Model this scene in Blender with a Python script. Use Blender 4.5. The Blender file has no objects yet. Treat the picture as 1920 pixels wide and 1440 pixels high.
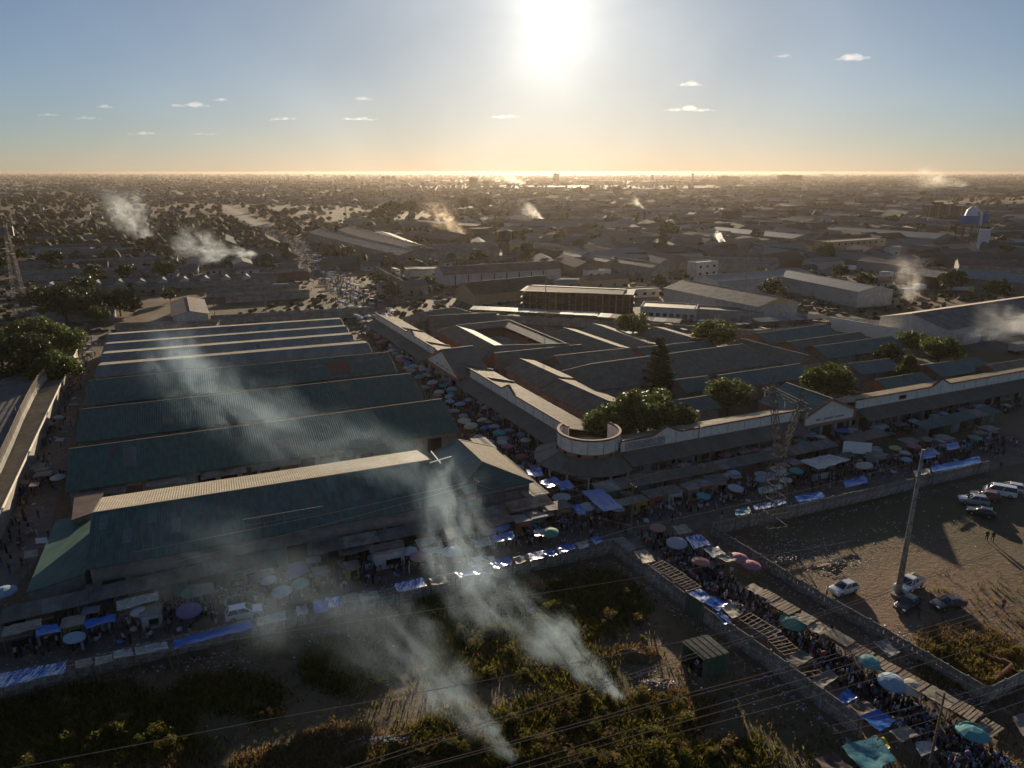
import bpy, bmesh, math, random
from mathutils import Vector, Matrix, noise
R = math.radians
rnd = random.Random(7)
S = bpy.context.scene
COL = S.collection

# ------------------------------------------------------------------ camera
H = 55.0                                   # drone height above the ground, metres
FPX = 1333.0; PITCH = math.atan(398 / FPX)
cd = bpy.data.cameras.new('camera'); cam = bpy.data.objects.new('camera', cd); COL.objects.link(cam)
cam.location = (0, 0, H); cam.rotation_euler = (math.pi / 2 - PITCH, 0, 0)
cd.sensor_width = 36; cd.lens = 36 * FPX / 1920; cd.clip_start = 0.5; cd.clip_end = 120000
S.camera = cam

# ------------------------------------------------------------------ sky and sun
SUN_EL, SUN_AZ = R(10.0), R(2.9)
SUN = Vector((math.sin(SUN_AZ) * math.cos(SUN_EL), math.cos(SUN_AZ) * math.cos(SUN_EL), math.sin(SUN_EL)))
W = bpy.data.worlds.new('World'); S.world = W; W.use_nodes = True
W.cycles.sampling_method = 'MANUAL'; W.cycles.sample_map_resolution = 512
wn, wl = W.node_tree.nodes, W.node_tree.links
wn.clear()
wo = wn.new('ShaderNodeOutputWorld'); bg = wn.new('ShaderNodeBackground')
sky = wn.new('ShaderNodeTexSky'); sky.sky_type = 'NISHITA'; sky.sun_disc = False
sky.sun_elevation = SUN_EL; sky.sun_rotation = SUN_AZ
sky.altitude = 1200; sky.air_density = 1.0; sky.dust_density = 1.0; sky.ozone_density = 3.0
bg.inputs[1].default_value = 0.1
# bright aureole of the hazy air right round the sun's own direction
tc = wn.new('ShaderNodeTexCoord'); dp = wn.new('ShaderNodeVectorMath'); dp.operation = 'DOT_PRODUCT'
dp.inputs[1].default_value = SUN
nrm = wn.new('ShaderNodeVectorMath'); nrm.operation = 'NORMALIZE'
wl.new(tc.outputs['Generated'], nrm.inputs[0]); wl.new(nrm.outputs[0], dp.inputs[0])
def wmath(op, a, b=None):
    n = wn.new('ShaderNodeMath'); n.operation = op
    for i, v in enumerate((a, b)):
        if v is None: continue
        if isinstance(v, (int, float)): n.inputs[i].default_value = v
        else: wl.new(v, n.inputs[i])
    return n.outputs[0]
cosang = wmath('MINIMUM', dp.outputs['Value'], 1.0)
def lobe(k, amp):          # amp * exp(-k * (1 - cos))
    e = wmath('MULTIPLY', wmath('SUBTRACT', 1.0, cosang), -k)
    return wmath('MULTIPLY', wmath('EXPONENT', e), amp)
AUREOLE = [(600, 3.4), (70, 1.5), (9, 1.35)]
tot = None
for k, a in AUREOLE:
    l = lobe(k, a); tot = l if tot is None else wmath('ADD', tot, l)
vn = wn.new('ShaderNodeTexNoise'); vn.inputs['Scale'].default_value = 3.2; vn.inputs['Detail'].default_value = 5; vn.inputs['Distortion'].default_value = .5
vmp = wn.new('ShaderNodeMapping'); vmp.inputs['Scale'].default_value = (1, 1, 1.6); wl.new(nrm.outputs[0], vmp.inputs[0]); wl.new(vmp.outputs[0], vn.inputs['Vector'])
veil = wmath('ADD', .45, wmath('MULTIPLY', vn.outputs[0], 1.1))
tot = wmath('MULTIPLY', tot, veil)
glow = wn.new('ShaderNodeVectorMath'); glow.operation = 'SCALE'; glow.inputs[0].default_value = (1.0, 0.93, 0.80)
wl.new(tot, glow.inputs['Scale'])
addv = wn.new('ShaderNodeVectorMath'); addv.operation = 'ADD'
lum = wn.new('ShaderNodeVectorMath'); lum.operation = 'DOT_PRODUCT'; lum.inputs[1].default_value = (0.25, 0.6, 0.15); wl.new(sky.outputs[0], lum.inputs[0])
comp = wmath('DIVIDE', 1.02, wmath('ADD', 1.0, wmath('MULTIPLY', lum.outputs['Value'], 0.20)))     # compresses the bright part of the sky
sep = wn.new('ShaderNodeSeparateXYZ'); wl.new(nrm.outputs[0], sep.inputs[0])
mr = wn.new('ShaderNodeMapRange'); mr.interpolation_type = 'SMOOTHSTEP'; mr.inputs[1].default_value = -0.02; mr.inputs[2].default_value = 0.22; wl.new(sep.outputs[2], mr.inputs[0])
tm = wn.new('ShaderNodeMix'); tm.data_type = 'RGBA'; tm.inputs[6].default_value = (0.90, 0.89, 1.0, 1); tm.inputs[7].default_value = (0.53, 0.61, 0.70, 1); wl.new(mr.outputs[0], tm.inputs[0])
sc1 = wn.new('ShaderNodeVectorMath'); sc1.operation = 'SCALE'; wl.new(sky.outputs[0], sc1.inputs[0]); wl.new(comp, sc1.inputs['Scale'])
sc2 = wn.new('ShaderNodeVectorMath'); sc2.operation = 'MULTIPLY'; wl.new(sc1.outputs[0], sc2.inputs[0]); wl.new(tm.outputs[2], sc2.inputs[1])
vs2 = wmath('ADD', .90, wmath('MULTIPLY', vn.outputs[0], .2))
sc3 = wn.new('ShaderNodeVectorMath'); sc3.operation = 'SCALE'; wl.new(sc2.outputs[0], sc3.inputs[0]); wl.new(vs2, sc3.inputs['Scale'])
hsv = wn.new('ShaderNodeHueSaturation'); hsv.inputs['Saturation'].default_value = .86; wl.new(sc3.outputs[0], hsv.inputs['Color'])
wl.new(hsv.outputs[0], addv.inputs[0]); wl.new(glow.outputs[0], addv.inputs[1])
wl.new(addv.outputs[0], bg.inputs[0]); wl.new(bg.outputs[0], wo.inputs[0])

sd = bpy.data.lights.new('sun', 'SUN'); sd.energy = 5.0; sd.angle = R(0.53); sd.color = (1.0, 0.82, 0.58)
so = bpy.data.objects.new('sun', sd); COL.objects.link(so); so.rotation_euler = SUN.to_track_quat('Z', 'Y').to_euler(); so.location = (0, 0, 90)

S.view_settings.view_transform = 'Standard'; S.view_settings.look = 'None'
S.view_settings.exposure = 0.65; S.view_settings.gamma = 1.0; S.view_settings.use_curve_mapping = False
cy = S.cycles
cy.use_denoising = True; cy.max_bounces = 4; cy.diffuse_bounces = 2; cy.glossy_bounces = 1; cy.use_light_tree = False
cy.transmission_bounces = 2; cy.volume_bounces = 0; cy.transparent_max_bounces = 8
cy.use_adaptive_sampling = True; cy.adaptive_threshold = 0.02
cy.caustics_reflective = False; cy.caustics_refractive = False

HAZE = 8.0e-5
# ------------------------------------------------------------------ helpers
_s, _c = math.sin(PITCH), math.cos(PITCH)
def G(x, y, z=0.0):
    """survey: where the sight line through a photo point meets the level z; world metres"""
    u = (x - 960) / FPX; v = (y - 720) / FPX
    t = (H - z) / (_s + v * _c)
    return Vector((u * t, (_c - v * _s) * t, z))

def tag(o, label=None, cat=None, group=None, kind=None):
    if label: o['label'] = label
    if cat: o['category'] = cat
    if group: o['group'] = group
    if kind: o['kind'] = kind
    return o
def empty(name, loc=(0, 0, 0), rz=0.0):
    o = bpy.data.objects.new(name, None); COL.objects.link(o); o.location = loc; o.rotation_euler = (0, 0, rz)
    o.empty_display_size = 0.3
    return o
def link(name, me, parent=None, loc=None, rot=None, color=None, scale=None):
    o = bpy.data.objects.new(name, me); COL.objects.link(o)
    if parent is not None: o.parent = parent
    if loc is not None: o.location = loc
    if rot is not None: o.rotation_euler = rot if not isinstance(rot, (int, float)) else (0, 0, rot)
    if color is not None: o.color = tuple(color) + (1,) if len(color) == 3 else color
    if scale is not None: o.scale = scale if not isinstance(scale, (int, float)) else (scale,) * 3
    return o
def children_of(o): return KIDS.get(o.name, [])
def copy_tree(src, parts, loc, rz=0.0, color=None, scale=None):
    """copy a thing (Empty + list of child objects) with shared mesh data"""
    r = src.copy(); COL.objects.link(r); r.location = loc; r.rotation_euler = (0, 0, rz)
    if scale is not None: r.scale = (scale,) * 3 if isinstance(scale, (int, float)) else scale
    m = {src: r}
    for p in parts:
        c = p.copy(); COL.objects.link(c); c.parent = m[p.parent]; m[p] = c
        if color is not None and p.get('tint'): c.color = tuple(color) + (1,)
    return r

class MB:
    def __init__(s): s.v = []; s.f = []; s.m = []
    def add(s, vs, fs, mi=0):
        b = len(s.v); s.v += [tuple(p) for p in vs]; s.f += [tuple(i + b for i in f) for f in fs]; s.m += [mi] * len(fs)
        return s
    def box(s, c, d, rz=0.0, mi=0, M=None):
        x, y, z = d[0] / 2, d[1] / 2, d[2] / 2
        vs = [Vector((sx * x, sy * y, sz * z)) for sz in (-1, 1) for sy in (-1, 1) for sx in (-1, 1)]
        if rz: q = Matrix.Rotation(rz, 3, 'Z'); vs = [q @ p for p in vs]
        c = Vector(c); vs = [p + c for p in vs]
        if M is not None: vs = [M @ p for p in vs]
        return s.add(vs, [(0, 2, 3, 1), (4, 5, 7, 6), (0, 1, 5, 4), (1, 3, 7, 5), (3, 2, 6, 7), (2, 0, 4, 6)], mi)
    def bar(s, a, b, w, h=None, mi=0, n=4, w2=None):
        """square or round bar from a to b"""
        a, b = Vector(a), Vector(b); d = (b - a)
        if d.length < 1e-6: return s
        d.normalize(); up = Vector((0, 0, 1)) if abs(d.z) < 0.95 else Vector((1, 0, 0))
        x = d.cross(up).normalized(); y = x.cross(d).normalized(); h = h or w; w2 = w if w2 is None else w2
        vs = []
        for p, k in ((a, 1.0), (b, w2 / w)):
            for i in range(n):
                t = 2 * math.pi * (i + 0.5) / n; r = 0.7071 if n == 4 else 0.5
                vs.append(p + x * (math.cos(t) * w * r * k) + y * (math.sin(t) * h * r * k))
        fs = [(i, n + i, n + (i + 1) % n, (i + 1) % n) for i in range(n)] + [tuple(range(n)), tuple(range(n, 2 * n))[::-1]]
        return s.add(vs, fs, mi)
    def cyl(s, c, r, h, n=16, mi=0, r2=None):
        return s.bar((c[0], c[1], c[2]), (c[0], c[1], c[2] + h), 2 * r, mi=mi, n=n, w2=2 * (r if r2 is None else r2))
    def lathe(s, prof, n=16, c=(0, 0, 0), mi=0, cap=True):
        vs = []; fs = []
        for r, z in prof:
            for i in range(n):
                t = 2 * math.pi * i / n; vs.append((c[0] + r * math.cos(t), c[1] + r * math.sin(t), c[2] + z))
        for k in range(len(prof) - 1):
            for i in range(n):
                j = (i + 1) % n; fs.append((k * n + i, k * n + j, (k + 1) * n + j, (k + 1) * n + i))
        if cap: fs += [tuple(range(n))[::-1], tuple(range((len(prof) - 1) * n, len(prof) * n))]
        return s.add(vs, fs, mi)
    def poly(s, pts, mi=0): return s.add(pts, [tuple(range(len(pts)))], mi)
    def slab(s, pts, t, mi=0):
        """thick sheet: polygon pts (counter-clockwise from above) plus a copy t below"""
        n = len(pts); a = [Vector(p) for p in pts]; b = [p - Vector((0, 0, t)) for p in a]
        fs = [tuple(range(n)), tuple(range(n, 2 * n))[::-1]] + [(i, n + i, n + (i + 1) % n, (i + 1) % n) for i in range(n)]
        return s.add(a + b, fs, mi)
    def prism(s, pts, vec, mi=0):
        n = len(pts); a = [Vector(p) for p in pts]; v = Vector(vec); b = [p + v for p in a]
        fs = [tuple(range(n))[::-1], tuple(range(n, 2 * n))] + [(i, (i + 1) % n, n + (i + 1) % n, n + i) for i in range(n)]
        return s.add(a + b, fs, mi)
    def mesh(s, name, mats, smooth=False):
        me = bpy.data.meshes.new(name); me.from_pydata(s.v, [], s.f)
        for m in (mats if isinstance(mats, (list, tuple)) else [mats]): me.materials.append(m)
        if len(me.materials) > 1: me.polygons.foreach_set('material_index', s.m)
        if smooth: me.polygons.foreach_set('use_smooth', [True] * len(me.polygons))
        me.update(); return me
    def build(s, name, mats, parent=None, smooth=False, **k):
        return link(name, s.mesh(name, mats, smooth), parent, **k)

# ------------------------------------------------------------------ materials
def mat(name, col, rough=0.8, metal=0.0, var=0.0, vscale=3.0, col2=None, bump=0.0, bscale=20.0, objvar=0.0, islvar=0.0,
        objcol=False, spec=0.3, hue=0.0, stretch=None, trans=0.0, streak=None, coat=0.0, ramp=(0.38, 0.66)):
    """plain procedural surface: base colour broken up by two octaves of noise, optional per-object / per-piece variation"""
    m = bpy.data.materials.new(name); m.use_nodes = True
    nt = m.node_tree; n, l = nt.nodes, nt.links
    p = n['Principled BSDF']; p.inputs['Roughness'].default_value = rough; p.inputs['Metallic'].default_value = metal
    p.inputs['Specular IOR Level'].default_value = spec
    if coat: p.inputs['Coat Weight'].default_value = coat; p.inputs['Coat Roughness'].default_value = 0.08
    c4 = tuple(col) + (1,)
    src = None
    if objcol:
        oi = n.new('ShaderNodeObjectInfo'); src = oi.outputs['Color']
    coords = n.new('ShaderNodeTexCoord')
    vec = coords.outputs['Object']
    if stretch:
        mp = n.new('ShaderNodeMapping'); mp.inputs['Scale'].default_value = stretch; l.new(vec, mp.inputs['Vector']); vec = mp.outputs[0]
    def mixc(fac, a, b, mode='MIX'):
        x = n.new('ShaderNodeMix'); x.data_type = 'RGBA'; x.blend_type = mode
        for s_, v in ((0, fac), (6, a), (7, b)):
            if isinstance(v, (int, float)): x.inputs[s_].default_value = v
            elif isinstance(v, tuple): x.inputs[s_].default_value = v
            else: l.new(v, x.inputs[s_])
        return x.outputs[2]
    if src is None:
        rgb = n.new('ShaderNodeRGB'); rgb.outputs[0].default_value = c4; src = rgb.outputs[0]
    if col2 is not None:
        nz = n.new('ShaderNodeTexNoise'); nz.inputs['Scale'].default_value = 1.0 / vscale; nz.inputs['Detail'].default_value = 6; nz.inputs['Roughness'].default_value = 0.65
        l.new(vec, nz.inputs['Vector'])
        rp = n.new('ShaderNodeMapRange'); rp.inputs[1].default_value = ramp[0]; rp.inputs[2].default_value = ramp[1]; l.new(nz.outputs[0], rp.inputs[0])
        src = mixc(rp.outputs[0], src, tuple(col2) + (1,))
    hs = n.new('ShaderNodeHueSaturation'); l.new(src, hs.inputs['Color']); val = None
    def addval(o, amt):
        nonlocal val
        a = n.new('ShaderNodeMapRange'); a.inputs[1].default_value = 0; a.inputs[2].default_value = 1
        a.inputs[3].default_value = 1 - amt; a.inputs[4].default_value = 1 + amt; l.new(o, a.inputs[0])
        if val is None: val = a.outputs[0]
        else:
            mm = n.new('ShaderNodeMath'); mm.operation = 'MULTIPLY'; l.new(val, mm.inputs[0]); l.new(a.outputs[0], mm.inputs[1]); val = mm.outputs[0]
    if var:
        nz2 = n.new('ShaderNodeTexNoise'); nz2.inputs['Scale'].default_value = 3.2 / vscale; nz2.inputs['Detail'].default_value = 5
        l.new(vec, nz2.inputs['Vector']); 
        st = n.new('ShaderNodeMapRange'); st.inputs[1].default_value = 0.3; st.inputs[2].default_value = 0.7; l.new(nz2.outputs[0], st.inputs[0]); addval(st.outputs[0], var)
    if objvar:
        oi2 = n.new('ShaderNodeObjectInfo'); addval(oi2.outputs['Random'], objvar)
    if islvar or hue:
        ge = n.new('ShaderNodeNewGeometry')
        if islvar: addval(ge.outputs['Random Per Island'], islvar)
        if hue:
            a = n.new('ShaderNodeMapRange'); a.inputs[3].default_value = 0.5 - hue; a.inputs[4].default_value = 0.5 + hue
            mm = n.new('ShaderNodeMath'); mm.operation = 'FRACT'; m2 = n.new('ShaderNodeMath'); m2.operation = 'MULTIPLY'; m2.inputs[1].default_value = 7.31
            l.new(ge.outputs['Random Per Island'], m2.inputs[0]); l.new(m2.outputs[0], mm.inputs[0]); l.new(mm.outputs[0], a.inputs[0]); l.new(a.outputs[0], hs.inputs['Hue'])
    if val is not None: l.new(val, hs.inputs['Value'])
    l.new(hs.outputs[0], p.inputs['Base Color'])
    if bump:
        nb = n.new('ShaderNodeTexNoise'); nb.inputs['Scale'].default_value = bscale; nb.inputs['Detail'].default_value = 4; l.new(vec, nb.inputs['Vector'])
        bp = n.new('ShaderNodeBump'); bp.inputs['Strength'].default_value = bump; bp.inputs['Distance'].default_value = 0.1
        l.new(nb.outputs[0], bp.inputs['Height']); l.new(bp.outputs[0], p.inputs['Normal'])
    if trans:
        tr = n.new('ShaderNodeBsdfTranslucent'); mx = n.new('ShaderNodeMixShader'); mx.inputs[0].default_value = trans
        l.new(hs.outputs[0], tr.inputs[0]); l.new(p.outputs[0], mx.inputs[1]); l.new(tr.outputs[0], mx.inputs[2])
        l.new(mx.outputs[0], n['Material Output'].inputs['Surface'])
    return m
def palette_mat(name, cols, rough=0.8, spec=0.15, trans=0.0, objrand=False):
    """each loose piece (or object) takes one of the listed colours"""
    m = bpy.data.materials.new(name); m.use_nodes = True; nt = m.node_tree; n, l = nt.nodes, nt.links
    p = n['Principled BSDF']; p.inputs['Roughness'].default_value = rough; p.inputs['Specular IOR Level'].default_value = spec
    rp = n.new('ShaderNodeValToRGB'); rp.color_ramp.interpolation = 'CONSTANT'
    el = rp.color_ramp.elements
    while len(el) < len(cols): el.new(0.5)
    for i, c in enumerate(cols): el[i].position = i / len(cols); el[i].color = tuple(c) + (1,)
    if objrand: o = n.new('ShaderNodeObjectInfo').outputs['Random']
    else: o = n.new('ShaderNodeNewGeometry').outputs['Random Per Island']
    l.new(o, rp.inputs[0]); l.new(rp.outputs[0], p.inputs['Base Color'])
    if trans:
        tr = n.new('ShaderNodeBsdfTranslucent'); mx = n.new('ShaderNodeMixShader'); mx.inputs[0].default_value = trans
        l.new(rp.outputs[0], tr.inputs[0]); l.new(p.outputs[0], mx.inputs[1]); l.new(tr.outputs[0], mx.inputs[2])
        l.new(mx.outputs[0], n['Material Output'].inputs['Surface'])
    return m
M = {}
M['green'] = mat('green_sheet', (0.045, 0.120, 0.088), 0.55, 0.0, 0.3, 2.2, (0.062, 0.108, 0.085), stretch=(1, .16, 1), objvar=0.12, spec=0.3)
M['greenb'] = mat('green_sheet_clean', (0.038, 0.112, 0.082), 0.5, 0.0, 0.38, 2.0, (0.062, 0.085, 0.07), stretch=(1, .14, 1), objvar=0.15, spec=0.5)
M['greygreen'] = mat('grey_green_sheet', (0.14, 0.155, 0.13), 0.55, 0.0, 0.22, 5, (0.085, 0.09, 0.075), stretch=(1, .25, 1), objvar=0.15, spec=0.45)
M['faded'] = mat('faded_sheet', (0.20, 0.165, 0.115), 0.78, 0.0, 0.2, 5, (0.14, 0.125, 0.092), objvar=0.2, spec=0.2)
M['faded_dark'] = mat('dark_sheet', (0.15, 0.125, 0.09), 0.78, 0.0, 0.22, 5, (0.17, 0.145, 0.108), objvar=0.2, spec=0.35)
M['galv'] = mat('galvanised_sheet', (0.24, 0.225, 0.20), 0.78, 0, 0.3, 3, (0.14, 0.10, 0.075), objvar=0.3, spec=0.2)
M['redrust'] = mat('red_rust_sheet', (0.25, 0.075, 0.045), 0.8, 0, .3, 1.2, (0.17, 0.07, 0.05))
M['rusty'] = mat('rusty_sheet', (0.15, 0.085, 0.055), 0.7, 0.0, 0.35, 2.2, (0.19, 0.17, 0.15), objvar=0.3)
M['asbestos'] = mat('grey_roof_sheet', (0.18, 0.16, 0.132), 0.8, 0.0, 0.28, 4, (0.09, 0.085, 0.078), objvar=0.3)
M['bluegrey'] = mat('bluegrey_sheet', (0.175, 0.178, 0.18), 0.55, 0.0, 0.2, 5, (0.15, 0.155, 0.15), objvar=0.2)
M['brownroof'] = mat('brown_roof', (0.10, 0.055, 0.042), 0.75, 0.0, 0.3, 4, (0.13, 0.10, 0.085), objvar=0.25)
M['cream'] = mat('cream_plaster', (0.74, 0.66, 0.56), 0.85, 0, 0.12, 2.5, (0.58, 0.50, 0.41), ramp=(0.5, 0.85))
M['whitewall'] = mat('white_plaster', (0.47, 0.45, 0.41), 0.85, 0, 0.18, 3, (0.30, 0.27, 0.23), objvar=0.12, ramp=(0.5, 0.8))
M['greywall'] = mat('grey_plaster', (0.30, 0.28, 0.25), 0.9, 0, 0.2, 3, (0.20, 0.18, 0.155), objvar=0.25)
M['ochre'] = mat('ochre_plaster', (0.45, 0.32, 0.17), 0.85, 0, 0.15, 3, (0.36, 0.27, 0.17), objvar=0.1)
M['orange'] = mat('terracotta_plaster', (0.36, 0.155, 0.085), 0.8, 0, 0.15, 2, (0.30, 0.14, 0.09), objvar=0.1)
M['concrete'] = mat('concrete', (0.33, 0.30, 0.26), 0.9, 0, 0.4, .9, (0.15, 0.13, 0.11), objvar=0.15, bump=0.3, bscale=6)
M['brick'] = mat('brick_wall', (0.24, 0.12, 0.075), 0.9, 0, 0.3, 1.5, (0.17, 0.10, 0.075), objvar=0.2)
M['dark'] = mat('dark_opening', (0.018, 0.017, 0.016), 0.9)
M['glass'] = mat('window_glass', (0.03, 0.035, 0.04), 0.08, 0, spec=0.6)
M['steel'] = mat('steel', (0.22, 0.21, 0.19), 0.55, 0.6, 0.2, 1, objvar=0.1)
M['redpaint'] = mat('red_paint', (0.35, 0.06, 0.045), 0.6); M['whitepaint'] = mat('white_paint', (0.74, 0.72, 0.68), 0.6)
M['wood'] = mat('weathered_wood', (0.19, 0.13, 0.085), 0.85, 0, 0.3, 0.8, (0.13, 0.10, 0.08), objvar=0.3)
M['timber'] = mat('pale_timber', (0.33, 0.25, 0.165), 0.85, 0, 0.25, 0.7, (0.24, 0.19, 0.14), objvar=0.25)
M['bluetarp'] = mat('blue_tarpaulin', (0.018, 0.11, 0.40), 0.22, 0, 0.2, 1.2, spec=0.6, bump=0.6, bscale=2.4)
M['whitetarp'] = mat('white_plastic', (0.40, 0.385, 0.355), 0.3, 0, 0.3, .8, (0.20, 0.18, 0.15), spec=0.6, bump=0.6, bscale=2.5, objvar=0.2)
M['tantarp'] = mat('tan_sacking', (0.36, 0.30, 0.22), 0.7, 0, 0.25, 1.1, (0.22, 0.18, 0.135), bump=0.35, bscale=3, objvar=0.25)
M['tealtarp'] = mat('teal_tarpaulin', (0.05, 0.20, 0.24), 0.4, 0, 0.2, 1.5, spec=0.5, bump=0.3, bscale=2.5)
M['tint'] = mat('tinted_cloth', (0.5, 0.5, 0.5), 0.75, objcol=True, var=0.12, vscale=1.0, trans=0.15)
M['paint'] = mat('car_paint', (0.5, 0.5, 0.5), 0.28, objcol=True, spec=0.5, coat=0.6)
M['tinthard'] = mat('painted_panel', (0.5, 0.5, 0.5), 0.6, objcol=True, var=0.18, vscale=1.5)
M['tyre'] = mat('tyre_rubber', (0.02, 0.02, 0.02), 0.9); M['rim'] = mat('wheel_rim', (0.4, 0.4, 0.4), 0.35, 0.8)
M['skin'] = mat('dark_skin', (0.085, 0.045, 0.03), 0.6)
M['lampred'] = mat('red_lens', (0.4, 0.02, 0.02), 0.2); M['lampwhite'] = mat('clear_lens', (0.7, 0.7, 0.68), 0.1)
M['green_leaf'] = mat('broad_leaf', (0.078, 0.098, 0.022), 0.55, islvar=0.4, hue=0.025, trans=0.4, spec=0.3)
M['dark_leaf'] = mat('dark_leaf', (0.040, 0.055, 0.020), 0.6, islvar=0.35, hue=0.02, trans=0.25, spec=0.25)
M['needle'] = mat('conifer_needle', (0.035, 0.045, 0.020), 0.65, islvar=0.3, trans=0.2)
M['weed_leaf'] = mat('weed_leaf', (0.118, 0.102, 0.020), 0.6, islvar=0.5, hue=0.035, trans=0.5, spec=0.2)
M['dry_leaf'] = mat('dry_grass_blade', (0.21, 0.135, 0.055), 0.7, islvar=0.35, hue=0.015, trans=0.4, spec=0.2)
M['bark'] = mat('bark', (0.075, 0.055, 0.04), 0.9, var=0.3, vscale=0.6)
M['litter'] = palette_mat('litter_bits', [(0.62, 0.62, 0.60), (0.10, 0.09, 0.08), (0.42, 0.40, 0.37), (0.06, 0.13, 0.33), (0.55, 0.53, 0.50), (0.17, 0.13, 0.09),
                     (0.30, 0.32, 0.34), (0.45, 0.36, 0.10), (0.33, 0.06, 0.05), (0.5, 0.52, 0.55), (0.07, 0.07, 0.07), (0.36, 0.30, 0.22)], 0.45)
CLOTH = [(0.62, 0.61, 0.60), (0.10, 0.12, 0.22), (0.03, 0.03, 0.035), (0.30, 0.06, 0.06), (0.14, 0.22, 0.42), (0.40, 0.38, 0.36), (0.06, 0.05, 0.05), (0.42, 0.20, 0.26),
         (0.12, 0.10, 0.09), (0.55, 0.56, 0.6), (0.05, 0.08, 0.07), (0.22, 0.17, 0.13), (0.45, 0.33, 0.06), (0.16, 0.10, 0.24)]
M['crowd'] = palette_mat('crowd_clothes', [(0.45, 0.45, 0.46), (0.10, 0.12, 0.22), (0.03, 0.03, 0.035), (0.16, 0.05, 0.05), (0.12, 0.17, 0.30), (0.25, 0.24, 0.23), (0.06, 0.05, 0.05), (0.20, 0.11, 0.13), (0.10, 0.08, 0.07), (0.38, 0.39, 0.42), (0.05, 0.08, 0.07), (0.16, 0.12, 0.09)] + [(0.04, 0.025, 0.02)] * 7, 0.8)
M['goods'] = palette_mat('market_goods', CLOTH + [(0.6, 0.6, 0.62), (0.25, 0.3, 0.36), (0.5, 0.47, 0.42)], 0.7)
# ------------------------------------------------------------------ ground, roads, haze
def ground_material():
    m = bpy.data.materials.new('bare_earth'); m.use_nodes = True; nt = m.node_tree; n, l = nt.nodes, nt.links
    p = n['Principled BSDF']; p.inputs['Roughness'].default_value = 0.85; p.inputs['Specular IOR Level'].default_value = 0.2
    g = n.new('ShaderNodeNewGeometry'); pos = g.outputs['Position']
    def nz(sc, det=6, ro=0.6):
        t = n.new('ShaderNodeTexNoise'); t.inputs['Scale'].default_value = sc; t.inputs['Detail'].default_value = det; t.inputs['Roughness'].default_value = ro; l.new(pos, t.inputs['Vector']); return t.outputs[0]
    def rg(o, a, b):
        t = n.new('ShaderNodeMapRange'); t.interpolation_type = 'SMOOTHSTEP'; t.inputs[1].default_value = a; t.inputs[2].default_value = b; l.new(o, t.inputs[0]); return t.outputs[0]
    def mx(f, a, b):
        x = n.new('ShaderNodeMix'); x.data_type = 'RGBA'; l.new(f, x.inputs[0])
        for s_, v in ((6, a), (7, b)):
            if isinstance(v, tuple): x.inputs[s_].default_value = v + (1,)
            else: l.new(v, x.inputs[s_])
        return x.outputs[2]
    c = mx(rg(nz(0.09), .38, .64), (0.225, 0.142, 0.088), (0.15, 0.096, 0.062))
    c = mx(rg(nz(0.9, 8, .7), .45, .75), c, (0.30, 0.205, 0.13))
    c = mx(rg(nz(0.021), .40, .60), c, (0.10, 0.088, 0.045))            # patches of thin dry grass
    c = mx(rg(nz(7.0, 3, .6), .66, .74), c, (0.26, 0.22, 0.175))         # pebbles and scraps
    c = mx(rg(nz(3.1, 3, .6), .64, .72), c, (0.05, 0.042, 0.034))
    l.new(c, p.inputs['Base Color'])
    bp = n.new('ShaderNodeBump'); bp.inputs['Strength'].default_value = 1.0; bp.inputs['Distance'].default_value = 0.4; l.new(nz(1.6, 9, .72), bp.inputs['Height']); l.new(bp.outputs[0], p.inputs['Normal'])
    return m
M['earth'] = ground_material()
M['road'] = mat('dusty_tarmac', (0.10, 0.085, 0.072), 0.9, 0, 0.25, 6, (0.15, 0.12, 0.095), bump=0.3, bscale=2)
M['pave'] = mat('dusty_paving', (0.17, 0.145, 0.12), 0.9, 0, 0.25, 5, (0.12, 0.10, 0.085), bump=0.3, bscale=2)
g = MB(); Rg = 22000.0
ring = [(-Rg, -600), (Rg, -600), (Rg, Rg), (-Rg, Rg)]
g.poly([(x, y, 0) for x, y in ring]); gr = g.build('ground', M['earth']); tag(gr, kind='structure')

def strip(name, pts, w, m, z=0.012, w2=None):
    """road ribbon along centre points"""
    pts = [Vector((p[0], p[1], 0)) for p in pts]; L = []; Rr = []
    for i, p in enumerate(pts):
        d = (pts[min(i + 1, len(pts) - 1)] - pts[max(i - 1, 0)]).normalized(); nn = Vector((-d.y, d.x, 0))
        L.append(p + nn * w / 2 + Vector((0, 0, z))); Rr.append(p - nn * w / 2 + Vector((0, 0, z)))
    b = MB(); n = len(pts); b.add(L + Rr, [(i, n + i, n + i + 1, i + 1) for i in range(n - 1)])
    return tag(b.build(name, m), kind='structure')
strip('market_road', [G(-80, 1255), G(300, 1185), G(720, 1085), G(1150, 995), G(1500, 930), G(1900, 850), G(2300, 770)], 8.5, M['road'])
strip('market_street', [G(1090, 1010), G(980, 880), G(800, 700), G(700, 600), G(620, 520), G(545, 455), G(490, 425), G(420, 385), G(380, 360), G(350, 345)], 13, M['road'], 0.008)
strip('lane', [G(1210, 1005), G(1420, 1150), G(1700, 1350), G(1900, 1500)], 7.5, M['pave'], 0.016)
strip('alley', [G(-120, 1200), G(20, 1040), G(80, 850), G(130, 700), G(170, 630)], 9, M['pave'], 0.010)
strip('rear_road', [G(640, 565), G(900, 572), G(1250, 596), G(1450, 604), G(1650, 622), G(1950, 660)], 10, M['road'], 0.014)
strip('far_road', [G(900, 560), G(1020, 540), G(1180, 505), G(1310, 560)], 8, M['road'], 0.011)

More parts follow.
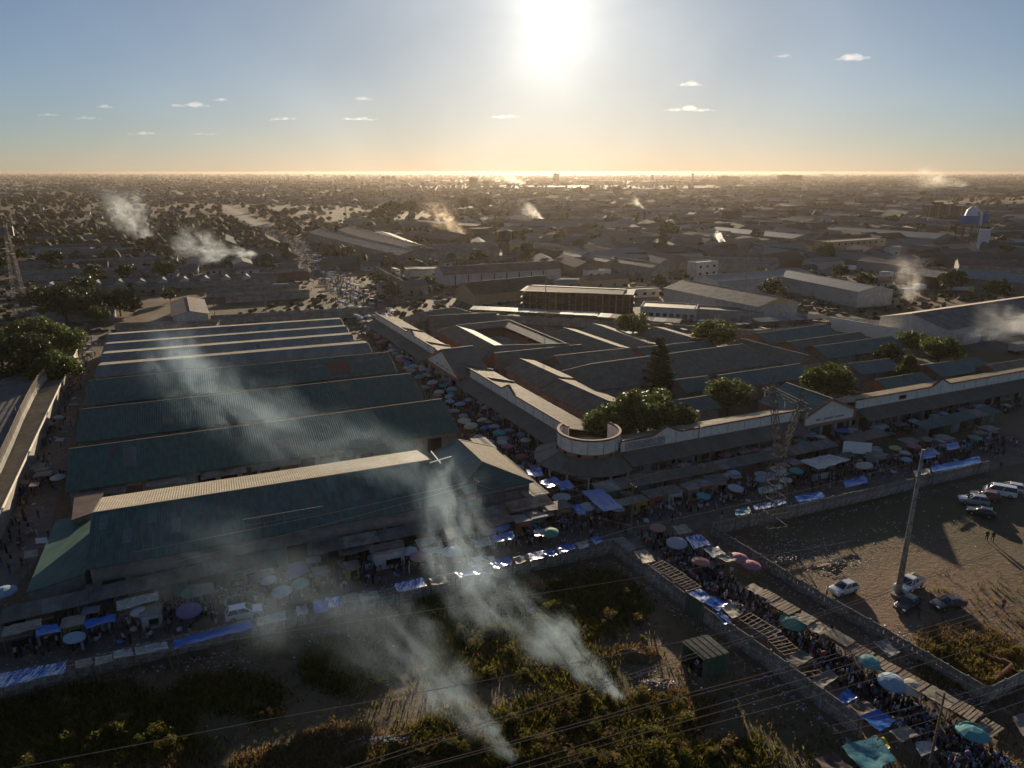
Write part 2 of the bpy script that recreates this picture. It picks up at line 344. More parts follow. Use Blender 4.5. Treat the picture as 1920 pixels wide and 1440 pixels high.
hz = bpy.data.materials.new('haze_air'); hz.use_nodes = True; n, l = hz.node_tree.nodes, hz.node_tree.links
n.remove(n['Principled BSDF']); pv = n.new('ShaderNodeVolumePrincipled')
pv.inputs['Color'].default_value = (0.37, 0.32, 0.27, 1); pv.inputs['Density'].default_value = HAZE; pv.inputs['Anisotropy'].default_value = 0.62
l.new(pv.outputs[0], n['Material Output'].inputs['Volume'])
b = MB(); b.box((0, Rg / 2 - 400, 27.4), (2 * Rg + 200, Rg + 1000, 57.0))
tag(b.build('haze', hz), kind='stuff')
# ------------------------------------------------------------------ generic pitched-roof building
E1 = Vector((math.cos(R(24)), math.sin(R(24)), 0)); E2 = Vector((-E1.y, E1.x, 0))
OCC = []                        # footprints already taken: x, y, half length, half width, angle
def free(x, y, r=0.0):
    for cx, cy_, hl, hw, a in OCC:
        dx, dy = x - cx, y - cy_
        if abs(dx) + abs(dy) > 2 * (hl + hw) + 2 * r: continue
        u = dx * math.cos(a) + dy * math.sin(a); v = -dx * math.sin(a) + dy * math.cos(a)
        if abs(u) < hl + r and abs(v) < hw + r: return False
    return True
def ribbed(b, x0, x1, y0, z0, y1, z1, pitch, h=0.06, mi=0):
    """corrugated sheet between the eave line (y0,z0) and ridge line (y1,z1), ribs running up the slope"""
    n = max(2, int((x1 - x0) / pitch)); p = (x1 - x0) / n; vs = []; prof = []
    for i in range(n):
        a = x0 + i * p; prof += [(a, 0), (a + .58 * p, 0), (a + .66 * p, h), (a + .92 * p, h)]
    prof.append((x1, 0))
    for x, k in prof: vs += [(x, y0, z0 + k), (x, y1, z1 + k)]
    b.add(vs, [(2 * i, 2 * i + 2, 2 * i + 3, 2 * i + 1) if y1 > y0 else (2 * i, 2 * i + 1, 2 * i + 3, 2 * i + 2) for i in range(len(prof) - 1)], mi)
def gable(name, label, cat, p1, p2, wn, wf, ze, roof='faded', wall='greywall', over=0.6, hip=(0, 0), ribs=0, group=None, cap='faded',
          doors=(), gwall=None, zw=None, skylights=0, roof2=None, vents=0, base=0.0, fascia=None, zef=None):
    """ridge from p1 to p2 (world, z = ridge height); wn / wf half widths towards / away from the camera; ze eave height"""
    p1, p2 = Vector(p1), Vector(p2); zr = p1.z; d = p2 - p1; d.z = 0; L = d.length; ang = math.atan2(d.y, d.x)
    if math.cos(ang) < -0.01: p1, p2 = p2, p1; d = -d; ang = math.atan2(d.y, d.x); hip = (hip[1], hip[0])
    mid = (p1 + p2) / 2; OCC.append((mid.x, mid.y, L / 2 + 3, max(wn, wf) + 3, ang)); t = empty(name, (mid.x, mid.y, 0), ang); tag(t, label, cat, group)
    # local frame: x along ridge, -y towards the viewer
    a, c = -L / 2, L / 2; ea, ec = a - (hip[0] or 0), c + (hip[1] or 0)
    wa, wc = ea + (over if hip[0] else over * .6), ec - (over if hip[1] else over * .6)
    zc = ze if zw is None else zw
    # walls (one shell following the gables)
    b = MB(); yn, yf = -wn + over, wf - over
    zn = ze + (zr - ze) * over / wn - 0.12; zf = (zef or ze) + (zr - (zef or ze)) * over / wf - 0.12
    hw = 0.0 if (hip[0] or hip[1]) else 1.0
    sec = [(yn, base), (yf, base), (yf, zf)] + ([(0, zr - 0.15)] if hw else []) + [(yn, zn)]
    if hw: b.prism([(wa, y, z) for y, z in sec], (wc - wa, 0, 0))
    else:
        zz = min(zn, zf); b.box(((wa + wc) / 2, (yn + yf) / 2, (base + zz) / 2), (wc - wa, yf - yn, zz - base))
    b.build('wall', M[wall], t)
    if gwall and hw:
        for s_, x in ((-1, wa), (1, wc)):
            b = MB(); b.prism([(x + s_ * 0.02, y, z) for y, z in [(yn + .05, zn - .2), (yf - .05, zf - .2), (0, zr - .35)]], (s_ * 0.08, 0, 0)); b.build('gable_panel', M[gwall], t)
    # roof slopes
    for s_, w, rm in ((-1, wn, roof), (1, wf, roof2 or roof)):
        b = MB()
        y0 = s_ * w; z0 = zef if (zef and s_ > 0) else ze
        pts = [(ea, y0, z0), (ec, y0, z0), (c, 0, zr), (a, 0, zr)]
        if s_ > 0: pts = pts[::-1]
        if ribs and not (hip[0] or hip[1]):
            b.slab([(x, y, z - 0.02) for x, y, z in pts], 0.10); ribbed(b, ea, ec, y0, z0, 0, zr, ribs)
        else: b.slab(pts, 0.12)
        b.build('roof_slope', M[rm], t)
    for k, (hl, x0, xe) in enumerate(((hip[0], a, ea), (hip[1], c, ec))):
        if hl:
            b = MB(); pts = [(x0, 0, zr), (xe, -wn, ze), (xe, wf, ze)]
            b.slab(pts if k else [pts[0], pts[2], pts[1]], 0.12); b.build('hip_slope', M[roof], t)
    b = MB(); b.bar((a - .05, 0, zr + .05), (c + .05, 0, zr + .05), 0.22, 0.1)
    for hl, x0, xe in ((hip[0], a, ea), (hip[1], c, ec)):
        if hl: b.bar((x0, 0, zr + .04), (xe, -wn, ze + .04), 0.25, .1); b.bar((x0, 0, zr + .04), (xe, wf, ze + .04), 0.25, .1)
    b.build('ridge_cap', M[cap], t)
    if fascia:
        b = MB(); b.box(((ea + ec) / 2, -wn - .05, ze - .12), (ec - ea, .06, .3)); b.build('fascia', M[fascia], t)
    for k in range(skylights):           # translucent sheets let into the near slope
        x = a + L * (k + .5) / skylights + rnd.uniform(-.3, .3); u0 = (0.66 if k % 2 else 0.36) + rnd.uniform(-.04, .04); u1 = u0 - 0.27
        def sp(x, u): return (x, -wn * u, zr + (ze - zr) * u + .085)
        b = MB(); b.slab([sp(x - .55, u0), sp(x + .55, u0), sp(x + .55, u1), sp(x - .55, u1)], 0.03); b.build('skylight', M['skylight'], t)
    for k in range(vents):
        x = a + L * (k + .5) / vents; b = MB(); b.cyl((x, 0, zr), .28, .55, 8); b.lathe([(.5, 0), (.42, .14), (.05, .3)], 8, (x, 0, zr + .55)); b.build('roof_vent', M['galv'], t)
    for (x, w, h, dm) in doors:          # openings in the near long wall
        b = MB(); b.box((a + x, yn - .03, base + h / 2), (w, .1, h)); b.build('door' if h > 1.7 else 'window', M[dm], t)
    return t
def windows_row(t, n, x0, x1, y, z, w, h, m='glass', name='window', sill=True, face=-1):
    for k in range(n):
        x = x0 + (x1 - x0) * (k + .5) / n
        b = MB(); b.box((x, y + face * .02, z), (w, .08, h)); o = b.build(name, M[m], t)
        if sill: b = MB(); b.box((x, y + face * .08, z - h / 2 - .05), (w + .2, .16, .08)); b.build('sill', M['concrete'], o)
M['skylight'] = mat('fibreglass_sheet', (0.11, 0.135, 0.12), 0.5, 0, 0.3, 1, objvar=0.3)

# ------------------------------------------------------------------ seven green halls
HALLS = [  # ridge ends px, z ridge, near, far, eave, ribs, label
 ((172, 962), (808, 862), 8.6, 10.6, 9.0, 5.4, .36, 'large green corrugated market hall nearest the road with a sunlit tan rear slope'),
 ((130, 842), (828, 748), 7.6, 11.0, 10.5, 3.9, .42, 'long dark green hall straight behind the hall with the tan sunlit slope'),
 ((150, 768), (770, 700), 7.4, 11.0, 10.5, 3.9, .45, 'long dark green hall third from the market road'),
 ((165, 714), (728, 660), 7.2, 10.0, 8.0, 4.0, .5, 'long green hall with a rusty red square patch on its roof'),
 ((182, 686), (690, 643), 6.4, 6.8, 5.6, 5.0, .5, 'grey-green hall with a bright ridge strip, just behind the rust-patched hall'),
 ((190, 664), (660, 627), 6.4, 6.3, 5.6, 5.1, .55, 'grey-green hall, middle of the three with bright ridge strips'),
 ((195, 646), (650, 612), 6.4, 6.0, 5.4, 5.1, .6, 'grey-green hall, rearmost of the three with bright ridge strips'),
 ((200, 628), (640, 598), 6.2, 6.0, 5.4, 5.0, .6, 'grey-green hall at the very back of the rows of green halls')]
halls = []
for i, (a, b_, zr, wn_, wf_, ze, rb, lab) in enumerate(HALLS):
    p1, p2 = G(a[0], a[1], zr), G(b_[0], b_[1], zr); L = (p2 - p1).length
    drs = []
    if i in (0, 1, 2):
        x = 1.5
        while x < L - 4:
            w = rnd.uniform(2.4, 3.4); drs.append((x + w / 2, w, 2.9, rnd.choice(['tealdoor', 'dark', 'tealdoor2', 'dark', 'wood']))); x += w + rnd.uniform(.5, 1.0)
    M.setdefault('tealdoor', mat('teal_shutter', (0.09, 0.22, 0.20), 0.6, var=.2, vscale=1)); M.setdefault('tealdoor2', mat('pale_teal_shutter', (0.20, 0.30, 0.28), 0.6, var=.2, vscale=1))
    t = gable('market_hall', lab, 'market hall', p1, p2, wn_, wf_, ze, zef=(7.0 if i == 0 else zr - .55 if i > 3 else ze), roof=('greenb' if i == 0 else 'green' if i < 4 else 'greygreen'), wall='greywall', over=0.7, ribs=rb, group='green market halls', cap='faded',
              doors=drs, skylights=16 if i == 0 else 0, roof2='sunlit_tan' if i == 0 else 'faded') if M.setdefault('sunlit_tan', mat('sunlit_sheet', (0.33, 0.275, 0.19), 0.62, 0, .16, 3, (0.27, 0.22, 0.15), spec=.35)) else None  # sun-facing rear slopes coloured tan to stand for sunlight on the green sheets
    halls.append(t)
    if i == 3:
        b = MB(); x0 = L / 2 - 17
        sp = lambda x, u: (x, -wn_ * u, zr + (ze - zr) * u + .1)
        b.slab([sp(x0, .8), sp(x0 + 5.2, .8), sp(x0 + 5.2, .22), sp(x0, .22)], .03); b.build('rust_patch', M['redrust'], t)
        for x1, w1, u1, u2 in ((-24, 15, .42, .33), (-1.5, 8, .34, .24)):
            b = MB(); b.slab([sp(x0 + x1 + 8, u1), sp(x0 + x1 + 8 + w1, u1), sp(x0 + x1 + 8 + w1, u2), sp(x0 + x1 + 8, u2)], .02); b.build('tar_seam', M['galv'], t)
    for q in range(0 if i == 0 else 5 if i < 4 else 2):       # replaced sheets
        x0 = rnd.uniform(-L / 2 + 2, L / 2 - 5); w1 = rnd.uniform(.9, 3.2); u1 = rnd.uniform(.3, .95); u2 = max(.05, u1 - rnd.uniform(.2, .5)); sq = lambda x, u: (x, -wn_ * u, zr + (ze - zr) * u + .075)
        MB().slab([sq(x0, u1), sq(x0 + w1, u1), sq(x0 + w1, u2), sq(x0, u2)], .02).build('replaced_sheet', M[rnd.choice(['greygreen', 'faded', 'green', 'faded_dark'])], t)
    # lean-to along the near eave of the middle halls
    if i in (1, 2, 3):
        b = MB(); k = 0
        x = -L / 2 + 2
        while x < L / 2 - 6:
            w = rnd.uniform(4, 9)
            if rnd.random() < .6:
                b = MB(); b.slab([(x, -wn_ - rnd.uniform(1.2, 2.2), ze - .9), (x + w, -wn_ - 1.6, ze - .9), (x + w, -wn_ + .6, ze - .35), (x, -wn_ + .6, ze - .35)], .05)
                b.build('awning', M[rnd.choice(['galv', 'faded_dark', 'green', 'asbestos'])], t)
            x += w + rnd.uniform(.3, 3)
# end annexes of the front hall (low grey-green lean-to roofs on its left)
for (pts, m, lab) in (([(105, 975), (172, 965), (160, 1075), (48, 1112)], 'green', 'low patched green lean-to roof at the left end of the front hall'),
                      ([(140, 925), (196, 920), (172, 962), (134, 975)], 'brownroof', 'small brown flat roof tucked behind the left end of the front hall')):
    t = empty('lean_to', G(*pts[3])); tag(t, lab, 'lean-to'); o = G(*pts[3]); z = 3.6 if m == 'green' else 4.6
    P = [G(x, y, z) - o for x, y in pts]
    b = MB(); b.slab([P[3], P[2], P[1], P[0]], .12); b.build('roof', M[m], t)
    b = MB(); b.slab([p - Vector((0, 0, .2)) + ((P[0] + P[1] + P[2] + P[3]) / 4 - p) * .06 for p in (P[3], P[2], P[1], P[0])], z - .3); b.build('wall', M['greywall'], t)
# roof sign frame and cross-shaped roof pole
o = halls[0]
fr = empty('roof_frame', G(532, 990, 5.9)); tag(fr, 'empty rectangular steel sign frame standing on the front hall roof', 'sign frame')
A, B_ = G(458, 998, 5.7) - fr.location, G(607, 972, 5.7) - fr.location
b = MB(); up = Vector((0, 0, 2.0))
for q in (0, .5, 1): b.bar(A + up * q, B_ + up * q, .07)
b.build('rail', M['steel'], fr)
for k in range(5):
    b = MB(); p = A.lerp(B_, k / 4); b.bar(p, p + up, .07); b.build('post', M['steel'], fr)
    b = MB(); b.bar(p + up * .9, p + Vector((-.4, 1.0, .3)), .05); b.build('stay', M['steel'], fr)
xp = empty('roof_mast', G(812, 865, 8.6)); tag(xp, 'white cross-shaped pole lying at the right end of the front hall ridge', 'pole')
for a_, c_ in (((806, 868), (846, 856)), ((808, 846), (826, 868))):
    b = MB(); b.bar(G(*a_, 8.9) - xp.location, G(*c_, 8.9) - xp.location, .16); b.build('bar', M['whitepaint'], xp)

# ------------------------------------------------------------------ arcade building (two wings, round corner, two gates)
def wing(name, label, A, B, outward, peaks, ribs=.45, ymax=8.0, cuts=(), signs=(), gap=None):
    A, B = Vector(A), Vector(B); A.z = B.z = 0; d = B - A; L = d.length; ang = math.atan2(d.y, d.x)
    t = empty(name, A, ang); tag(t, label, 'market building'); s = outward     # +1: street on the local +y side
    Z0, ZP = 5.0, 7.0
    b = MB(); b.box((L / 2, -s * ymax / 2, 2.2), (L, ymax - .4, 4.4)); b.build('wall', M['orange'], t)
    b = MB(); b.box((L / 2, s * .1, 2.4), (L, .3, 4.8)); b.build('shop_front', M['greywall'], t)
    segs = [(0, gap[0]), (gap[1], L)] if gap else [(0, L)]
    ingap = lambda x: gap and gap[0] - .2 < x < gap[1] + .2
    x = 2.0
    while x < L - 3:                                                 # shop doors under the arcade
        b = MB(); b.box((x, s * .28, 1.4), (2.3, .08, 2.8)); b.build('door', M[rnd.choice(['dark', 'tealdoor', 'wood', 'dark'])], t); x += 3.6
    # parapet following the little gables
    for x0_, x1_ in segs:
      prof = [(x0_, ZP)]
      for x in [q for q in peaks if x0_ < q < x1_]: prof += [(x - 3.6, ZP), (x - 3.0, ZP + .1), (x, ZP + 1.5), (x + 3.0, ZP + .1), (x + 3.6, ZP)]
      prof.append((x1_, ZP))
      b = MB(); pts = [(x0_, 0, Z0 - .3), (x1_, 0, Z0 - .3)] + [(x, 0, z) for x, z in prof[::-1]]
      b.prism([(p[0], -.14, p[2]) for p in pts], (0, .28, 0)); b.build('parapet', M['cream'], t)
      b = MB()
      for (xa, za), (xb, zb) in zip(prof, prof[1:]): b.bar((xa, 0, za + .12), (xb, 0, zb + .12), .46, .3)
      b.build('coping', M['coping'], t)
    b = MB(); x = 4.0
    while x < L:                                                      # joints of the parapet panels
        if not ingap(x): b.box((x, s * .15, (Z0 + ZP) / 2 + .1), (.09, .05, ZP - Z0 - .1))
        x += 4.2
    b.build('parapet_joint', M['greywall'], t)
    b = MB(); y1 = -s * ymax
    ribbed(b, 0, L, y1, 4.7, -s * .2, ZP - .25, ribs); b.slab([(0, -s * .2, ZP - .3), (L, -s * .2, ZP - .3), (L, y1, 4.65), (0, y1, 4.65)][::s], .1); b.build('roof_slope', M['tanroof'], t)
    for x0_, x1_ in segs: b = MB(); ribbed(b, x0_, x1_, s * 4.1, 3.6, s * .16, Z0, ribs); b.slab([(x0_, s * .16, Z0 - .05), (x1_, s * .16, Z0 - .05), (x1_, s * 4.1, 3.55), (x0_, s * 4.1, 3.55)][::-s], .1); b.build('verandah_roof', M['veranda'], t)
    for x in cuts:
        b = MB(); b.bar((x, -s * .3, ZP + .05), (x, y1, 4.95), .28, .5); b.build('fire_wall', M['brownroof'], t)
    x = 2.0
    while x < L - 1:
        if not ingap(x): b = MB(); b.box((x, s * 3.8, 1.75), (.28, .28, 3.5)); b.build('column', M['greywall'], t)
        x += 4.0
    for x, w, h, m in signs:
        b = MB(); b.box((x, s * .22, Z0 + .95), (w, .1, h)); b.build('sign_board', M[m], t)
    return t
M['coping'] = mat('red_oxide_coping', (0.19, 0.075, 0.05), 0.8, var=.2, vscale=2)
M['tanroof'] = mat('tan_roof_sheet', (0.46, 0.375, 0.245), 0.7, 0, .2, 3, (0.37, 0.30, 0.20), spec=.3, stretch=(1, .3, 1))
M['veranda'] = mat('verandah_sheet', (0.125, 0.110, 0.083), 0.55, 0, .18, 4, (0.15, 0.132, 0.10), spec=.35, stretch=(1, .3, 1))
WA, WB = G(704, 590, 6.5), G(1066, 806, 6.5)
def along(A, B, x, y, z):
    p = G(x, y, z); d = (B - A); d.z = 0; q = p - A; q.z = 0; return q.dot(d.normalized())
wl_ = (WB - WA).length
wing('arcade_wing', 'long arcade wing with cream parapet and tan roof along the umbrella street', WA, WB, -1,
     [along(WA, WB, 782, 622, 7.5), along(WA, WB, 960, 730, 7.5)], gap=(58.5, 83.5), cuts=[along(WA, WB, x, y, 6.5) for x, y in ((747, 618), (790, 645), (872, 690), (915, 712))],
     signs=[(along(WA, WB, 808, 648, 6.5), 1.8, 1.7, 'paleblue')] if M.setdefault('paleblue', mat('pale_blue_board', (0.45, 0.56, 0.68), .6)) else ())
SA, SB = G(1164, 838, 6.0), G(1990, 690, 6.0)
TC = Vector((14.6, 126.5, 0))                                            # centre of the round corner
wing('arcade_wing', 'long arcade wing with cream parapet and dark green verandah facing the market road', SA, SB, -1,
     [along(SA, SB, 1252, 815, 7), along(SA, SB, 1782, 728, 7)], gap=(43.5, 60.5), signs=[(along(SA, SB, 1195, 822, 6), 9, 1.5, 'oldsign'), (along(SA, SB, 1686, 742, 6), 2.2, .9, 'dark')] if M.setdefault('oldsign', mat('weathered_sign', (0.42, 0.40, 0.36), .8, 0, .4, .7, (0.2, 0.2, 0.19))) else ())
# round corner
t = empty('round_corner', TC); tag(t, 'round cream drum at the corner of the arcade over a flared green verandah roof', 'market building')
RD, RV = 6.0, 10.4
a0, a1 = R(148), R(405)
N = 30; angs = [a0 + (a1 - a0) * i / N for i in range(N + 1)]
def arcwall(r0, r1, z0, z1, angs):
    b = MB(); vs = []
    for a in angs:
        c_, s_ = math.cos(a), math.sin(a); vs += [(r0 * c_, r0 * s_, z0), (r1 * c_, r1 * s_, z0), (r1 * c_, r1 * s_, z1), (r0 * c_, r0 * s_, z1)]
    fs = []
    for i in range(len(angs) - 1):
        for k in range(4): fs.append((4 * i + k, 4 * i + (k + 1) % 4, 4 * i + 4 + (k + 1) % 4, 4 * i + 4 + k))
    fs += [(0, 1, 2, 3), tuple(4 * (len(angs) - 1) + k for k in (3, 2, 1, 0))]
    b.add(vs, fs); return b
arcwall(RD - .3, RD, 4.6, 8.0, angs).build('drum_wall', M['cream'], t)
arcwall(RD - .42, RD + .1, 8.0, 8.35, angs).build('coping', M['coping'], t)
arcwall(RD, RD + .12, 4.75, 5.45, angs).build('base_band', M['orange'], t)
for i in range(9):
    a = a0 + (a1 - a0) * (i + .5) / 9; c_, s_ = math.cos(a), math.sin(a)
    b = MB(); b.box((0, 0, 0), (.16, .75, .5), a); o = b.build('vent', M['dark'], t, loc=((RD + .12) * c_, (RD + .12) * s_, 5.15))
    a = a0 + (a1 - a0) * (i) / 9; c_, s_ = math.cos(a), math.sin(a)
    b = MB(); b.box((0, 0, 0), (.06, .08, 2.4), a); b.build('joint', M['greywall'], t, loc=((RD + .01) * c_, (RD + .01) * s_, 6.7))
    b = MB(); b.bar(((RD + .1) * c_, (RD + .1) * s_, 4.93), (RV * c_, RV * s_, 3.18), .12, .07); b.build('hip_cap', M['galv'] if i == 2 else M['faded'], t)
b = MB(); vs = []
for a in angs: vs += [((RD - .1) * math.cos(a), (RD - .1) * math.sin(a), 4.85), (RV * math.cos(a), RV * math.sin(a), 3.1), (RV * math.cos(a), RV * math.sin(a), 2.95)]
b.add(vs, [f for i in range(N) for f in ((3 * i, 3 * i + 1, 3 * i + 4, 3 * i + 3), (3 * i + 1, 3 * i + 2, 3 * i + 5, 3 * i + 4))]); b.build('verandah_roof', M['veranda'], t)
arcwall(.2, RD - .1, 0, 4.55, [2 * math.pi * i / 24 for i in range(25)]).build('wall', M['orange'], t)
b = MB(); b.lathe([(RD - .35, 4.7), (.1, 5.0)], 24, cap=False); b.build('inner_roof', M['tanroof'], t)
for i in range(12):
    a = a0 + (a1 - a0) * i / 11; b = MB(); b.box((0, 0, 1.5), (.28, .28, 3.0)); b.build('column', M['cream'], t, loc=((RV - .6) * math.cos(a), (RV - .6) * math.sin(a), 0), rot=a)
# gates: pedimented porches
def gate(name, label, mid, face, width, depth, zb, ze, zr, roofm='veranda', ncol=5, letters=()):
    """mid: ground point under the middle of the pediment; face: unit vector the pediment looks along"""
    ang = math.atan2(face.y, face.x) + math.pi / 2          # local -y looks along face
    t = empty(name, (mid.x, mid.y, 0), ang); tag(t, label, 'gatehouse'); w = width / 2
    b = MB(); b.prism([(-w + .3, 0, zb), (w - .3, 0, zb), (w - .3, 0, ze), (0, 0, zr - .35), (-w + .3, 0, ze)], (0, .3, 0)); b.build('pediment', M['cream'], t)
    b = MB()
    for p, q in (((-w, ze - .15), (0, zr)), ((0, zr), (w, ze - .15))): b.bar((p[0], -.1, p[1]), (q[0], -.1, q[1]), .5, .45)
    b.box((0, -.1, zb), (width - .2, .5, .6)); b.box((-w + .3, -.08, (zb + ze) / 2), (.5, .4, ze - zb)); b.box((w - .3, -.08, (zb + ze) / 2), (.5, .4, ze - zb)); b.build('pediment_frame', M['orange'], t)
    for s_ in (-1, 1):
        b = MB(); ribs = MB()
        pts = [(s_ * (w + .3), -.3, ze - .2), (s_ * (w + .3), depth, ze - .2), (0, depth, zr + .12), (0, -.3, zr + .12)]
        b.slab(pts if s_ > 0 else pts[::-1], .12); b.build('roof_slope', M[roofm], t)
    b = MB(); b.bar((0, -.35, zr + .2), (0, depth, zr + .2), .35, .14); b.build('ridge_cap', M['galv'], t)
    for s_ in (-1, 1):
        b = MB(); b.box((s_ * (w - .25), depth / 2 + .3, ze / 2), (.4, depth - .8, ze - .4)); b.build('side_wall', M['orange'], t)
    for k in range(ncol):
        x = -w + 1.2 + (width - 2.4) * k / (ncol - 1); b = MB(); b.box((x, .1, zb / 2), (.45, .45, zb - .3)); b.build('column', M['whitewall'], t)
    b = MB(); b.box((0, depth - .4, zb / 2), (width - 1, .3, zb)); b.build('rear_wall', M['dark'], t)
    for x, wd in letters:
        o = MB().box((x, -.02, zb + 1.15), (wd, .06, .42)).build('name_board', M['greywall'], t)
    return t
g1 = (G(806, 672, 4.5) + G(856, 712, 4.5)) / 2; g1.z = 0
wd = (WB - WA).normalized(); wo1 = Vector((wd.y, -wd.x, 0))
gate('gatehouse', 'cream pedimented gate with columns in the middle of the umbrella street arcade', g1, wo1, 23, 9, 4.0, 4.9, 9.6, letters=((-3.5, 1.6), (0, 2.4), (3.5, 1.8)))
g2 = (G(1500, 800, 3.6) + G(1600, 783, 3.6)) / 2; g2.z = 0; g2 = g2 + Vector((.1, -.5, 0))
sdv = (SB - SA); sdv.z = 0; sdv.normalize(); wo2 = Vector((sdv.y, -sdv.x, 0))
gate('gatehouse', 'cream pedimented gate with columns and green roof facing the market road', g2, wo2, 15.5, 13, 3.6, 5.8, 8.9, 'greenb', 4, letters=((-3.2, 1.2), (-.2, 2.6), (3.0, 2.6)))

M['hiptan'] = mat('sunlit_brown_sheet', (0.19, 0.155, 0.10), 0.85, 0, .25, 2, (0.14, 0.115, 0.08), spec=.12)  # sunlight painted as tan on slopes that face the sun
# ------------------------------------------------------------------ roofs inside the arcade block
def gpx(name, label, a, b_, zr, wn_, wf_, ze, roof='faded_dark', wall='greywall', cat='market building', group='roofs inside the arcade block', **k):
    return gable(name, label, cat, G(a[0], a[1], zr), G(b_[0], b_[1], zr), wn_, wf_, ze, roof, wall, group=group, **k)
IN = [
 ((805, 592), (930, 586), 6.5, 6.5, 6, 4, 'faded_dark', {}, 'dark gabled roof with orange end at the far corner of the arcade block'),
 ((790, 586), (850, 576), 6.0, 5, 5, 4, 'faded_dark', {'hip': (5, 5)}, 'small dark hipped roof behind the far end of the umbrella street arcade'),
 ((926, 662), (1090, 646), 6.2, 5.2, 4.6, 4, 'faded_dark', {}, 'long grey-green roof just in front of the courtyard building'),
 ((1040, 667), (1182, 652), 6.2, 5.2, 4.6, 4, 'faded', {}, 'long grey roof between the courtyard building and the big hipped roof'),
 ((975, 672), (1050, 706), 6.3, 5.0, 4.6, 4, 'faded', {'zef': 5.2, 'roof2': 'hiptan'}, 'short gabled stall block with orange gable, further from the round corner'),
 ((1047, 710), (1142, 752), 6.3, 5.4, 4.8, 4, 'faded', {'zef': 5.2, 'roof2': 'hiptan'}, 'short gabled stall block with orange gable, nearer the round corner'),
 ((1110, 682), (1392, 645), 8.2, 9.5, 9, 4.2, 'faded_dark', {'hip': (6, 6)}, 'largest hipped grey roof in the middle of the arcade block'),
 ((1266, 712), (1327, 705), 6.0, 5.0, 4.6, 4, 'green', {}, 'short green roof beside the tall conifer, in front of the big hipped roof'),
 ((1345, 704), (1500, 682), 6.2, 5.2, 4.6, 4, 'greenb', {}, 'long green roof in front of the right half of the big hipped roof'),
 ((1258, 752), (1330, 741), 5.6, 4.6, 4.2, 3.8, 'greenb', {}, 'short green roof between the round-corner tree and the light green tree'),
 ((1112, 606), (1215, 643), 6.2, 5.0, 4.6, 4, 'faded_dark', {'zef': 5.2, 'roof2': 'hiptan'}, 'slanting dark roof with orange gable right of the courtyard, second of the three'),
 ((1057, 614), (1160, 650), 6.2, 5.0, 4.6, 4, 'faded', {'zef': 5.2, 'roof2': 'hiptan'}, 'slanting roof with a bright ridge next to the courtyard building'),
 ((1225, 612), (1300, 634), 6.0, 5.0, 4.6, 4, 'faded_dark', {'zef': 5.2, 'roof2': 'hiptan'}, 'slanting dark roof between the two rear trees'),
 ((1196, 652), (1330, 638), 6.0, 5.0, 4.6, 4, 'green', {}, 'green roof just behind the big hipped roof'),
 ((1387, 634), (1523, 668), 6.2, 6.5, 5, 4, 'faded_dark', {}, 'slanting dark roof right of the big hipped roof'),
 ((1417, 625), (1550, 608), 6.5, 6.0, 5.6, 4.2, 'green', {}, 'green roof with orange end at the rear right of the block, furthest of three'),
 ((1475, 641), (1612, 622), 6.5, 6.0, 5.6, 4.2, 'faded_dark', {}, 'dark roof with a white strip at the rear right of the block, middle of three'),
 ((1525, 650), (1672, 630), 6.2, 6.0, 5.6, 4.0, 'green', {}, 'green roof at the rear right of the block, nearest of three'),
 ((1590, 682), (1668, 672), 5.6, 5.0, 4.6, 3.8, 'greenb', {}, 'short green roof behind the trees by the right gate'),
 ((1735, 684), (1835, 670), 6.0, 5.4, 5.0, 4.0, 'greenb', {}, 'green roof behind the right end of the road-side arcade'),
 ((1850, 684), (1960, 668), 6.0, 5.4, 5.0, 4.0, 'faded', {}, 'pale roof behind the arcade at the right edge of the photo'),
 ((1640, 712), (1730, 698), 5.6, 4.6, 4.2, 3.8, 'green', {}, 'low green roof between the parapet and the dense trees'),
]
for a, b_, zr, wn_, wf_, ze, rm, kw, lab in IN:
    gpx('stall_building', lab, a, b_, zr, wn_, wf_, ze, rm, gwall='orange', **kw)
# courtyard building: ring roof round an open yard
C0 = [G(855, 610, 6.6), G(955, 600, 6.6), G(1062, 644, 6.6), G(927, 648, 6.6)]
ce = sum((c for c in C0), Vector()) / 4; ce.z = 0
t = empty('courtyard_building', ce); tag(t, 'grey roof ring of the courtyard building with an open yard in its middle', 'market building')
rg = [c - ce for c in C0]
def offset(poly, dist, z):
    out = []; n = len(poly)
    for i in range(n):
        p, a, c = poly[i], poly[i - 1], poly[(i + 1) % n]
        d1 = (p - a); d1.z = 0; d1.normalize(); d2 = (c - p); d2.z = 0; d2.normalize()
        n1 = Vector((d1.y, -d1.x, 0)); n2 = Vector((d2.y, -d2.x, 0)); q = (n1 + n2); q /= max(.3, q.length_squared / 2) ; out.append(Vector((p.x + q.x * dist, p.y + q.y * dist, z)))
    return out
sgn = 1 if (rg[1] - rg[0]).cross(rg[2] - rg[1]).z > 0 else -1
outr, inr = offset(rg, 5.0 * sgn, 4.2), offset(rg, -4.2 * sgn, 5.6)
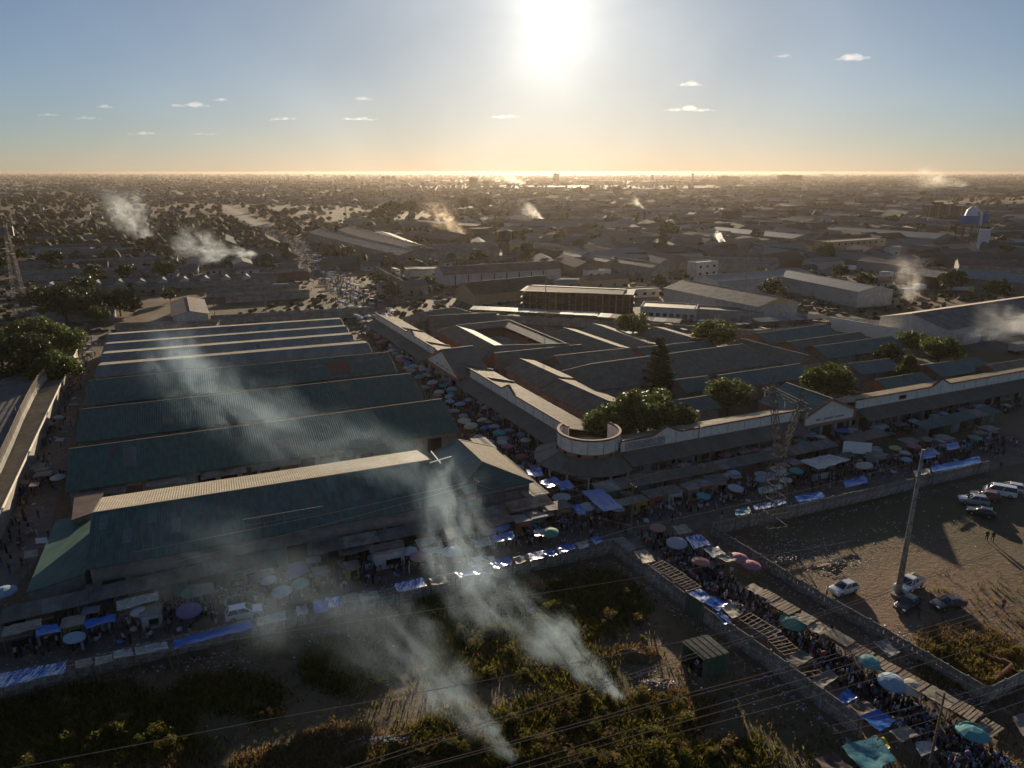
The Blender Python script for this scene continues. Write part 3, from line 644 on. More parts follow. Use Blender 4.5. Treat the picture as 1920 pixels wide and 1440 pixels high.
for i in range(4):
    j = (i + 1) % 4
    for name, q in (('roof_slope', [outr[i], outr[j], rg[j], rg[i]]), ('roof_slope', [inr[j], inr[i], rg[i], rg[j]])):
        b = MB(); b.slab(q if sgn > 0 else q[::-1], .12); b.build(name, M['faded_dark' if i % 2 else 'faded'], t)
    b = MB(); b.bar(rg[i] + Vector((0, 0, .05)), rg[j] + Vector((0, 0, .05)), .22, .12); b.bar(rg[i] + Vector((0, 0, .03)), outr[i] + Vector((0, 0, .05)), .25, .1); b.build('ridge_cap', M['faded'], t)
    wi, wj = offset(rg, 4.4 * sgn, 0)[i], offset(rg, 4.4 * sgn, 0)[j]
    b = MB(); b.bar(wi + Vector((0, 0, 2.1)), wj + Vector((0, 0, 2.1)), .25, 4.2); b.build('wall', M['orange'], t)
    wi, wj = offset(rg, -3.8 * sgn, 0)[i], offset(rg, -3.8 * sgn, 0)[j]
    b = MB(); b.bar(wi + Vector((0, 0, 2.1)), wj + Vector((0, 0, 2.1)), .25, 4.2); b.build('wall', M['orange'], t)
q = offset(rg, -3.4 * sgn, 3.0); mid = (q[0] + q[1] + q[2] + q[3]) / 4
b = MB(); b.slab([(p * .75 + mid * .25) for p in (q if sgn > 0 else q[::-1])], .1); b.build('yard_roof', M['galv'], t)

# small hall with hip end between the front hall and the umbrella street
gpx('hipped_hall', 'green hall with sunlit tan side slope between the front hall and the umbrella street', (860, 824), (905, 866), 6.8, 7.5, 7.0, 4.2, 'greenb', 'greywall', cat='market hall', group=None, hip=(0.01, 6.0), roof2='hiptan')
# ------------------------------------------------------------------ warehouses and works behind the market
def block(name, label, cat, a, b_, depth, h, wall='greywall', roof='asbestos', group=None, floors=0, nwin=6, parapet=.5, win='glass', z=0.0):
    """flat-roofed block: ground line a-b (photo points) is its near face"""
    A, B = G(a[0], a[1], z), G(b_[0], b_[1], z); d = B - A; L = d.length; ang = math.atan2(d.y, d.x)
    t = empty(name, ((A + B) / 2), ang); tag(t, label, cat, group); OCC.append((t.location.x - math.sin(ang) * depth / 2, t.location.y + math.cos(ang) * depth / 2, L / 2 + 2, depth / 2 + 2, ang))
    MB().box((0, depth / 2, h / 2), (L, depth, h)).build('wall', M[wall], t)
    MB().box((0, depth / 2, h + .06), (L - .5, depth - .5, .12)).build('roof', M[roof], t)
    if parapet:
        b = MB()
        for x, y, sx, sy in ((0, .12, L + .1, .26), (0, depth - .12, L + .1, .26), (-L / 2 + .1, depth / 2, .26, depth - .5), (L / 2 - .1, depth / 2, .26, depth - .5)): b.box((x, y, h + parapet / 2), (sx, sy, parapet))
        b.build('parapet', M[wall], t)
    for f in range(floors): windows_row(t, nwin, -L / 2 + .4, L / 2 - .4, 0, 1.7 + f * (h / max(1, floors)), min(1.6, L / nwin * .55), 1.2, win)
    return t
MID = [ # name, cat, ridge a, ridge b, zr, near, far, eave, roof, wall, kw, label
 ('factory_hall', (600, 428), (778, 468), 9, 11, 11, 6, 'asbestos', 'greywall', {'vents': 14}, 'long grey factory roof with a row of ridge vents beside the far market street'),
 ('factory_hall', (655, 424), (800, 462), 9, 11, 11, 6, 'brownroof', 'greywall', {'vents': 12}, 'long brown factory roof second from the far market street'),
 ('factory_hall', (760, 462), (920, 453), 9, 13, 9, 5.5, 'asbestos', 'greywall', {}, 'broad grey roof closing the near end of the long factory roofs'),
 ('warehouse', (712, 433), (760, 452), 8, 10, 9, 6, 'galv', 'greywall', {}, 'pale patched roof behind the long factory'),
 ('warehouse', (770, 432), (862, 443), 8, 9, 9, 5.5, 'brownroof', 'brick', {}, 'brown roof behind the factory, left of the water tower'),
 ('warehouse', (822, 500), (1040, 489), 8.6, 9.5, 8, 5.6, 'brownroof', 'whitewall', {'doors': [(6 + 7 * i, .5, 4.8, 'dark') for i in range(8)]}, 'long warehouse with brown roof and white ribbed front wall'),
 ('warehouse', (870, 530), (1022, 516), 8.8, 9, 9, 4.6, 'blackroof', 'ochre', {}, 'warehouse with blackened roof and tan gable end'),
 ('terrace_block', (963, 450), (1057, 462), 8, 6, 6, 6.4, 'rusty', 'ochre', {'doors': [(2 + 4 * i, 1.6, 1.2, 'dark') for i in range(14)]}, 'long two-storey terrace of shops right of the water tower'),
 ('terrace_block', (1060, 470), (1152, 485), 8, 6, 6, 6.4, 'galv', 'ochre', {'doors': [(2 + 4 * i, 1.6, 1.2, 'dark') for i in range(10)]}, 'two-storey shop terrace with pale patched roof, middle of the row'),
 ('terrace_block', (1150, 481), (1240, 494), 8, 7, 7, 6.2, 'galv', 'greywall', {}, 'last and nearest building of the shop terrace row'),
 ('warehouse', (1282, 524), (1465, 557), 9, 12, 11, 6.2, 'asbestos', 'whitewall', {'gwall': 'ochre'}, 'warehouse with grey roof, white side wall and ochre gable end'),
 ('warehouse', (1322, 516), (1500, 503), 8.6, 10, 9, 6.8, 'bluegrey', 'whitewall', {}, 'left wing of the L-shaped pale warehouse with white lower walls'),
 ('warehouse', (1478, 506), (1645, 537), 8.6, 10, 10, 6.8, 'bluegrey', 'whitewall', {}, 'right wing of the L-shaped pale warehouse with white lower walls'),
 ('warehouse', (1710, 588), (1990, 548), 9.5, 13, 12, 6.4, 'asbestos', 'whitewall', {'doors': [(8 + 14 * i, 4, 4.2, 'greywall') for i in range(6)], 'roof2': 'tanroof'}, 'big warehouse with a sunlit far roof slope behind the right arcade'),  # far slope of the grey roof coloured tan for the sun on it
 ('warehouse', (1270, 480), (1458, 484), 7, 10, 10, 5, 'asbestos', 'greywall', {}, 'low grey warehouse behind the L-shaped pale warehouse'),
 ('warehouse', (1345, 425), (1510, 440), 8, 14, 12, 5.5, 'bluegrey', 'greywall', {}, 'wide blue-grey roof with pale skylight bars'),
 ('warehouse', (1570, 425), (1775, 438), 9, 18, 18, 6, 'bluegrey', 'bluegrey', {}, 'huge blue-grey roof left of the steel silo plant'),
 ('warehouse', (1590, 412), (1780, 414), 9, 10, 10, 6, 'galv', 'greywall', {}, 'pale sheet roof behind the huge blue-grey roof'),
 ('warehouse', (1795, 484), (1990, 492), 8.5, 9, 9, 6, 'brownroof', 'greywall', {}, 'brown roof at the right edge in front of the white sign tower'),
 ('warehouse', (1785, 503), (1990, 520), 8.5, 10, 9, 5.5, 'bluegrey', 'greywall', {}, 'long grey-blue roof at the right edge above the lorries'),
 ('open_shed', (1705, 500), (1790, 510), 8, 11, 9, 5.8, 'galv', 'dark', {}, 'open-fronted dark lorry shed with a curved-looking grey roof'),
 ('warehouse', (1520, 404), (1640, 409), 8, 10, 10, 5.5, 'brownroof', 'brick', {}, 'dark red-brown roof beyond the blue-grey roofs'),
 ('warehouse', (1395, 404), (1490, 410), 7, 9, 9, 5, 'rusty', 'greywall', {}, 'rust-coloured roof behind the dark tank block'),
 ('warehouse', (955, 412), (1070, 417), 8, 10, 9, 5.5, 'brownroof', 'whitewall', {}, 'brown roof with pale wall just beyond the water tower'),
 ('warehouse', (1060, 405), (1180, 411), 8, 10, 10, 5.5, 'galv', 'greywall', {}, 'sunlit pale roof left of the two chimneys'),
 ('open_shed', (787, 412), (905, 420), 7.5, 9, 9, 6, 'rusty', 'dark', {}, 'open shed with a sunlit rusty roof under the orange smoke'),
 ('warehouse', (1115, 404), (1180, 402), 7, 9, 9, 5, 'brownroof', 'whitewall', {}, 'small brown roof with white wall near the chimneys'),
 ('house', (655, 408), (712, 411), 8, 10, 9, 5, 'faded_dark', 'greywall', {}, 'dark hipped roof behind the head of the long factory roofs'),
 ('row_building', (-40, 492), (333, 479), 5, 6, 5, 3.4, 'asbestos', 'greywall', {}, 'long grey row building on the left, furthest of three'),
 ('row_building', (33, 508), (372, 495), 5, 6, 5, 3.4, 'asbestos', 'greywall', {'vents': 10}, 'long grey row building on the left, middle of three'),
 ('row_building', (77, 529), (517, 511), 5.2, 5.5, 5, 3.4, 'asbestos', 'greywall', {}, 'long grey row building on the left with ten small gablets, nearest of three'),
 ('row_building', (-60, 474), (262, 463), 5, 6, 5, 3.4, 'faded_dark', 'greywall', {}, 'long dark row building on the left, behind the three grey rows'),
 ('row_building', (20, 461), (300, 451), 5, 7, 6, 3.4, 'brownroof', 'greywall', {}, 'brown row building on the left, second behind the grey rows'),
 ('row_building', (-60, 449), (205, 440), 5, 7, 6, 3.4, 'asbestos', 'greywall', {}, 'grey row building on the left, furthest behind the grey rows'),
 ('shed', (350, 556), (356, 583), 6.2, 6.5, 6.5, 4.6, 'brownroof', 'whitewall', {}, 'brown-roofed shed with white gable wall behind the green halls'),
 ('stall_row', (218, 606), (410, 601), 3.6, 3, 3, 2.9, 'rusty', 'greywall', {}, 'rusty patchwork roof row behind the green halls, left of the shed track'),
 ('stall_row', (398, 592), (700, 575), 3.6, 3, 3, 2.9, 'galv', 'greywall', {}, 'long pale sheet roof row behind the green halls by the far umbrella street'),
 ('stall_row', (385, 541), (560, 532), 4, 4, 3, 3, 'galv', 'greywall', {}, 'long pale roof row on the derelict ground left of the street'),
 ('stall_row', (420, 552), (580, 543), 3.5, 3, 3, 2.8, 'rusty', 'greywall', {}, 'rusty low roof row on the derelict ground, nearest the halls'),
 ('stall_row', (515, 507), (575, 503), 5, 5, 5, 4, 'galv', 'brick', {}, 'square pale roof at the end of the grey rows'),
 ('house', (60, 585), (215, 575), 4.5, 5, 5, 3, 'bluegrey', 'bluegrey', {}, 'blue-grey container-like building behind the trees on the left'),
]
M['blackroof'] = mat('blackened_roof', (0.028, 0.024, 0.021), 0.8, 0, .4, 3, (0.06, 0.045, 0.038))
for nm, a, b_, zr, wn_, wf_, ze, rm, wm, kw, lab in MID:
    t = gable(nm, lab, nm.replace('_', ' '), G(*a, zr), G(*b_, zr), wn_, wf_, ze, rm, wm, group=None, **kw)
    if 'gablets' in lab: ROW = t; ROW['len'] = (G(*a, zr) - G(*b_, zr)).length
# gablets on the nearest grey row are parts of it
for k in range(10):
    L = ROW.get('len'); x = -L / 2 + L * (k + .5) / 11; b = MB()
    b.slab([(x - 2.6, -6.2, 3.9), (x, -6.2, 5.5), (x, -.2, 5.5), (x - 2.6, -.2, 3.9)], .1); b.slab([(x, -6.2, 5.5), (x + 2.6, -6.2, 3.9), (x + 2.6, -.2, 3.9), (x, -.2, 5.5)], .1)
    o = b.build('gablet', M['galv'], ROW); MB().prism([(x - 2.2, -6, 3.2), (x + 2.2, -6, 3.2), (x + 2.2, -6, 4), (x, -6, 5.3), (x - 2.2, -6, 4)], (0, .15, 0)).build('gablet_wall', M['whitewall'], o)
blocks = [
 ((1552, 482), (1657, 474), 12, 9.5, 'ochre', 'rusty', 3, 9, 'ochre three-storey office block with rows of windows'),
 ((1657, 480), (1745, 478), 10, 5.5, 'whitewall', 'brownroof', 1, 6, 'low white block beside the ochre office block'),
 ((1200, 596), (1305, 602), 12, 4.2, 'whitewall', 'rusty', 1, 8, 'white flat block with a cluttered rusty roof behind the arcade'),
 ((1300, 600), (1430, 608), 8, 4.0, 'greywall', 'asbestos', 0, 0, 'low grey shop block with blue front beside the ochre gable'),
 ((762, 522), (822, 520), 10, 4.5, 'whitewall', 'galv', 1, 4, 'low white yard office beside the round white tank'),
 ((1165, 560), (1235, 556), 6, 3.4, 'whitewall', 'galv', 1, 4, 'small white block in the yard left of the ochre gable warehouse'),
 ((1100, 522), (1145, 520), 6, 3.6, 'cream', 'galv', 1, 3, 'small cream block beside the white containers'),
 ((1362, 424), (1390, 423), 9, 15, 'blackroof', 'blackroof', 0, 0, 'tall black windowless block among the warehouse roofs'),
 ((1305, 520), (1345, 516), 7, 7.5, 'whitewall', 'galv', 2, 3, 'narrow white two-storey house at the corner of the L-shaped warehouse'),
 ((885, 449), (925, 447), 9, 8.5, 'blackroof', 'galv', 0, 0, 'dark block with a green tank on its roof, left of the water tower'),
]
for a, b_, dp_, h, wm, rm, fl, nw, lab in blocks:
    block('building', lab, 'building', a, b_, dp_, h, wm, rm, floors=fl, nwin=max(1, nw))
# unfinished concrete frame
A, B_ = G(975, 583), G(1186, 592); d = (B_ - A); L = d.length; t = empty('frame_building', A, math.atan2(d.y, d.x)); tag(t, 'unfinished dark concrete frame building with rows of open bays behind the arcade', 'building')
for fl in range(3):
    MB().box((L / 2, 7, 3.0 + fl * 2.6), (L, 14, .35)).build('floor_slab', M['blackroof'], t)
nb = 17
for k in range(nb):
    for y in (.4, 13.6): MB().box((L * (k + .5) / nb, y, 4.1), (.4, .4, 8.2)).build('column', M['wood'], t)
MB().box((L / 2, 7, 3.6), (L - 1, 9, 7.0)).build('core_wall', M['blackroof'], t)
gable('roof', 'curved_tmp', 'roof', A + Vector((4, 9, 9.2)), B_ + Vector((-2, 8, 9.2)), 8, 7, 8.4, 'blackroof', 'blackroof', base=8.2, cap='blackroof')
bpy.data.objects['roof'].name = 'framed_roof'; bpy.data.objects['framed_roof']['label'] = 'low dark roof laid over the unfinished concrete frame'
# perimeter wall and strip roofs behind the block
def plain_wall(label, pts, h, m='greywall', th=.3):
    pts = [G(*p) for p in pts]; t = empty('perimeter_wall', pts[0]); tag(t, label, 'wall')
    for p, q in zip(pts, pts[1:]):
        d = q - p; n = max(1, int(d.length / 6))
        for k in range(n):
            a, c = p.lerp(q, k / n) - pts[0], p.lerp(q, (k + 1) / n) - pts[0]
            b = MB(); b.bar(a + Vector((0, 0, h / 2)), c + Vector((0, 0, h / 2)), th, h); b.build('wall_panel', M[m], t)
            b = MB(); b.box((a.x, a.y, h / 2 + .1), (.45, .45, h + .2), math.atan2(d.y, d.x)); b.build('pier', M[m], t)
plain_wall('pale perimeter wall along the rear of the arcade block', [(930, 604), (1250, 622), (1420, 634), (1560, 618)], 2.8, 'greywall')
plain_wall('pale wall running beside the far railway terrace', [(1000, 480), (1150, 512), (1300, 542)], 2.6, 'greywall')
plain_wall('long grey wall right of the factory along the far street', [(690, 500), (800, 560)], 2.6, 'greywall')
plain_wall('pink stepped wall behind the rear right roofs', [(1555, 618), (1690, 642), (1720, 640)], 4.6, 'cream')
def strip_roof(label, a, b_, w, z, m='asbestos', drop=.5, posts=True, name='stall_row'):
    """narrow mono-pitch roof on posts over a line of stalls; a-b is its near edge"""
    A, B = G(a[0], a[1], z), G(b_[0], b_[1], z); d = B - A; L = d.length; o = Vector((A.x, A.y, 0)); t = empty(name, o, math.atan2(d.y, d.x)); tag(t, label, 'stall roof')
    x = 0.0
    while x < L - .1:
        w1 = min(L - x, rnd.uniform(3.2, 5.2)); k = rnd.uniform(-.06, .06)
        b = MB(); ribbed(b, x, x + w1 - .03, 0, z + k, w, z + drop + k, .45, .04); b.slab([(x, 0, z + k - .02), (x + w1 - .03, 0, z + k - .02), (x + w1 - .03, w, z + drop + k - .02), (x, w, z + drop + k - .02)], .04)
        b.build('roof_sheet', M[m if rnd.random() < .75 else rnd.choice(['galv', 'faded_dark', 'rusty'])], t); x += w1
    if posts:
        for k in range(int(L / 4) + 1):
            for y in (.15, w - .15):
                MB().box((min(L - .1, .1 + k * 4), y, (z - .1 + (drop * y / w)) / 2), (.12, .12, z - .1 + drop * y / w)).build('post', M['wood'], t)
        k = 0.0
        while k < L - 2:
            wv = rnd.uniform(1.8, 3.4)
            if rnd.random() < .7: MB().box((k + wv / 2, w * .62, 1.1), (wv - .15, w * .45, 2.2)).build('stall_back', M[rnd.choice(['wood', 'tealdoor', 'greywall', 'rusty', 'dark', 'dark'])], t)
            k += wv
    return t
strip_roof('curved dark awning row behind the arcade block, left stretch', (880, 580), (1120, 592), 5, 4.2, 'bluegrey')
strip_roof('curved dark awning row behind the arcade block, right stretch', (1120, 594), (1275, 606), 5, 4.2, 'bluegrey')
strip_roof('blue-fronted awning row below the ochre gable warehouse', (1425, 604), (1560, 596), 5, 4.0, 'bluegrey')
strip_roof('dusty strip roof along the wall by the big right warehouse', (1490, 592), (1690, 612), 4, 3.6, 'galv')

# water tower
p = G(949, 486); t = empty('water_tower', p); tag(t, 'brown octagonal water tower on a thick stem among the factories', 'water tower')
MB().lathe([(2.6, 0), (2.3, 12)], 8).build('stem', M['brick'], t); MB().lathe([(2.6, 12), (4.8, 13.2), (4.8, 17.5), (4.4, 18.2), (.4, 19.4)], 8).build('tank', M['blackroof'], t)
b = MB(); [b.bar((4.85 * math.cos(a), 4.85 * math.sin(a), 13.2), (4.85 * math.cos(a), 4.85 * math.sin(a), 17.6), .3) for a in [math.pi / 4 * k for k in range(8)]]; b.build('tank_rib', M['brick'], t)
# chimneys
for k, (x, y, h) in enumerate(((1195, 424, 0), (1208, 423, 0))):
    t = empty('chimney', G(x, y)); tag(t, 'tall dark factory chimney, %s of the pair' % ('left' if k == 0 else 'right one with the smoke,'), 'chimney', 'pair of factory chimneys')
    MB().lathe([(1.3, 0), (.95, 14.5)], 12).build('shaft', M['blackroof'], t); MB().lathe([(1.1, 14.5), (1.1, 15.2)], 12).build('rim', M['brick'], t)
# tanks
for x, y, r, h, m, lab in ((783, 520, 6, 4.5, 'whitewall', 'round white storage tank in the yard below the factory'), (1231, 432, 4, 7, 'bluegrey', 'pale cylindrical tank behind the palm'), (905, 441, 1.6, 3, 'greenb', 'small green roof tank on the dark block')):
    t = empty('storage_tank', G(x, y)); tag(t, lab, 'tank')
    if m == 'greenb': t.location.z = 8.6
    MB().lathe([(r, 0), (r, h)], 20).build('shell', M[m], t); MB().lathe([(r + .15, h), (r * .6, h + .5), (.1, h + .8)], 20).build('lid', M['galv'], t)
# silo plant at right
p = G(1815, 466); t = empty('silo_plant', p); tag(t, 'blue and white steel silo plant on a dark frame near the right edge', 'plant')
b = MB()
for x in (-9, -3, 3, 9):
    for y in (-4, 4): b.bar((x, y, 0), (x, y, 17), .5)
for z in (5, 11, 16.5):
    for y in (-4, 4): b.bar((-9, y, z), (9, y, z), .4)
    for x in (-9, -3, 3, 9): b.bar((x, -4, z), (x, 4, z), .4)
b.build('steel_frame', M['blackroof'], t)
M['bluesteel'] = mat('blue_steel', (0.035, 0.10, 0.27), .5, var=.2, vscale=3); M['palesteel'] = mat('pale_steel', (0.42, 0.47, 0.55), .5, var=.15, vscale=3)
MB().box((-3, 0, 21), (10, 8, 6)).build('hopper', M['bluesteel'], t)
MB().lathe([(4.4, 24), (3.4, 28), (.6, 31)], 8, (-2, 0, 0)).build('hopper_cone', M['palesteel'], t)
MB().lathe([(2.2, 19), (2.6, 21), (2.6, 25), (.4, 26.5)], 12, (8.5, 0, 0)).build('silo', M['bluesteel'], t)
b = MB(); b.bar((0, 0, 30.5), (6.4, 0, 25.5), 1.2); b.bar((5, -1, 12), (5, -1, 26), 1.4); b.build('chute', M['palesteel'], t)
b = MB(); b.box((-9, -1, 12), (3.4, 3, 3.4)); b.build('cabin', M['rusty'], t)
# white sign tower with a round emblem
p = G(1838, 480); t = empty('sign_tower', p); tag(t, 'white slab tower with a dark crescent emblem and small yellow marks near the right edge', 'sign tower')
MB().box((0, 0, 8.8), (6.2, 3, 17.6)).build('slab', M['palesteel'], t)
b = MB(); pts = [(1.9 * math.cos(a), -1.56, 8 + 1.9 * math.sin(a)) for a in [2 * math.pi * k / 20 for k in range(20)]]; b.prism(pts, (0, .1, 0)); b.build('emblem_disc', M['dark'], t)
b = MB(); o_ = [(1.15 * math.cos(a), 1.15 * math.sin(a)) for a in [R(-150 + 20 * k) for k in range(13)]]; i_ = [(.2 + .75 * math.cos(a), .35 + .8 * math.sin(a)) for a in [R(90 - 20 * k) for k in range(13)]]
b.prism([(x, -1.62, 8 + z) for x, z in o_ + i_], (0, .06, 0)); b.build('emblem_crescent', M['whitepaint'], t)
M['yellow'] = mat('yellow_paint', (0.55, 0.40, 0.05), .6)
b = MB(); b.box((-.9, -1.55, 14.4), (1.6, .1, .5)); b.box((1.1, -1.55, 14.2), (1.3, .1, 1.2)); b.box((-.9, -1.55, 13.5), (1.4, .1, .4)); b.build('lettering', M['yellow'], t)
plain_wall('bright white wall at the foot of the sign tower', [(1795, 471), (1838, 468)], 4.5, 'palesteel')
# brown elevator towers, grouped stacks behind the plant
for k, (x, w, h) in enumerate(((1735, 7, 20), (1752, 8, 23), (1772, 9, 21), (1795, 7, 19))):
    t = empty('grain_tower', G(x, 420)); tag(t, 'brown grain tower beyond the blue-grey roof, %s from the left of four' % ['first', 'second', 'third', 'fourth'][k], 'tower', 'brown grain towers')
    MB().box((0, 0, h / 2), (w, 8, h)).build('shaft', M['brick'], t); MB().box((0, 0, h + .3), (w + .6, 8.6, .6)).build('cap', M['greywall'], t)
    MB().box((0, -4.1, h / 2), (1.2, .3, h - 1)).build('pilaster', M['greywall'], t)
# horizon landmarks
M['farwall'] = mat('silhouette_concrete', (0.075, 0.068, 0.06), .9, 0, .2, 6)  # colour darkened so the horizon blocks show as silhouettes in the haze
for k, (x, y, w, d_, h, lab) in enumerate(((888, 353, 30, 20, 34, 'tall dark grain block standing on the horizon left of the sun'), (912, 354, 22, 20, 24, 'lower half of the dark grain block on the horizon'),
        (1043, 341, 34, 20, 44, 'narrow tower block on the horizon below the sun'), (1365, 342, 110, 30, 30, 'wide flat factory block on the right horizon'), (1480, 342, 120, 30, 36, 'wide stepped factory block further right on the horizon'),
        (1330, 345, 80, 30, 18, 'low pale factory left of the wide horizon blocks'), (1550, 330, 160, 40, 28, 'long faint shed on the right horizon'), (757, 345, 26, 20, 16, 'small block on the horizon by the silos'))):
    p = G(x, y); sc = 1.0; t = empty('horizon_building', p); tag(t, lab, 'building')
    MB().box((0, 0, h / 2), (w, d_, h)).build('wall', M['farwall'], t); MB().box((-w * .2, 0, h + 2.0), (w * .3, d_ * .6, 4.0)).build('roof_house', M['farwall'], t); MB().box((0, 0, h + .3), (w + 1, d_ + 1, .6)).build('roof', M['asbestos'], t)
for k, x in enumerate((648, 662, 718, 728, 738)):
    p = G(x, 341); t = empty('grain_silo', p); tag(t, 'domed grain silo on the horizon, %s from the left of five' % ['first', 'second', 'third', 'fourth', 'fifth'][k], 'silo', 'domed silos on the horizon')
    MB().lathe([(14, 0), (14, 24)], 16).build('shell', M['farwall'], t); MB().lathe([(14.5, 24), (7, 31), (.6, 34)], 16).build('dome', M['farwall'], t)
# masts
for k, (x, y, top, lab) in enumerate(((170, 338, 40, 'dark mast on the left horizon'), (1222, 350, 44, 'thin lattice mast on the horizon right of the sun'), (1297, 352, 50, 'tallest thin mast on the horizon right of the sun'), (116, 334, 40, 'faint mast at the far left horizon'), (650, 426, 34, 'slim mast standing among the roofs left of the factory'), (580, 343, 40, 'thin mast on the horizon left of the silos'), (1395, 560, 26, 'tall bare lamp mast in the yard behind the arcade'), (1022, 620, 20, 'thin pole inside the arcade block'))):
    p = G(x, y); t = empty('mast', p); tag(t, lab, 'mast'); w = max(.5, p.y / 900) if k < 6 else .25
    b = MB()
    for sx, sy in ((-1, -1), (1, -1), (0, 1)): b.bar((sx * w, sy * w, 0), (sx * w * .4, sy * w * .4, top), w * .3)
    b.build('leg', M['steel'], t); b = MB()
    for q in range(int(top / 3)): b.bar((-w, -w, q * 3), (w, -w, q * 3 + 3), w * .2); b.bar((w, -w, q * 3), (0, w, q * 3 + 3), w * .2)
    b.build('bracing', M['steel'], t)
    if k < 6: b = MB(); b.box((0, 0, top - 3), (w * 3, w * 3, 3)); b.build('antenna', M['steel'], t)
# ------------------------------------------------------------------ far townships: houses one by one, then the mass behind
OCC += [(-40, 165, 70, 85, R(24)), (60, 180, 85, 75, R(24)), (15, 70, 90, 45, R(24))]
ROADPTS = [G(700, 600), G(620, 520), G(545, 455), G(490, 425), G(420, 385), G(380, 360), G(350, 345)]
def near_road(x, y, w=16):
    for p, q in zip(ROADPTS, ROADPTS[1:]):
        d = q - p; L = d.length; k = max(0, min(1, ((x - p.x) * d.x + (y - p.y) * d.y) / L ** 2))
        if math.hypot(x - p.x - d.x * k, y - p.y - d.y * k) < w: return True
    return False
M['roofs_far'] = palette_mat('far_roof_colours', [(0.15, 0.14, 0.13), (0.10, 0.075, 0.06), (0.20, 0.19, 0.18), (0.12, 0.11, 0.10), (0.085, 0.06, 0.05), (0.16, 0.12, 0.09), (0.24, 0.23, 0.21), (0.09, 0.095, 0.09)], .9, .08, objrand=True)
M['walls_far'] = palette_mat('far_wall_colours', [(0.30, 0.27, 0.23), (0.42, 0.39, 0.35), (0.22, 0.17, 0.13), (0.36, 0.28, 0.20), (0.27, 0.25, 0.23)], .9, objrand=True)
M['mass_far'] = palette_mat('far_settlement_colours', [(0.15, 0.14, 0.13), (0.10, 0.075, 0.06), (0.20, 0.19, 0.18), (0.12, 0.11, 0.10), (0.085, 0.06, 0.05), (0.28, 0.26, 0.24), (0.22, 0.17, 0.13), (0.09, 0.095, 0.09)], .95, .05)
house_kinds = []
for L, w, h, zr in ((10, 7, 3, 4.6), (14, 8, 3, 5), (8, 6, 2.6, 3.2), (22, 10, 4.5, 6.2), (30, 14, 5.5, 7.2), (12, 9, 3, 4.2)):
    wm = MB(); wm.prism([(-L / 2, -w / 2, 0), (-L / 2, w / 2, 0), (-L / 2, w / 2, h), (-L / 2, 0, zr - .1), (-L / 2, -w / 2, h)], (L, 0, 0)); wm = wm.mesh('wall', M['walls_far'])
    rm = []
    for s_ in (-1, 1):
        b = MB(); pts = [(-L / 2 - .4, s_ * (w / 2 + .5), h - .15), (L / 2 + .4, s_ * (w / 2 + .5), h - .15), (L / 2 + .4, 0, zr), (-L / 2 - .4, 0, zr)]
        b.slab(pts if s_ < 0 else pts[::-1], .12); rm.append(b.mesh('roof_slope', M['roofs_far']))
    dm = MB(); dm.box((L * .15, -w / 2 - .02, 1.1), (1.0, .1, 2.2)); dm = dm.mesh('door', M['dark'])
    vm = MB(); vm.box((-L * .22, -w / 2 - .02, 1.6), (1.4, .1, 1.1)); vm = vm.mesh('window', M['dark'])
    house_kinds.append((wm, rm, dm, vm))
WORDS = {0: 'small low house', 1: 'longer low house', 2: 'tiny flat shack', 3: 'small workshop', 4: 'broad low warehouse', 5: 'square low house'}
spots = []
hr = random.Random(11)
tries = 0
while len(spots) < 300 and tries < 60000:
    tries += 1
    y = 330 + 900 * hr.random() ** 1.5; x = hr.uniform(-.78, .78) * y
    k = hr.choice([0, 0, 1, 2, 2, 3, 5, 5]) if x < y * .02 else hr.choice([1, 3, 4, 4, 3, 5, 0])
    r = (7, 9, 6, 13, 18, 8)[k]
    if not free(x, y, r) or near_road(x, y, 10 + r): continue
    if any((x - a) ** 2 + (y - b_) ** 2 < (r + c) ** 2 * .8 for a, b_, c, _ in spots): continue
    spots.append((x, y, r, k))
for x, y, r, k in spots:
    side = 'left township' if x < -y * .12 else ('right works quarter' if x > y * .08 else 'quarter under the sun')
    dist = 'near' if y < 520 else ('middle' if y < 800 else 'far')
    a = R(24) + hr.choice([0, 0, 0, math.pi / 2]) + hr.gauss(0, .08)
    wm, rm, dm, vm = house_kinds[k]
    t = empty('house' if k != 4 else 'warehouse', (x, y, 0), a); tag(t, '%s in the %s part of the %s' % (WORDS[k], dist, side), 'house' if k != 4 else 'warehouse', 'houses of the far townships')
    link('wall', wm, t)
    for q in rm: link('roof_slope', q, t)
    if y < 700: link('door', dm, t); link('window', vm, t)
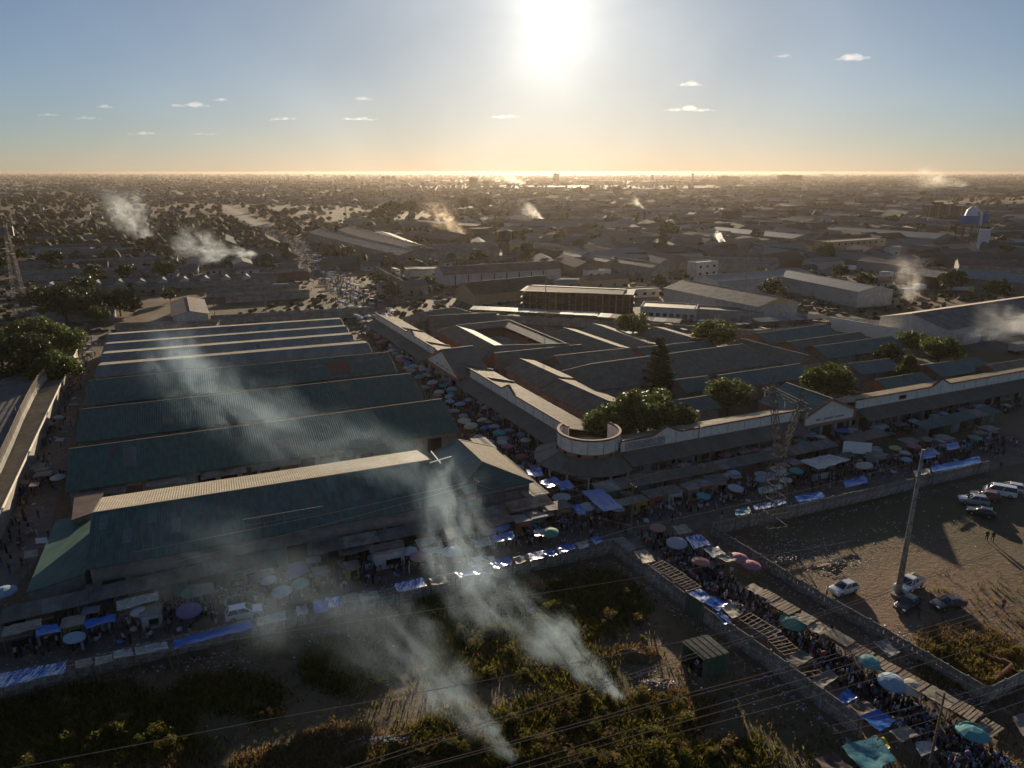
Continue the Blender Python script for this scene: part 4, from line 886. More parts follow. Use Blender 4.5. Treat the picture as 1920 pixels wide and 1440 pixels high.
# everything beyond that cannot be told apart
def mass(name, n, ymin, ymax, fn, m, seed):
    g_ = random.Random(seed); b = MB()
    for _ in range(n):
        y = ymin * (ymax / ymin) ** (g_.random() ** .85); x = g_.uniform(-.95, .95) * y
        fn(b, x, y, g_)
    o = b.build(name, m); tag(o, kind='stuff'); return o
def far_house(b, x, y, g_):
    if y < 1250 and (not free(x, y, 8) or near_road(x, y, 14) or any((x - a) ** 2 + (y - c) ** 2 < (r + 8) ** 2 for a, c, r, _ in spots)): return
    if noise.noise(Vector((x * .0013, y * .0013, 3.1))) < -.22: return
    s_ = 1.0 + y / 9000; L, w, h = g_.uniform(7, 16) * s_, g_.uniform(5, 9) * s_, g_.uniform(2.4, 3.6)
    if g_.random() < (.1 if x < .02 * y else .5): L *= g_.uniform(2.2, 5); w *= g_.uniform(1.6, 2.6); h *= 1.5
    a = R(24) + g_.choice([0, math.pi / 2]) + g_.gauss(0, .25); c, s2 = math.cos(a), math.sin(a)
    P = [(-L, -w, 0), (L, -w, 0), (L, w, 0), (-L, w, 0), (-L, -w, h), (L, -w, h), (L, w, h), (-L, w, h), (-L, 0, h + w * .22), (L, 0, h + w * .22)]
    P = [(x + (p[0] * c - p[1] * s2) / 2, y + (p[0] * s2 + p[1] * c) / 2, p[2]) for p in P]
    b.add(P, [(0, 1, 5, 4), (1, 2, 6, 9, 5), (2, 3, 7, 6), (3, 0, 4, 8, 7), (4, 5, 9, 8), (6, 7, 8, 9)])
mass('far_settlement', 17000, 400, 9000, far_house, M['mass_far'], 21)
ICO = bmesh.new(); bmesh.ops.create_icosphere(ICO, subdivisions=2, radius=1); IV = [v.co.copy() for v in ICO.verts]; IF = [tuple(v.index for v in f.verts) for f in ICO.faces]; ICO.free()
IC1 = bmesh.new(); bmesh.ops.create_icosphere(IC1, subdivisions=1, radius=1); JV = [v.co.copy() for v in IC1.verts]; JF = [tuple(v.index for v in f.verts) for f in IC1.faces]; IC1.free()
def far_tree(b, x, y, g_):
    if y < 1250 and (not free(x, y, 3) or near_road(x, y, 12)): return
    d = noise.noise(Vector((x * .0021, y * .0021, 9.7)))
    left = 1 if x < -.05 * y else 0
    if g_.random() > .34 + 1.6 * d + .4 * left: return
    r = g_.uniform(1.4, 4.2) * (1 + y / 4500); h = r * g_.uniform(.7, 1.5)
    V_, F_ = (IV, IF) if y < 750 else (JV, JF)
    ph = g_.uniform(0, 50)
    b.add([(x + v.x * r * (1 + .8 * noise.noise(v * 1.9 + Vector((ph, 0, 0)))), y + v.y * r * (1 + .8 * noise.noise(v * 1.9 + Vector((0, ph, 0)))), h * .75 + v.z * h * .75 * (1 + .8 * noise.noise(v * 2.1 + Vector((0, 0, ph))))) for v in V_], F_)
M['far_leaf'] = mat('distant_foliage', (0.045, 0.052, 0.026), 0.8, islvar=.35, hue=.02, spec=.1)
mass('far_woodland', 24000, 420, 12000, far_tree, M['far_leaf'], 5)
# low scrub, junk and yard clutter between the middle-distance buildings
def scrub(b, x, y, g_):
    if not free(x, y, 0) or near_road(x, y, 9): return
    if noise.noise(Vector((x * .012, y * .012, 1.7))) < -.1: return
    r = g_.uniform(.5, 1.9); ph = g_.uniform(0, 50)
    b.add([(x + v.x * r * (1 + .7 * noise.noise(v * 2 + Vector((ph, 0, 0)))), y + v.y * r, r * .45 + v.z * r * .6 * (1 + .7 * noise.noise(v * 2 + Vector((0, ph, 0))))) for v in JV], JF)
M['scrub'] = mat('dry_scrub', (0.075, 0.066, 0.032), 0.85, islvar=.45, hue=.03, spec=.1)
mass('scrub', 9000, 235, 900, scrub, M['scrub'], 61)
def junk(b, x, y, g_):
    if not free(x, y, -1.5) or near_road(x, y, 5): return
    if noise.noise(Vector((x * .02, y * .02, 8.7))) < -.05: return
    s_ = g_.uniform(.3, 1.6) * (1 + y / 900); b.box((x, y, s_ * .3), (s_ * g_.uniform(.6, 2.6), s_, s_ * .6), g_.uniform(0, 3))
mass('yard_clutter', 9000, 235, 800, junk, M['mass_far'], 62)
# ------------------------------------------------------------------ trees
def leaf_cloud(b, c, rad, n, size, g_, flat=1.0, droop=0.0):
    for _ in range(n):
        while True:
            v = Vector((g_.uniform(-1, 1), g_.uniform(-1, 1), g_.uniform(-1, 1)))
            if .25 < v.length < 1: break
        p = Vector((c[0] + v.x * rad, c[1] + v.y * rad, c[2] + v.z * rad * flat))
        u = Vector((g_.gauss(0, 1), g_.gauss(0, 1), g_.gauss(0, .5) - droop)).normalized(); w = u.cross(Vector((g_.gauss(0, 1), g_.gauss(0, 1), g_.gauss(0, 1)))).normalized()
        s_ = size * g_.uniform(.6, 1.3); u *= s_; w *= s_ * .55
        b.add([p - u, p + w * .8, p + u, p - w * .8], [(0, 1, 2, 3)])
def broad_tree(seed, r, zc, n, size, m, flat=.62, trunk=True):
    g_ = random.Random(seed); cr = MB(); tr = MB(); base = max(1.5, zc - r * flat * .7)
    tr.bar((0, 0, -.1), (g_.uniform(-.3, .3), g_.uniform(-.3, .3), base), .55 * r / 5, n=7, w2=.4 * r / 5)
    nc = 24
    for k in range(nc):
        a = g_.uniform(0, 6.283); e = math.asin(g_.uniform(-.45, 1)); rr = r * g_.uniform(.55, .86)
        c = (math.cos(a) * math.cos(e) * rr, math.sin(a) * math.cos(e) * rr, zc + math.sin(e) * rr * flat)
        leaf_cloud(cr, c, r * g_.uniform(.24, .40), n // nc, size, g_, .75)
        if k % 3 == 0: tr.bar((0, 0, base - .3), (c[0] * .8, c[1] * .8, c[2] - .3), .22 * r / 5, n=5, w2=.06)
    leaf_cloud(cr, (0, 0, zc - .1 * r), r * .6, n // 6, size, g_, flat)
    return tr.mesh('trunk', M['bark']), cr.mesh('crown', m)
def conifer(seed, h, r, n, m):
    g_ = random.Random(seed); cr = MB(); tr = MB(); tr.bar((0, 0, -.1), (0, 0, h * .96), .5, n=6, w2=.08)
    k = 0; z = h * .12
    while z < h * .98:
        f = 1 - z / h; nb = 7
        for q in range(nb):
            a = g_.uniform(0, 6.283); L = r * (f ** .75) * g_.uniform(.7, 1.1) + .3
            tip = Vector((math.cos(a) * L, math.sin(a) * L, z + L * .12)); tr.bar((0, 0, z), tip, .1, n=4, w2=.03)
            for s_ in range(4):
                p = Vector((0, 0, z)).lerp(tip, .35 + .2 * s_ + g_.uniform(-.05, .05)); leaf_cloud(cr, p, .35 + .35 * L / r, max(2, int(n * .012)), .42, g_, .6, .4)
        z += h * .06
    return tr.mesh('trunk', M['bark']), cr.mesh('crown', m)
TK = {'big': broad_tree(1, 6.5, 6.0, 4200, .42, M['green_leaf']), 'big2': broad_tree(2, 6.5, 6.0, 4200, .42, M['green_leaf'], .7), 'mid': broad_tree(3, 5.0, 5.2, 2600, .40, M['green_leaf'], .75),
      'mid2': broad_tree(4, 5.0, 5.2, 2600, .40, M['green_leaf'], .65), 'dark': broad_tree(5, 6.0, 5.5, 2600, .5, M['dark_leaf'], .75), 'dark2': broad_tree(6, 6.0, 5.5, 2600, .5, M['dark_leaf'], .65),
      'far': broad_tree(7, 5.0, 5.0, 700, .8, M['dark_leaf'], .8), 'far2': broad_tree(8, 5.0, 5.5, 700, .8, M['dark_leaf'], .95), 'con': conifer(9, 16, 5.2, 2000, M['needle']), 'conb': conifer(10, 9, 4.4, 1500, M['green_leaf'])}
def tree(kind, x, y, z, scale, label, group=None, ground=False, rz=None, sz=1.0):
    p = G(x, y, z * scale if not ground else 0); p.z = 0
    t = empty('tree', p, rnd.uniform(0, 6.28) if rz is None else rz); t.scale = (scale, scale, scale * sz); tag(t, label, 'tree', group)
    link('trunk', TK[kind][0], t); link('crown', TK[kind][1], t); return t
for kind, x, y, z, sc, lab in (
 ('big', 1140, 795, 6, .95, 'broad leafy tree directly behind the round corner drum'), ('big2', 1208, 776, 6, 1.15, 'broadest leafy tree behind the parapet right of the round corner'), ('mid2', 1268, 784, 5, .95, 'leafy tree at the right edge of the clump behind the round corner'),
 ('mid', 1368, 738, 5.2, 1.05, 'rounded bright green tree inside the arcade block left of the pylon'), ('mid2', 1187, 606, 5.2, 1.2, 'rounded tree at the rear wall behind the slanting roofs'), ('mid', 1340, 626, 5.2, 1.35, 'bright green tree at the rear wall near the two street lamps'),
 ('big', 1552, 716, 6, 1.05, 'wide feathery tree behind the right gate'), ('dark', 1668, 668, 5.5, .85, 'dark tree left in the clump behind the right arcade'), ('mid', 1712, 640, 5.2, .95, 'tallest tree of the clump behind the right arcade'), ('big2', 1762, 655, 6, .95, 'bright tree at the right of the clump behind the right arcade'),
 ('dark2', 1490, 782, 5, .45, 'dark bushy tree between the pylon and the right gate'), ('mid2', 1690, 712, 4, .5, 'small tree by the parapet right of the right gate'),
 ('big', 70, 628, 6, 1.35, 'large olive tree behind the curved roof on the left'), ('big2', 112, 645, 6, 1.15, 'olive tree beside the alley end behind the left curved roof'), ('dark', 40, 668, 6, 1.5, 'dark tree at the left edge over the curved roof'), ('big', 95, 690, 6, 1.1, 'olive tree overhanging the left curved roof'), ('big2', -5, 640, 6, 1.25, 'bright tree cut by the left edge of the photo'),
 ('dark', 118, 563, 6, 1.5, 'dark round tree beyond the lattice mast'), ('dark2', 75, 556, 6, 1.2, 'dark tree nearest the lattice mast'), ('dark2', 165, 560, 6, 1.3, 'dark round tree left of the pointed tree'), ('mid', 182, 592, 4.5, .9, 'small round tree below the blue-grey building'), ('dark', 222, 562, 6, 1.1, 'dark tree beside the pointed tree'),
 ('dark', 735, 392, 6, 2.3, 'large dark tree mass under the left silos'), ('dark2', 770, 388, 6, 2.2, 'dark round tree right in the tree mass under the silos'), ('far', 708, 398, 6, 2.0, 'dark tree left in the tree mass under the silos'), ('dark', 868, 380, 6, 1.9, 'dark tree right of the orange smoke'), ('dark2', 912, 378, 6, 2.0, 'dark tree pair above the water tower'),
 ('far2', 1155, 356, 6, 2.5, 'tall dark tree on the skyline right of the sun'), ('far', 1110, 352, 6, 2.6, 'broad dark tree on the skyline below the sun'), ('far', 1085, 354, 6, 2.2, 'dark tree on the skyline, left of the broad one'), ('dark', 1085, 462, 5, 1.1, 'dark tree over the shop terrace'), ('mid', 800, 527, 5, .8, 'narrow tree by the pale yard behind the street'),
 ('dark', 737, 548, 4, .8, 'bushy dark tree beside the far end of the market street'), ('far2', 1255, 430, 6, 1.8, 'dark tree right of the chimneys'), ('dark2', 975, 478, 4, .8, 'dark bush right of the water tower foot'), ('far', 1885, 470, 5, 1.1, 'brownish tree right of the sign tower'), ('dark', 1235, 530, 4, .7, 'bushy tree by the white yard block')):
    tree(kind, x, y, z, sc, lab, None)
t = tree('con', 1232, 748, 0, 1.0, 'tall dark conifer inside the arcade block', ground=True)
tree('con', 1240, 487, 0, 1.25, 'tall dark conifer right of the shop terrace', ground=True); tree('conb', 1700, 728, 0, 1.0, 'layered conifer-like tree behind the right parapet', ground=True, sz=1.0); tree('con', 252, 590, 0, .8, 'tall pointed tree left of the brown-roofed shed', ground=True)
# palm
p = G(1183, 480); t = empty('palm_tree', p); tag(t, 'palm tree with spreading fronds beside the tall far conifer', 'palm'); MB().bar((0, 0, 0), (.3, 0, 8), .6, n=8, w2=.4).build('trunk', M['bark'], t)
for k in range(16):
    a = 6.283 * k / 16; b = MB(); L = 3.4
    P = [Vector((math.cos(a) * L * u + .3, math.sin(a) * L * u, 8 + 1.6 * math.sin(u * 2.6) - 1.8 * u * u)) for u in (0, .25, .5, .75, 1)]; s_ = Vector((-math.sin(a), math.cos(a), 0)) * .45
    vs = []; 
    for i, q in enumerate(P): w = (0.3, 1, 1, .8, .1)[i]; vs += [q - s_ * w, q + s_ * w]
    b.add(vs, [(2 * i, 2 * i + 1, 2 * i + 3, 2 * i + 2) for i in range(4)]); b.build('frond', M['dark_leaf'], t)
# scattered middle-distance trees
tg = random.Random(31); tspots = []
tries = 0
while len(tspots) < 150 and tries < 20000:
    tries += 1
    y = 300 + 800 * tg.random() ** 1.2; x = tg.uniform(-.78, .78) * y
    if x > .05 * y and tg.random() < .55: continue
    if not free(x, y, 4) or near_road(x, y, 14) or any((x - a) ** 2 + (y - b_) ** 2 < (r + 4) ** 2 for a, b_, r, _ in spots) or any((x - a) ** 2 + (y - b_) ** 2 < 64 for a, b_ in tspots): continue
    tspots.append((x, y))
for x, y in tspots:
    k = tg.choice(['far', 'far2', 'far']); sc = tg.uniform(.6, 1.35)
    where = 'among the left township houses' if x < -.1 * y else ('between the works on the right' if x > .1 * y else 'under the sun beyond the factory'); how = 'small' if sc < .85 else ('large' if sc > 1.15 else 'middling')
    t = empty('tree', (x, y, 0), tg.uniform(0, 6)); t.scale = (sc, sc, sc * tg.uniform(.85, 1.15)); tag(t, '%s dark tree %s, %s' % (how, where, 'nearer than the factory' if y < 450 else ('level with the factory' if y < 700 else 'beyond the factory')), 'tree', 'trees scattered through the far quarters')
    link('trunk', TK[k][0], t); link('crown', TK[k][1], t)
# ------------------------------------------------------------------ precast concrete walls
def bay_mesh(L, h=2.9):
    b = MB(); z = 0.0
    for hh in (.52, .52, .52): b.box((L / 2, 0, z + hh / 2), (L - .02, .09, hh - .025)); z += hh
    n = 3; s_ = .17; seg = (L - n * s_) / (n + 1)
    for k in range(n + 1): b.box((k * (seg + s_) + seg / 2, 0, z + .36), (seg, .09, .72))
    z += .72; b.box((L / 2, 0, z + .29), (L - .02, .09, .58)); return b.mesh('wall_panel', M['concrete'])
def precast(label, pts, L0=2.45, gap=None, h=2.9, zs=.88):
    pts = [G(*p) for p in pts]; t = empty('precast_wall', pts[0]); tag(t, label, 'wall')
    pm = MB().box((0, 0, h / 2 + .06), (.2, .26, h + .12)).mesh('post', M['concrete'])
    for p, q in zip(pts, pts[1:]):
        d = q - p; n = max(1, round(d.length / L0)); L = d.length / n; me = bay_mesh(L); a = math.atan2(d.y, d.x)
        for k in range(n):
            if gap and gap[0] <= k < gap[1]: continue
            o = p + d * (k / n) - pts[0]; link('wall_panel', me, t, loc=o + Vector((0, 0, -rnd.uniform(0, .12))), rot=(rnd.gauss(0, .022), rnd.gauss(0, .008), a), scale=(1, 1, zs)); link('post', pm, t, loc=o - Vector((0, 0, rnd.uniform(0, .1))), rot=(rnd.gauss(0, .02), 0, a), scale=(1, 1, zs))
    return t
precast('long slotted concrete wall between the market road and the weedy waste ground', [(-70, 1327), (330, 1228), (720, 1135), (1152, 1036)])
precast('slotted concrete wall on the waste-ground side of the crowded lane', [(1152, 1040), (1285, 1143), (1440, 1254), (1612, 1384)], gap=None)
precast('plain concrete wall between the crowded lane and the car park', [(1335, 1004), (1500, 1110), (1700, 1228), (1850, 1318)], zs=.66)
precast('concrete wall between the market road and the dark rubbish ground', [(1335, 1004), (1600, 944), (1852, 884)], zs=.8)
precast('concrete wall at the lower right corner beyond the weed patch', [(1850, 1318), (1960, 1262)], zs=.75)

# ------------------------------------------------------------------ tarpaulins and sheet shelters
def tarp(label, px, z, m, amp=.13, name='tarpaulin_shelter', poles=True, tilt=0.0, nx=15, ny=8, seed=0, cat='shelter', group='tarpaulin shelters', rib=0):
    """px: far-left, far-right, near-right, near-left corners"""
    P = [G(x, y, z) for x, y in px]; c = sum(P, Vector()) / 4; c.z = 0; P = [p - c for p in P]
    P[0].z += tilt; P[1].z += tilt
    t = empty(name, c); tag(t, label, cat, group); g_ = random.Random(hash(label) % 9999 + seed)
    b = MB(); vs = []; ph = g_.uniform(0, 99)
    for j in range(ny + 1):
        for i in range(nx + 1):
            u, v = i / nx, j / ny; p = P[0].lerp(P[1], u).lerp(P[3].lerp(P[2], u), v)
            q = p * .8 + Vector((ph, 0, 0)); w = noise.noise(q) * amp + noise.noise(q * 2.7) * amp * .9 - amp * 1.6 * (4 * u * (1 - u)) * (4 * v * (1 - v)) * .6
            if i in (0, nx) or j in (0, ny): p = p + Vector((noise.noise(q * 1.3), noise.noise(q * 1.3 + Vector((5, 5, 5))), 0)) * .18
            vs.append(p + Vector((0, 0, w)))
    fs = [(j * (nx + 1) + i, (j + 1) * (nx + 1) + i, (j + 1) * (nx + 1) + i + 1, j * (nx + 1) + i + 1) for j in range(ny) for i in range(nx)]
    b.add(vs, fs); o = b.build('cover', M[m], t, smooth=True)
    if poles:
        for p in P: MB().bar((p.x * .93, p.y * .93, 0), (p.x * .93, p.y * .93, p.z - .08), .08).build('pole', M['wood'], t)
    return t
M['stripetarp'] = mat('blue_and_white_sheeting', (0.02, 0.10, 0.40), 0.3, 0, 0, .8, (0.6, 0.6, 0.6), spec=.5, bump=.3, bscale=2.5, stretch=(2.2, .5, 1), ramp=(.50, .56))
FT = [
 ((0, 1264), (124, 1241), (124, 1260), (0, 1290), 'stripetarp', 'blue and white striped sheeting over the wall at the lower left corner'),
 ((141, 1241), (172, 1234), (172, 1247), (142, 1255), 'tantarp', 'torn tan netting right of the striped sheeting on the front wall'),
 ((177, 1234), (211, 1227), (213, 1240), (179, 1248), 'tantarp', 'crumpled tan sheet second right of the striped sheeting'),
 ((213, 1224), (247, 1216), (249, 1228), (215, 1237), 'whitetarp', 'thin pale sheet on sticks left of the big blue tarpaulin'),
 ((254, 1215), (313, 1205), (318, 1216), (256, 1228), 'whitetarp', 'bunched white plastic just left of the big blue tarpaulin'),
 ((326, 1203), (470, 1164), (476, 1178), (325, 1216), 'bluetarp', 'longest glossy blue tarpaulin on the front wall beside the white car'),
 ((481, 1160), (535, 1146), (539, 1162), (482, 1173), 'whitetarp', 'crumpled white plastic right of the white car'),
 ((555, 1139), (576, 1135), (580, 1151), (557, 1155), 'whitetarp', 'small white plastic cover on the front wall between white and blue sheets'),
 ((587, 1128), (611, 1125), (615, 1146), (589, 1150), 'bluetarp', 'small square blue tarpaulin hanging on the front wall'),
 ((612, 1122), (638, 1118), (642, 1134), (616, 1140), 'stripetarp', 'wrinkled blue and white sheet next to the small square blue tarpaulin'),
 ((641, 1117), (671, 1112), (675, 1127), (644, 1132), 'tantarp', 'dark tan sacking on the front wall right of the blue sheets'),
 ((673, 1116), (707, 1107), (713, 1121), (676, 1128), 'whitetarp', 'grey-white plastic sheet on the front wall near its middle'),
 ((738, 1097), (792, 1084), (800, 1099), (746, 1110), 'stripetarp', 'blue wrinkled tarpaulin on the front wall below the white kiosk'),
 ((805, 1086), (838, 1080), (840, 1092), (808, 1097), 'tantarp', 'dark sacking between two blue tarpaulins on the front wall'),
 ((852, 1074), (898, 1062), (912, 1072), (862, 1085), 'bluetarp', 'blue tarpaulin on the front wall beside the pale car'),
 ((917, 1055), (955, 1045), (962, 1057), (927, 1067), 'bluetarp', 'blue tarpaulin right of the pale car on the front wall'),
 ((962, 1046), (990, 1040), (996, 1050), (968, 1057), 'tantarp', 'tan cloth strip on the front wall near the lane corner'),
 ((990, 1038), (1019, 1032), (1022, 1044), (994, 1052), 'stripetarp', 'blue and white sheet fifth from the lane corner'),
 ((1021, 1034), (1040, 1030), (1047, 1040), (1024, 1044), 'bluetarp', 'blue sheet fourth from the lane corner'),
 ((1043, 1026), (1075, 1019), (1080, 1030), (1050, 1037), 'bluetarp', 'blue sheet third from the lane corner'),
 ((1078, 1020), (1101, 1014), (1106, 1025), (1085, 1030), 'whitetarp', 'pale sheet second from the lane corner'),
 ((1106, 1010), (1121, 1006), (1133, 1016), (1116, 1021), 'bluetarp', 'small blue sheet at the lane corner of the front wall'),
 ((1490, 932), (1540, 922), (1547, 932), (1497, 942), 'bluetarp', 'bright blue tarpaulin on the wall right of the pylon'),
 ((1378, 957), (1404, 951), (1408, 961), (1380, 967), 'tealtarp', 'teal and white sheet on the wall just left of the pylon'),
 ((1412, 948), (1470, 936), (1474, 944), (1416, 957), 'stripetarp', 'blue and white sheet on the wall behind the pylon'),
 ((1745, 876), (1836, 856), (1841, 866), (1748, 886), 'bluetarp', 'long blue tarpaulin on the wall behind the tall concrete pole'),
 ((1712, 884), (1742, 878), (1745, 887), (1716, 893), 'tantarp', 'tan cloth left of the long blue tarpaulin behind the tall pole'),
]
for i, (a, b_, c, d, m, lab) in enumerate(FT): tarp(lab, (a, b_, c, d), 2.75, m, seed=i, tilt=.1, group='sheets along the concrete walls', amp=.15 if m != 'stripetarp' else .1)
ST = [ # street tarps and awnings: corners, z, material, label
 ((1088, 922), (1128, 919), (1169, 952), (1132, 959), 3.0, 'bluetarp', 'largest bright blue awning in the street mouth below the round corner'),
 ((1010, 905), (1040, 896), (1056, 905), (1028, 915), 3.2, 'bluetarp', 'blue tent roof left in the street mouth by the hipped hall'),
 ((1045, 905), (1066, 902), (1078, 915), (1052, 920), 3.0, 'bluetarp', 'second blue tent roof in the street mouth, nearer the round corner'),
 ((984, 882), (1012, 878), (1020, 891), (998, 895), 2.8, 'bluetarp', 'small blue and white awning behind the blue tents'),
 ((1148, 940), (1190, 932), (1200, 942), (1160, 950), 2.6, 'tantarp', 'tan cloth awning right of the big blue awning'),
 ((1498, 866), (1556, 854), (1596, 862), (1535, 880), 3.2, 'whitetarp', 'large stained white flat awning near the right gate'),
 ((1722, 851), (1750, 846), (1755, 856), (1728, 862), 2.6, 'bluetarp', 'small blue awning behind the top of the tall concrete pole'),
 ((1772, 834), (1795, 831), (1800, 840), (1776, 844), 2.6, 'bluetarp', 'bright blue awning at the far right of the market road'),
 ((66, 1178), (108, 1172), (116, 1184), (66, 1195), 2.4, 'bluetarp', 'small bright blue awning at the lower left of the market road'),
 ((8, 1178), (78, 1162), (80, 1176), (2, 1196), 2.6, 'tantarp', 'tattered tan awning at the left end of the market road'),
 ((157, 1168), (214, 1155), (216, 1165), (160, 1178), 2.6, 'bluetarp', 'long narrow blue awning over a clothes stall by the road'),
 ((218, 1130), (298, 1112), (298, 1124), (220, 1147), 2.8, 'whitetarp', 'torn white plastic roof under the long strip roof on the left'),
 ((355, 1100), (401, 1094), (402, 1110), (357, 1121), 2.8, 'galv', 'grey corrugated panel over a stall left of the white car'),
 ((832, 995), (880, 986), (891, 1000), (841, 1011), 2.8, 'galv', 'pale corrugated sheet awning in the smoke right of the front hall'),
 ((690, 1028), (756, 1014), (760, 1024), (694, 1037), 2.9, 'brownroof', 'flat brown roof of the white kiosk in front of the hall'),
 ((776, 1015), (822, 1006), (828, 1016), (784, 1026), 2.6, 'galv', 'small grey sheet awning right of the white kiosk'),
 ((790, 1032), (830, 1026), (832, 1034), (794, 1042), 2.2, 'whitetarp', 'pale plastic sheet below the small grey awning'),
 ((888, 1015), (918, 1010), (924, 1022), (890, 1028), 2.4, 'whitetarp', 'pale blue-white awning in the smoke near the road'),
 ((922, 1008), (962, 999), (966, 1010), (926, 1018), 2.4, 'bluetarp', 'blue awning right of the smoke near the road'),
 ((1000, 996), (1032, 990), (1030, 1002), (1004, 1006), 2.2, 'whitetarp', 'cream canopy by the kiosks near the lane mouth'),
 ((1070, 950), (1085, 948), (1100, 962), (1086, 966), 2.4, 'bluetarp', 'small blue sheet beside the white umbrella in the street mouth'),
 ((1420, 918), (1465, 908), (1470, 916), (1426, 926), 2.4, 'whitetarp', 'dirty white sheet left of the pylon on the road side'),
 ((400, 862), (460, 851), (462, 860), (402, 870), 3.2, 'galv', 'pale blue-grey awning in the alley behind the front hall'),
 ((1580, 905), (1622, 895), (1628, 905), (1585, 914), 2.0, 'bluetarp', 'blue ground sheet with clothes right of the white awning'),
]
for i, (a, b_, c, d, z, m, lab) in enumerate(ST): tarp(lab, (a, b_, c, d), z, m, seed=40 + i, tilt=.25, amp=.12 if m not in ('galv', 'brownroof') else .02, group='awnings along the market road')
LT = [
 ((1148, 1011), (1168, 1007), (1198, 1026), (1180, 1036), 'galv', 'grey corrugated sheet at the mouth of the crowded lane'),
 ((1186, 1036), (1212, 1030), (1230, 1052), (1206, 1056), 'tantarp', 'wrinkled tan sheet second along the waste-ground side of the lane'),
 ((1288, 1115), (1311, 1105), (1338, 1119), (1318, 1130), 'stripetarp', 'blue and white striped sheet on the waste-ground side of the lane'),
 ((1318, 1128), (1340, 1119), (1368, 1131), (1346, 1145), 'bluetarp', 'bright blue sheet on the waste-ground side of the lane beside the striped one'),
 ((1350, 1138), (1372, 1131), (1392, 1150), (1372, 1160), 'tantarp', 'tan sheet after the blue sheets on the waste-ground side of the lane'),
 ((1340, 1152), (1352, 1147), (1372, 1166), (1358, 1172), 'bluetarp', 'dark blue strip hung along the lane wall near the hut'),
 ((1472, 1236), (1502, 1219), (1525, 1232), (1493, 1252), 'galv', 'tilted grey metal sheet in the middle of the lane'),
 ((1520, 1276), (1554, 1255), (1573, 1270), (1538, 1290), 'galv', 'tilted grey metal sheet further down the lane'),
 ((1571, 1308), (1590, 1292), (1611, 1307), (1582, 1321), 'bluetarp', 'rounded glossy blue tarpaulin low in the lane'),
 ((1610, 1343), (1646, 1333), (1680, 1351), (1650, 1371), 'bluetarp', 'big crumpled glossy blue tarpaulin low in the lane'),
 ((1590, 1325), (1620, 1313), (1645, 1330), (1612, 1342), 'brownroof', 'dark flat frame between the two glossy blue tarpaulins'),
 ((1668, 1372), (1700, 1362), (1722, 1380), (1690, 1392), 'tantarp', 'tan bundle cover below the crumpled blue tarpaulin'),
 ((1716, 1395), (1745, 1388), (1758, 1405), (1726, 1418), 'whitetarp', 'pale blue-white cloth canopy at the bottom of the lane'),
 ((1575, 1400), (1645, 1380), (1680, 1425), (1625, 1450), 'tealtarp', 'dark teal tarpaulin roof at the bottom edge of the lane'),
 ((1527, 1425), (1562, 1413), (1600, 1440), (1560, 1460), 'brownroof', 'brown corrugated roof cut by the bottom edge of the photo'),
 ((1640, 1385), (1655, 1382), (1672, 1402), (1660, 1410), 'yellow', 'yellow cloth draped over the dark teal roof'),
 ((1260, 988), (1283, 984), (1298, 998), (1273, 1002), 'tantarp', 'tan sheet at the road end of the car-park side of the lane'),
 ((1285, 1008), (1315, 1003), (1333, 1022), (1302, 1028), 'stripetarp', 'white and blue wrinkled sheet on the car-park side of the lane'),
 ((1318, 1030), (1345, 1024), (1362, 1040), (1335, 1046), 'whitetarp', 'white bunched sheet on the car-park side of the lane'),
 ((1340, 1044), (1366, 1036), (1388, 1048), (1362, 1054), 'tantarp', 'brown cloth sheet on the car-park side of the lane, above the umbrellas'),
 ((1640, 1210), (1662, 1198), (1688, 1222), (1666, 1232), 'bluegrey', 'grey-blue metal sheet leaning on the car-park wall'),
 ((1895, 1345), (1935, 1335), (1960, 1375), (1925, 1390), 'galv', 'pale dome-shaped sheet at the right edge low in the photo'),
]
for i, (a, b_, c, d, m, lab) in enumerate(LT): tarp(lab, (a, b_, c, d), 2.45, m, seed=90 + i, tilt=.12, amp=.12, group='sheets over the lane stalls')
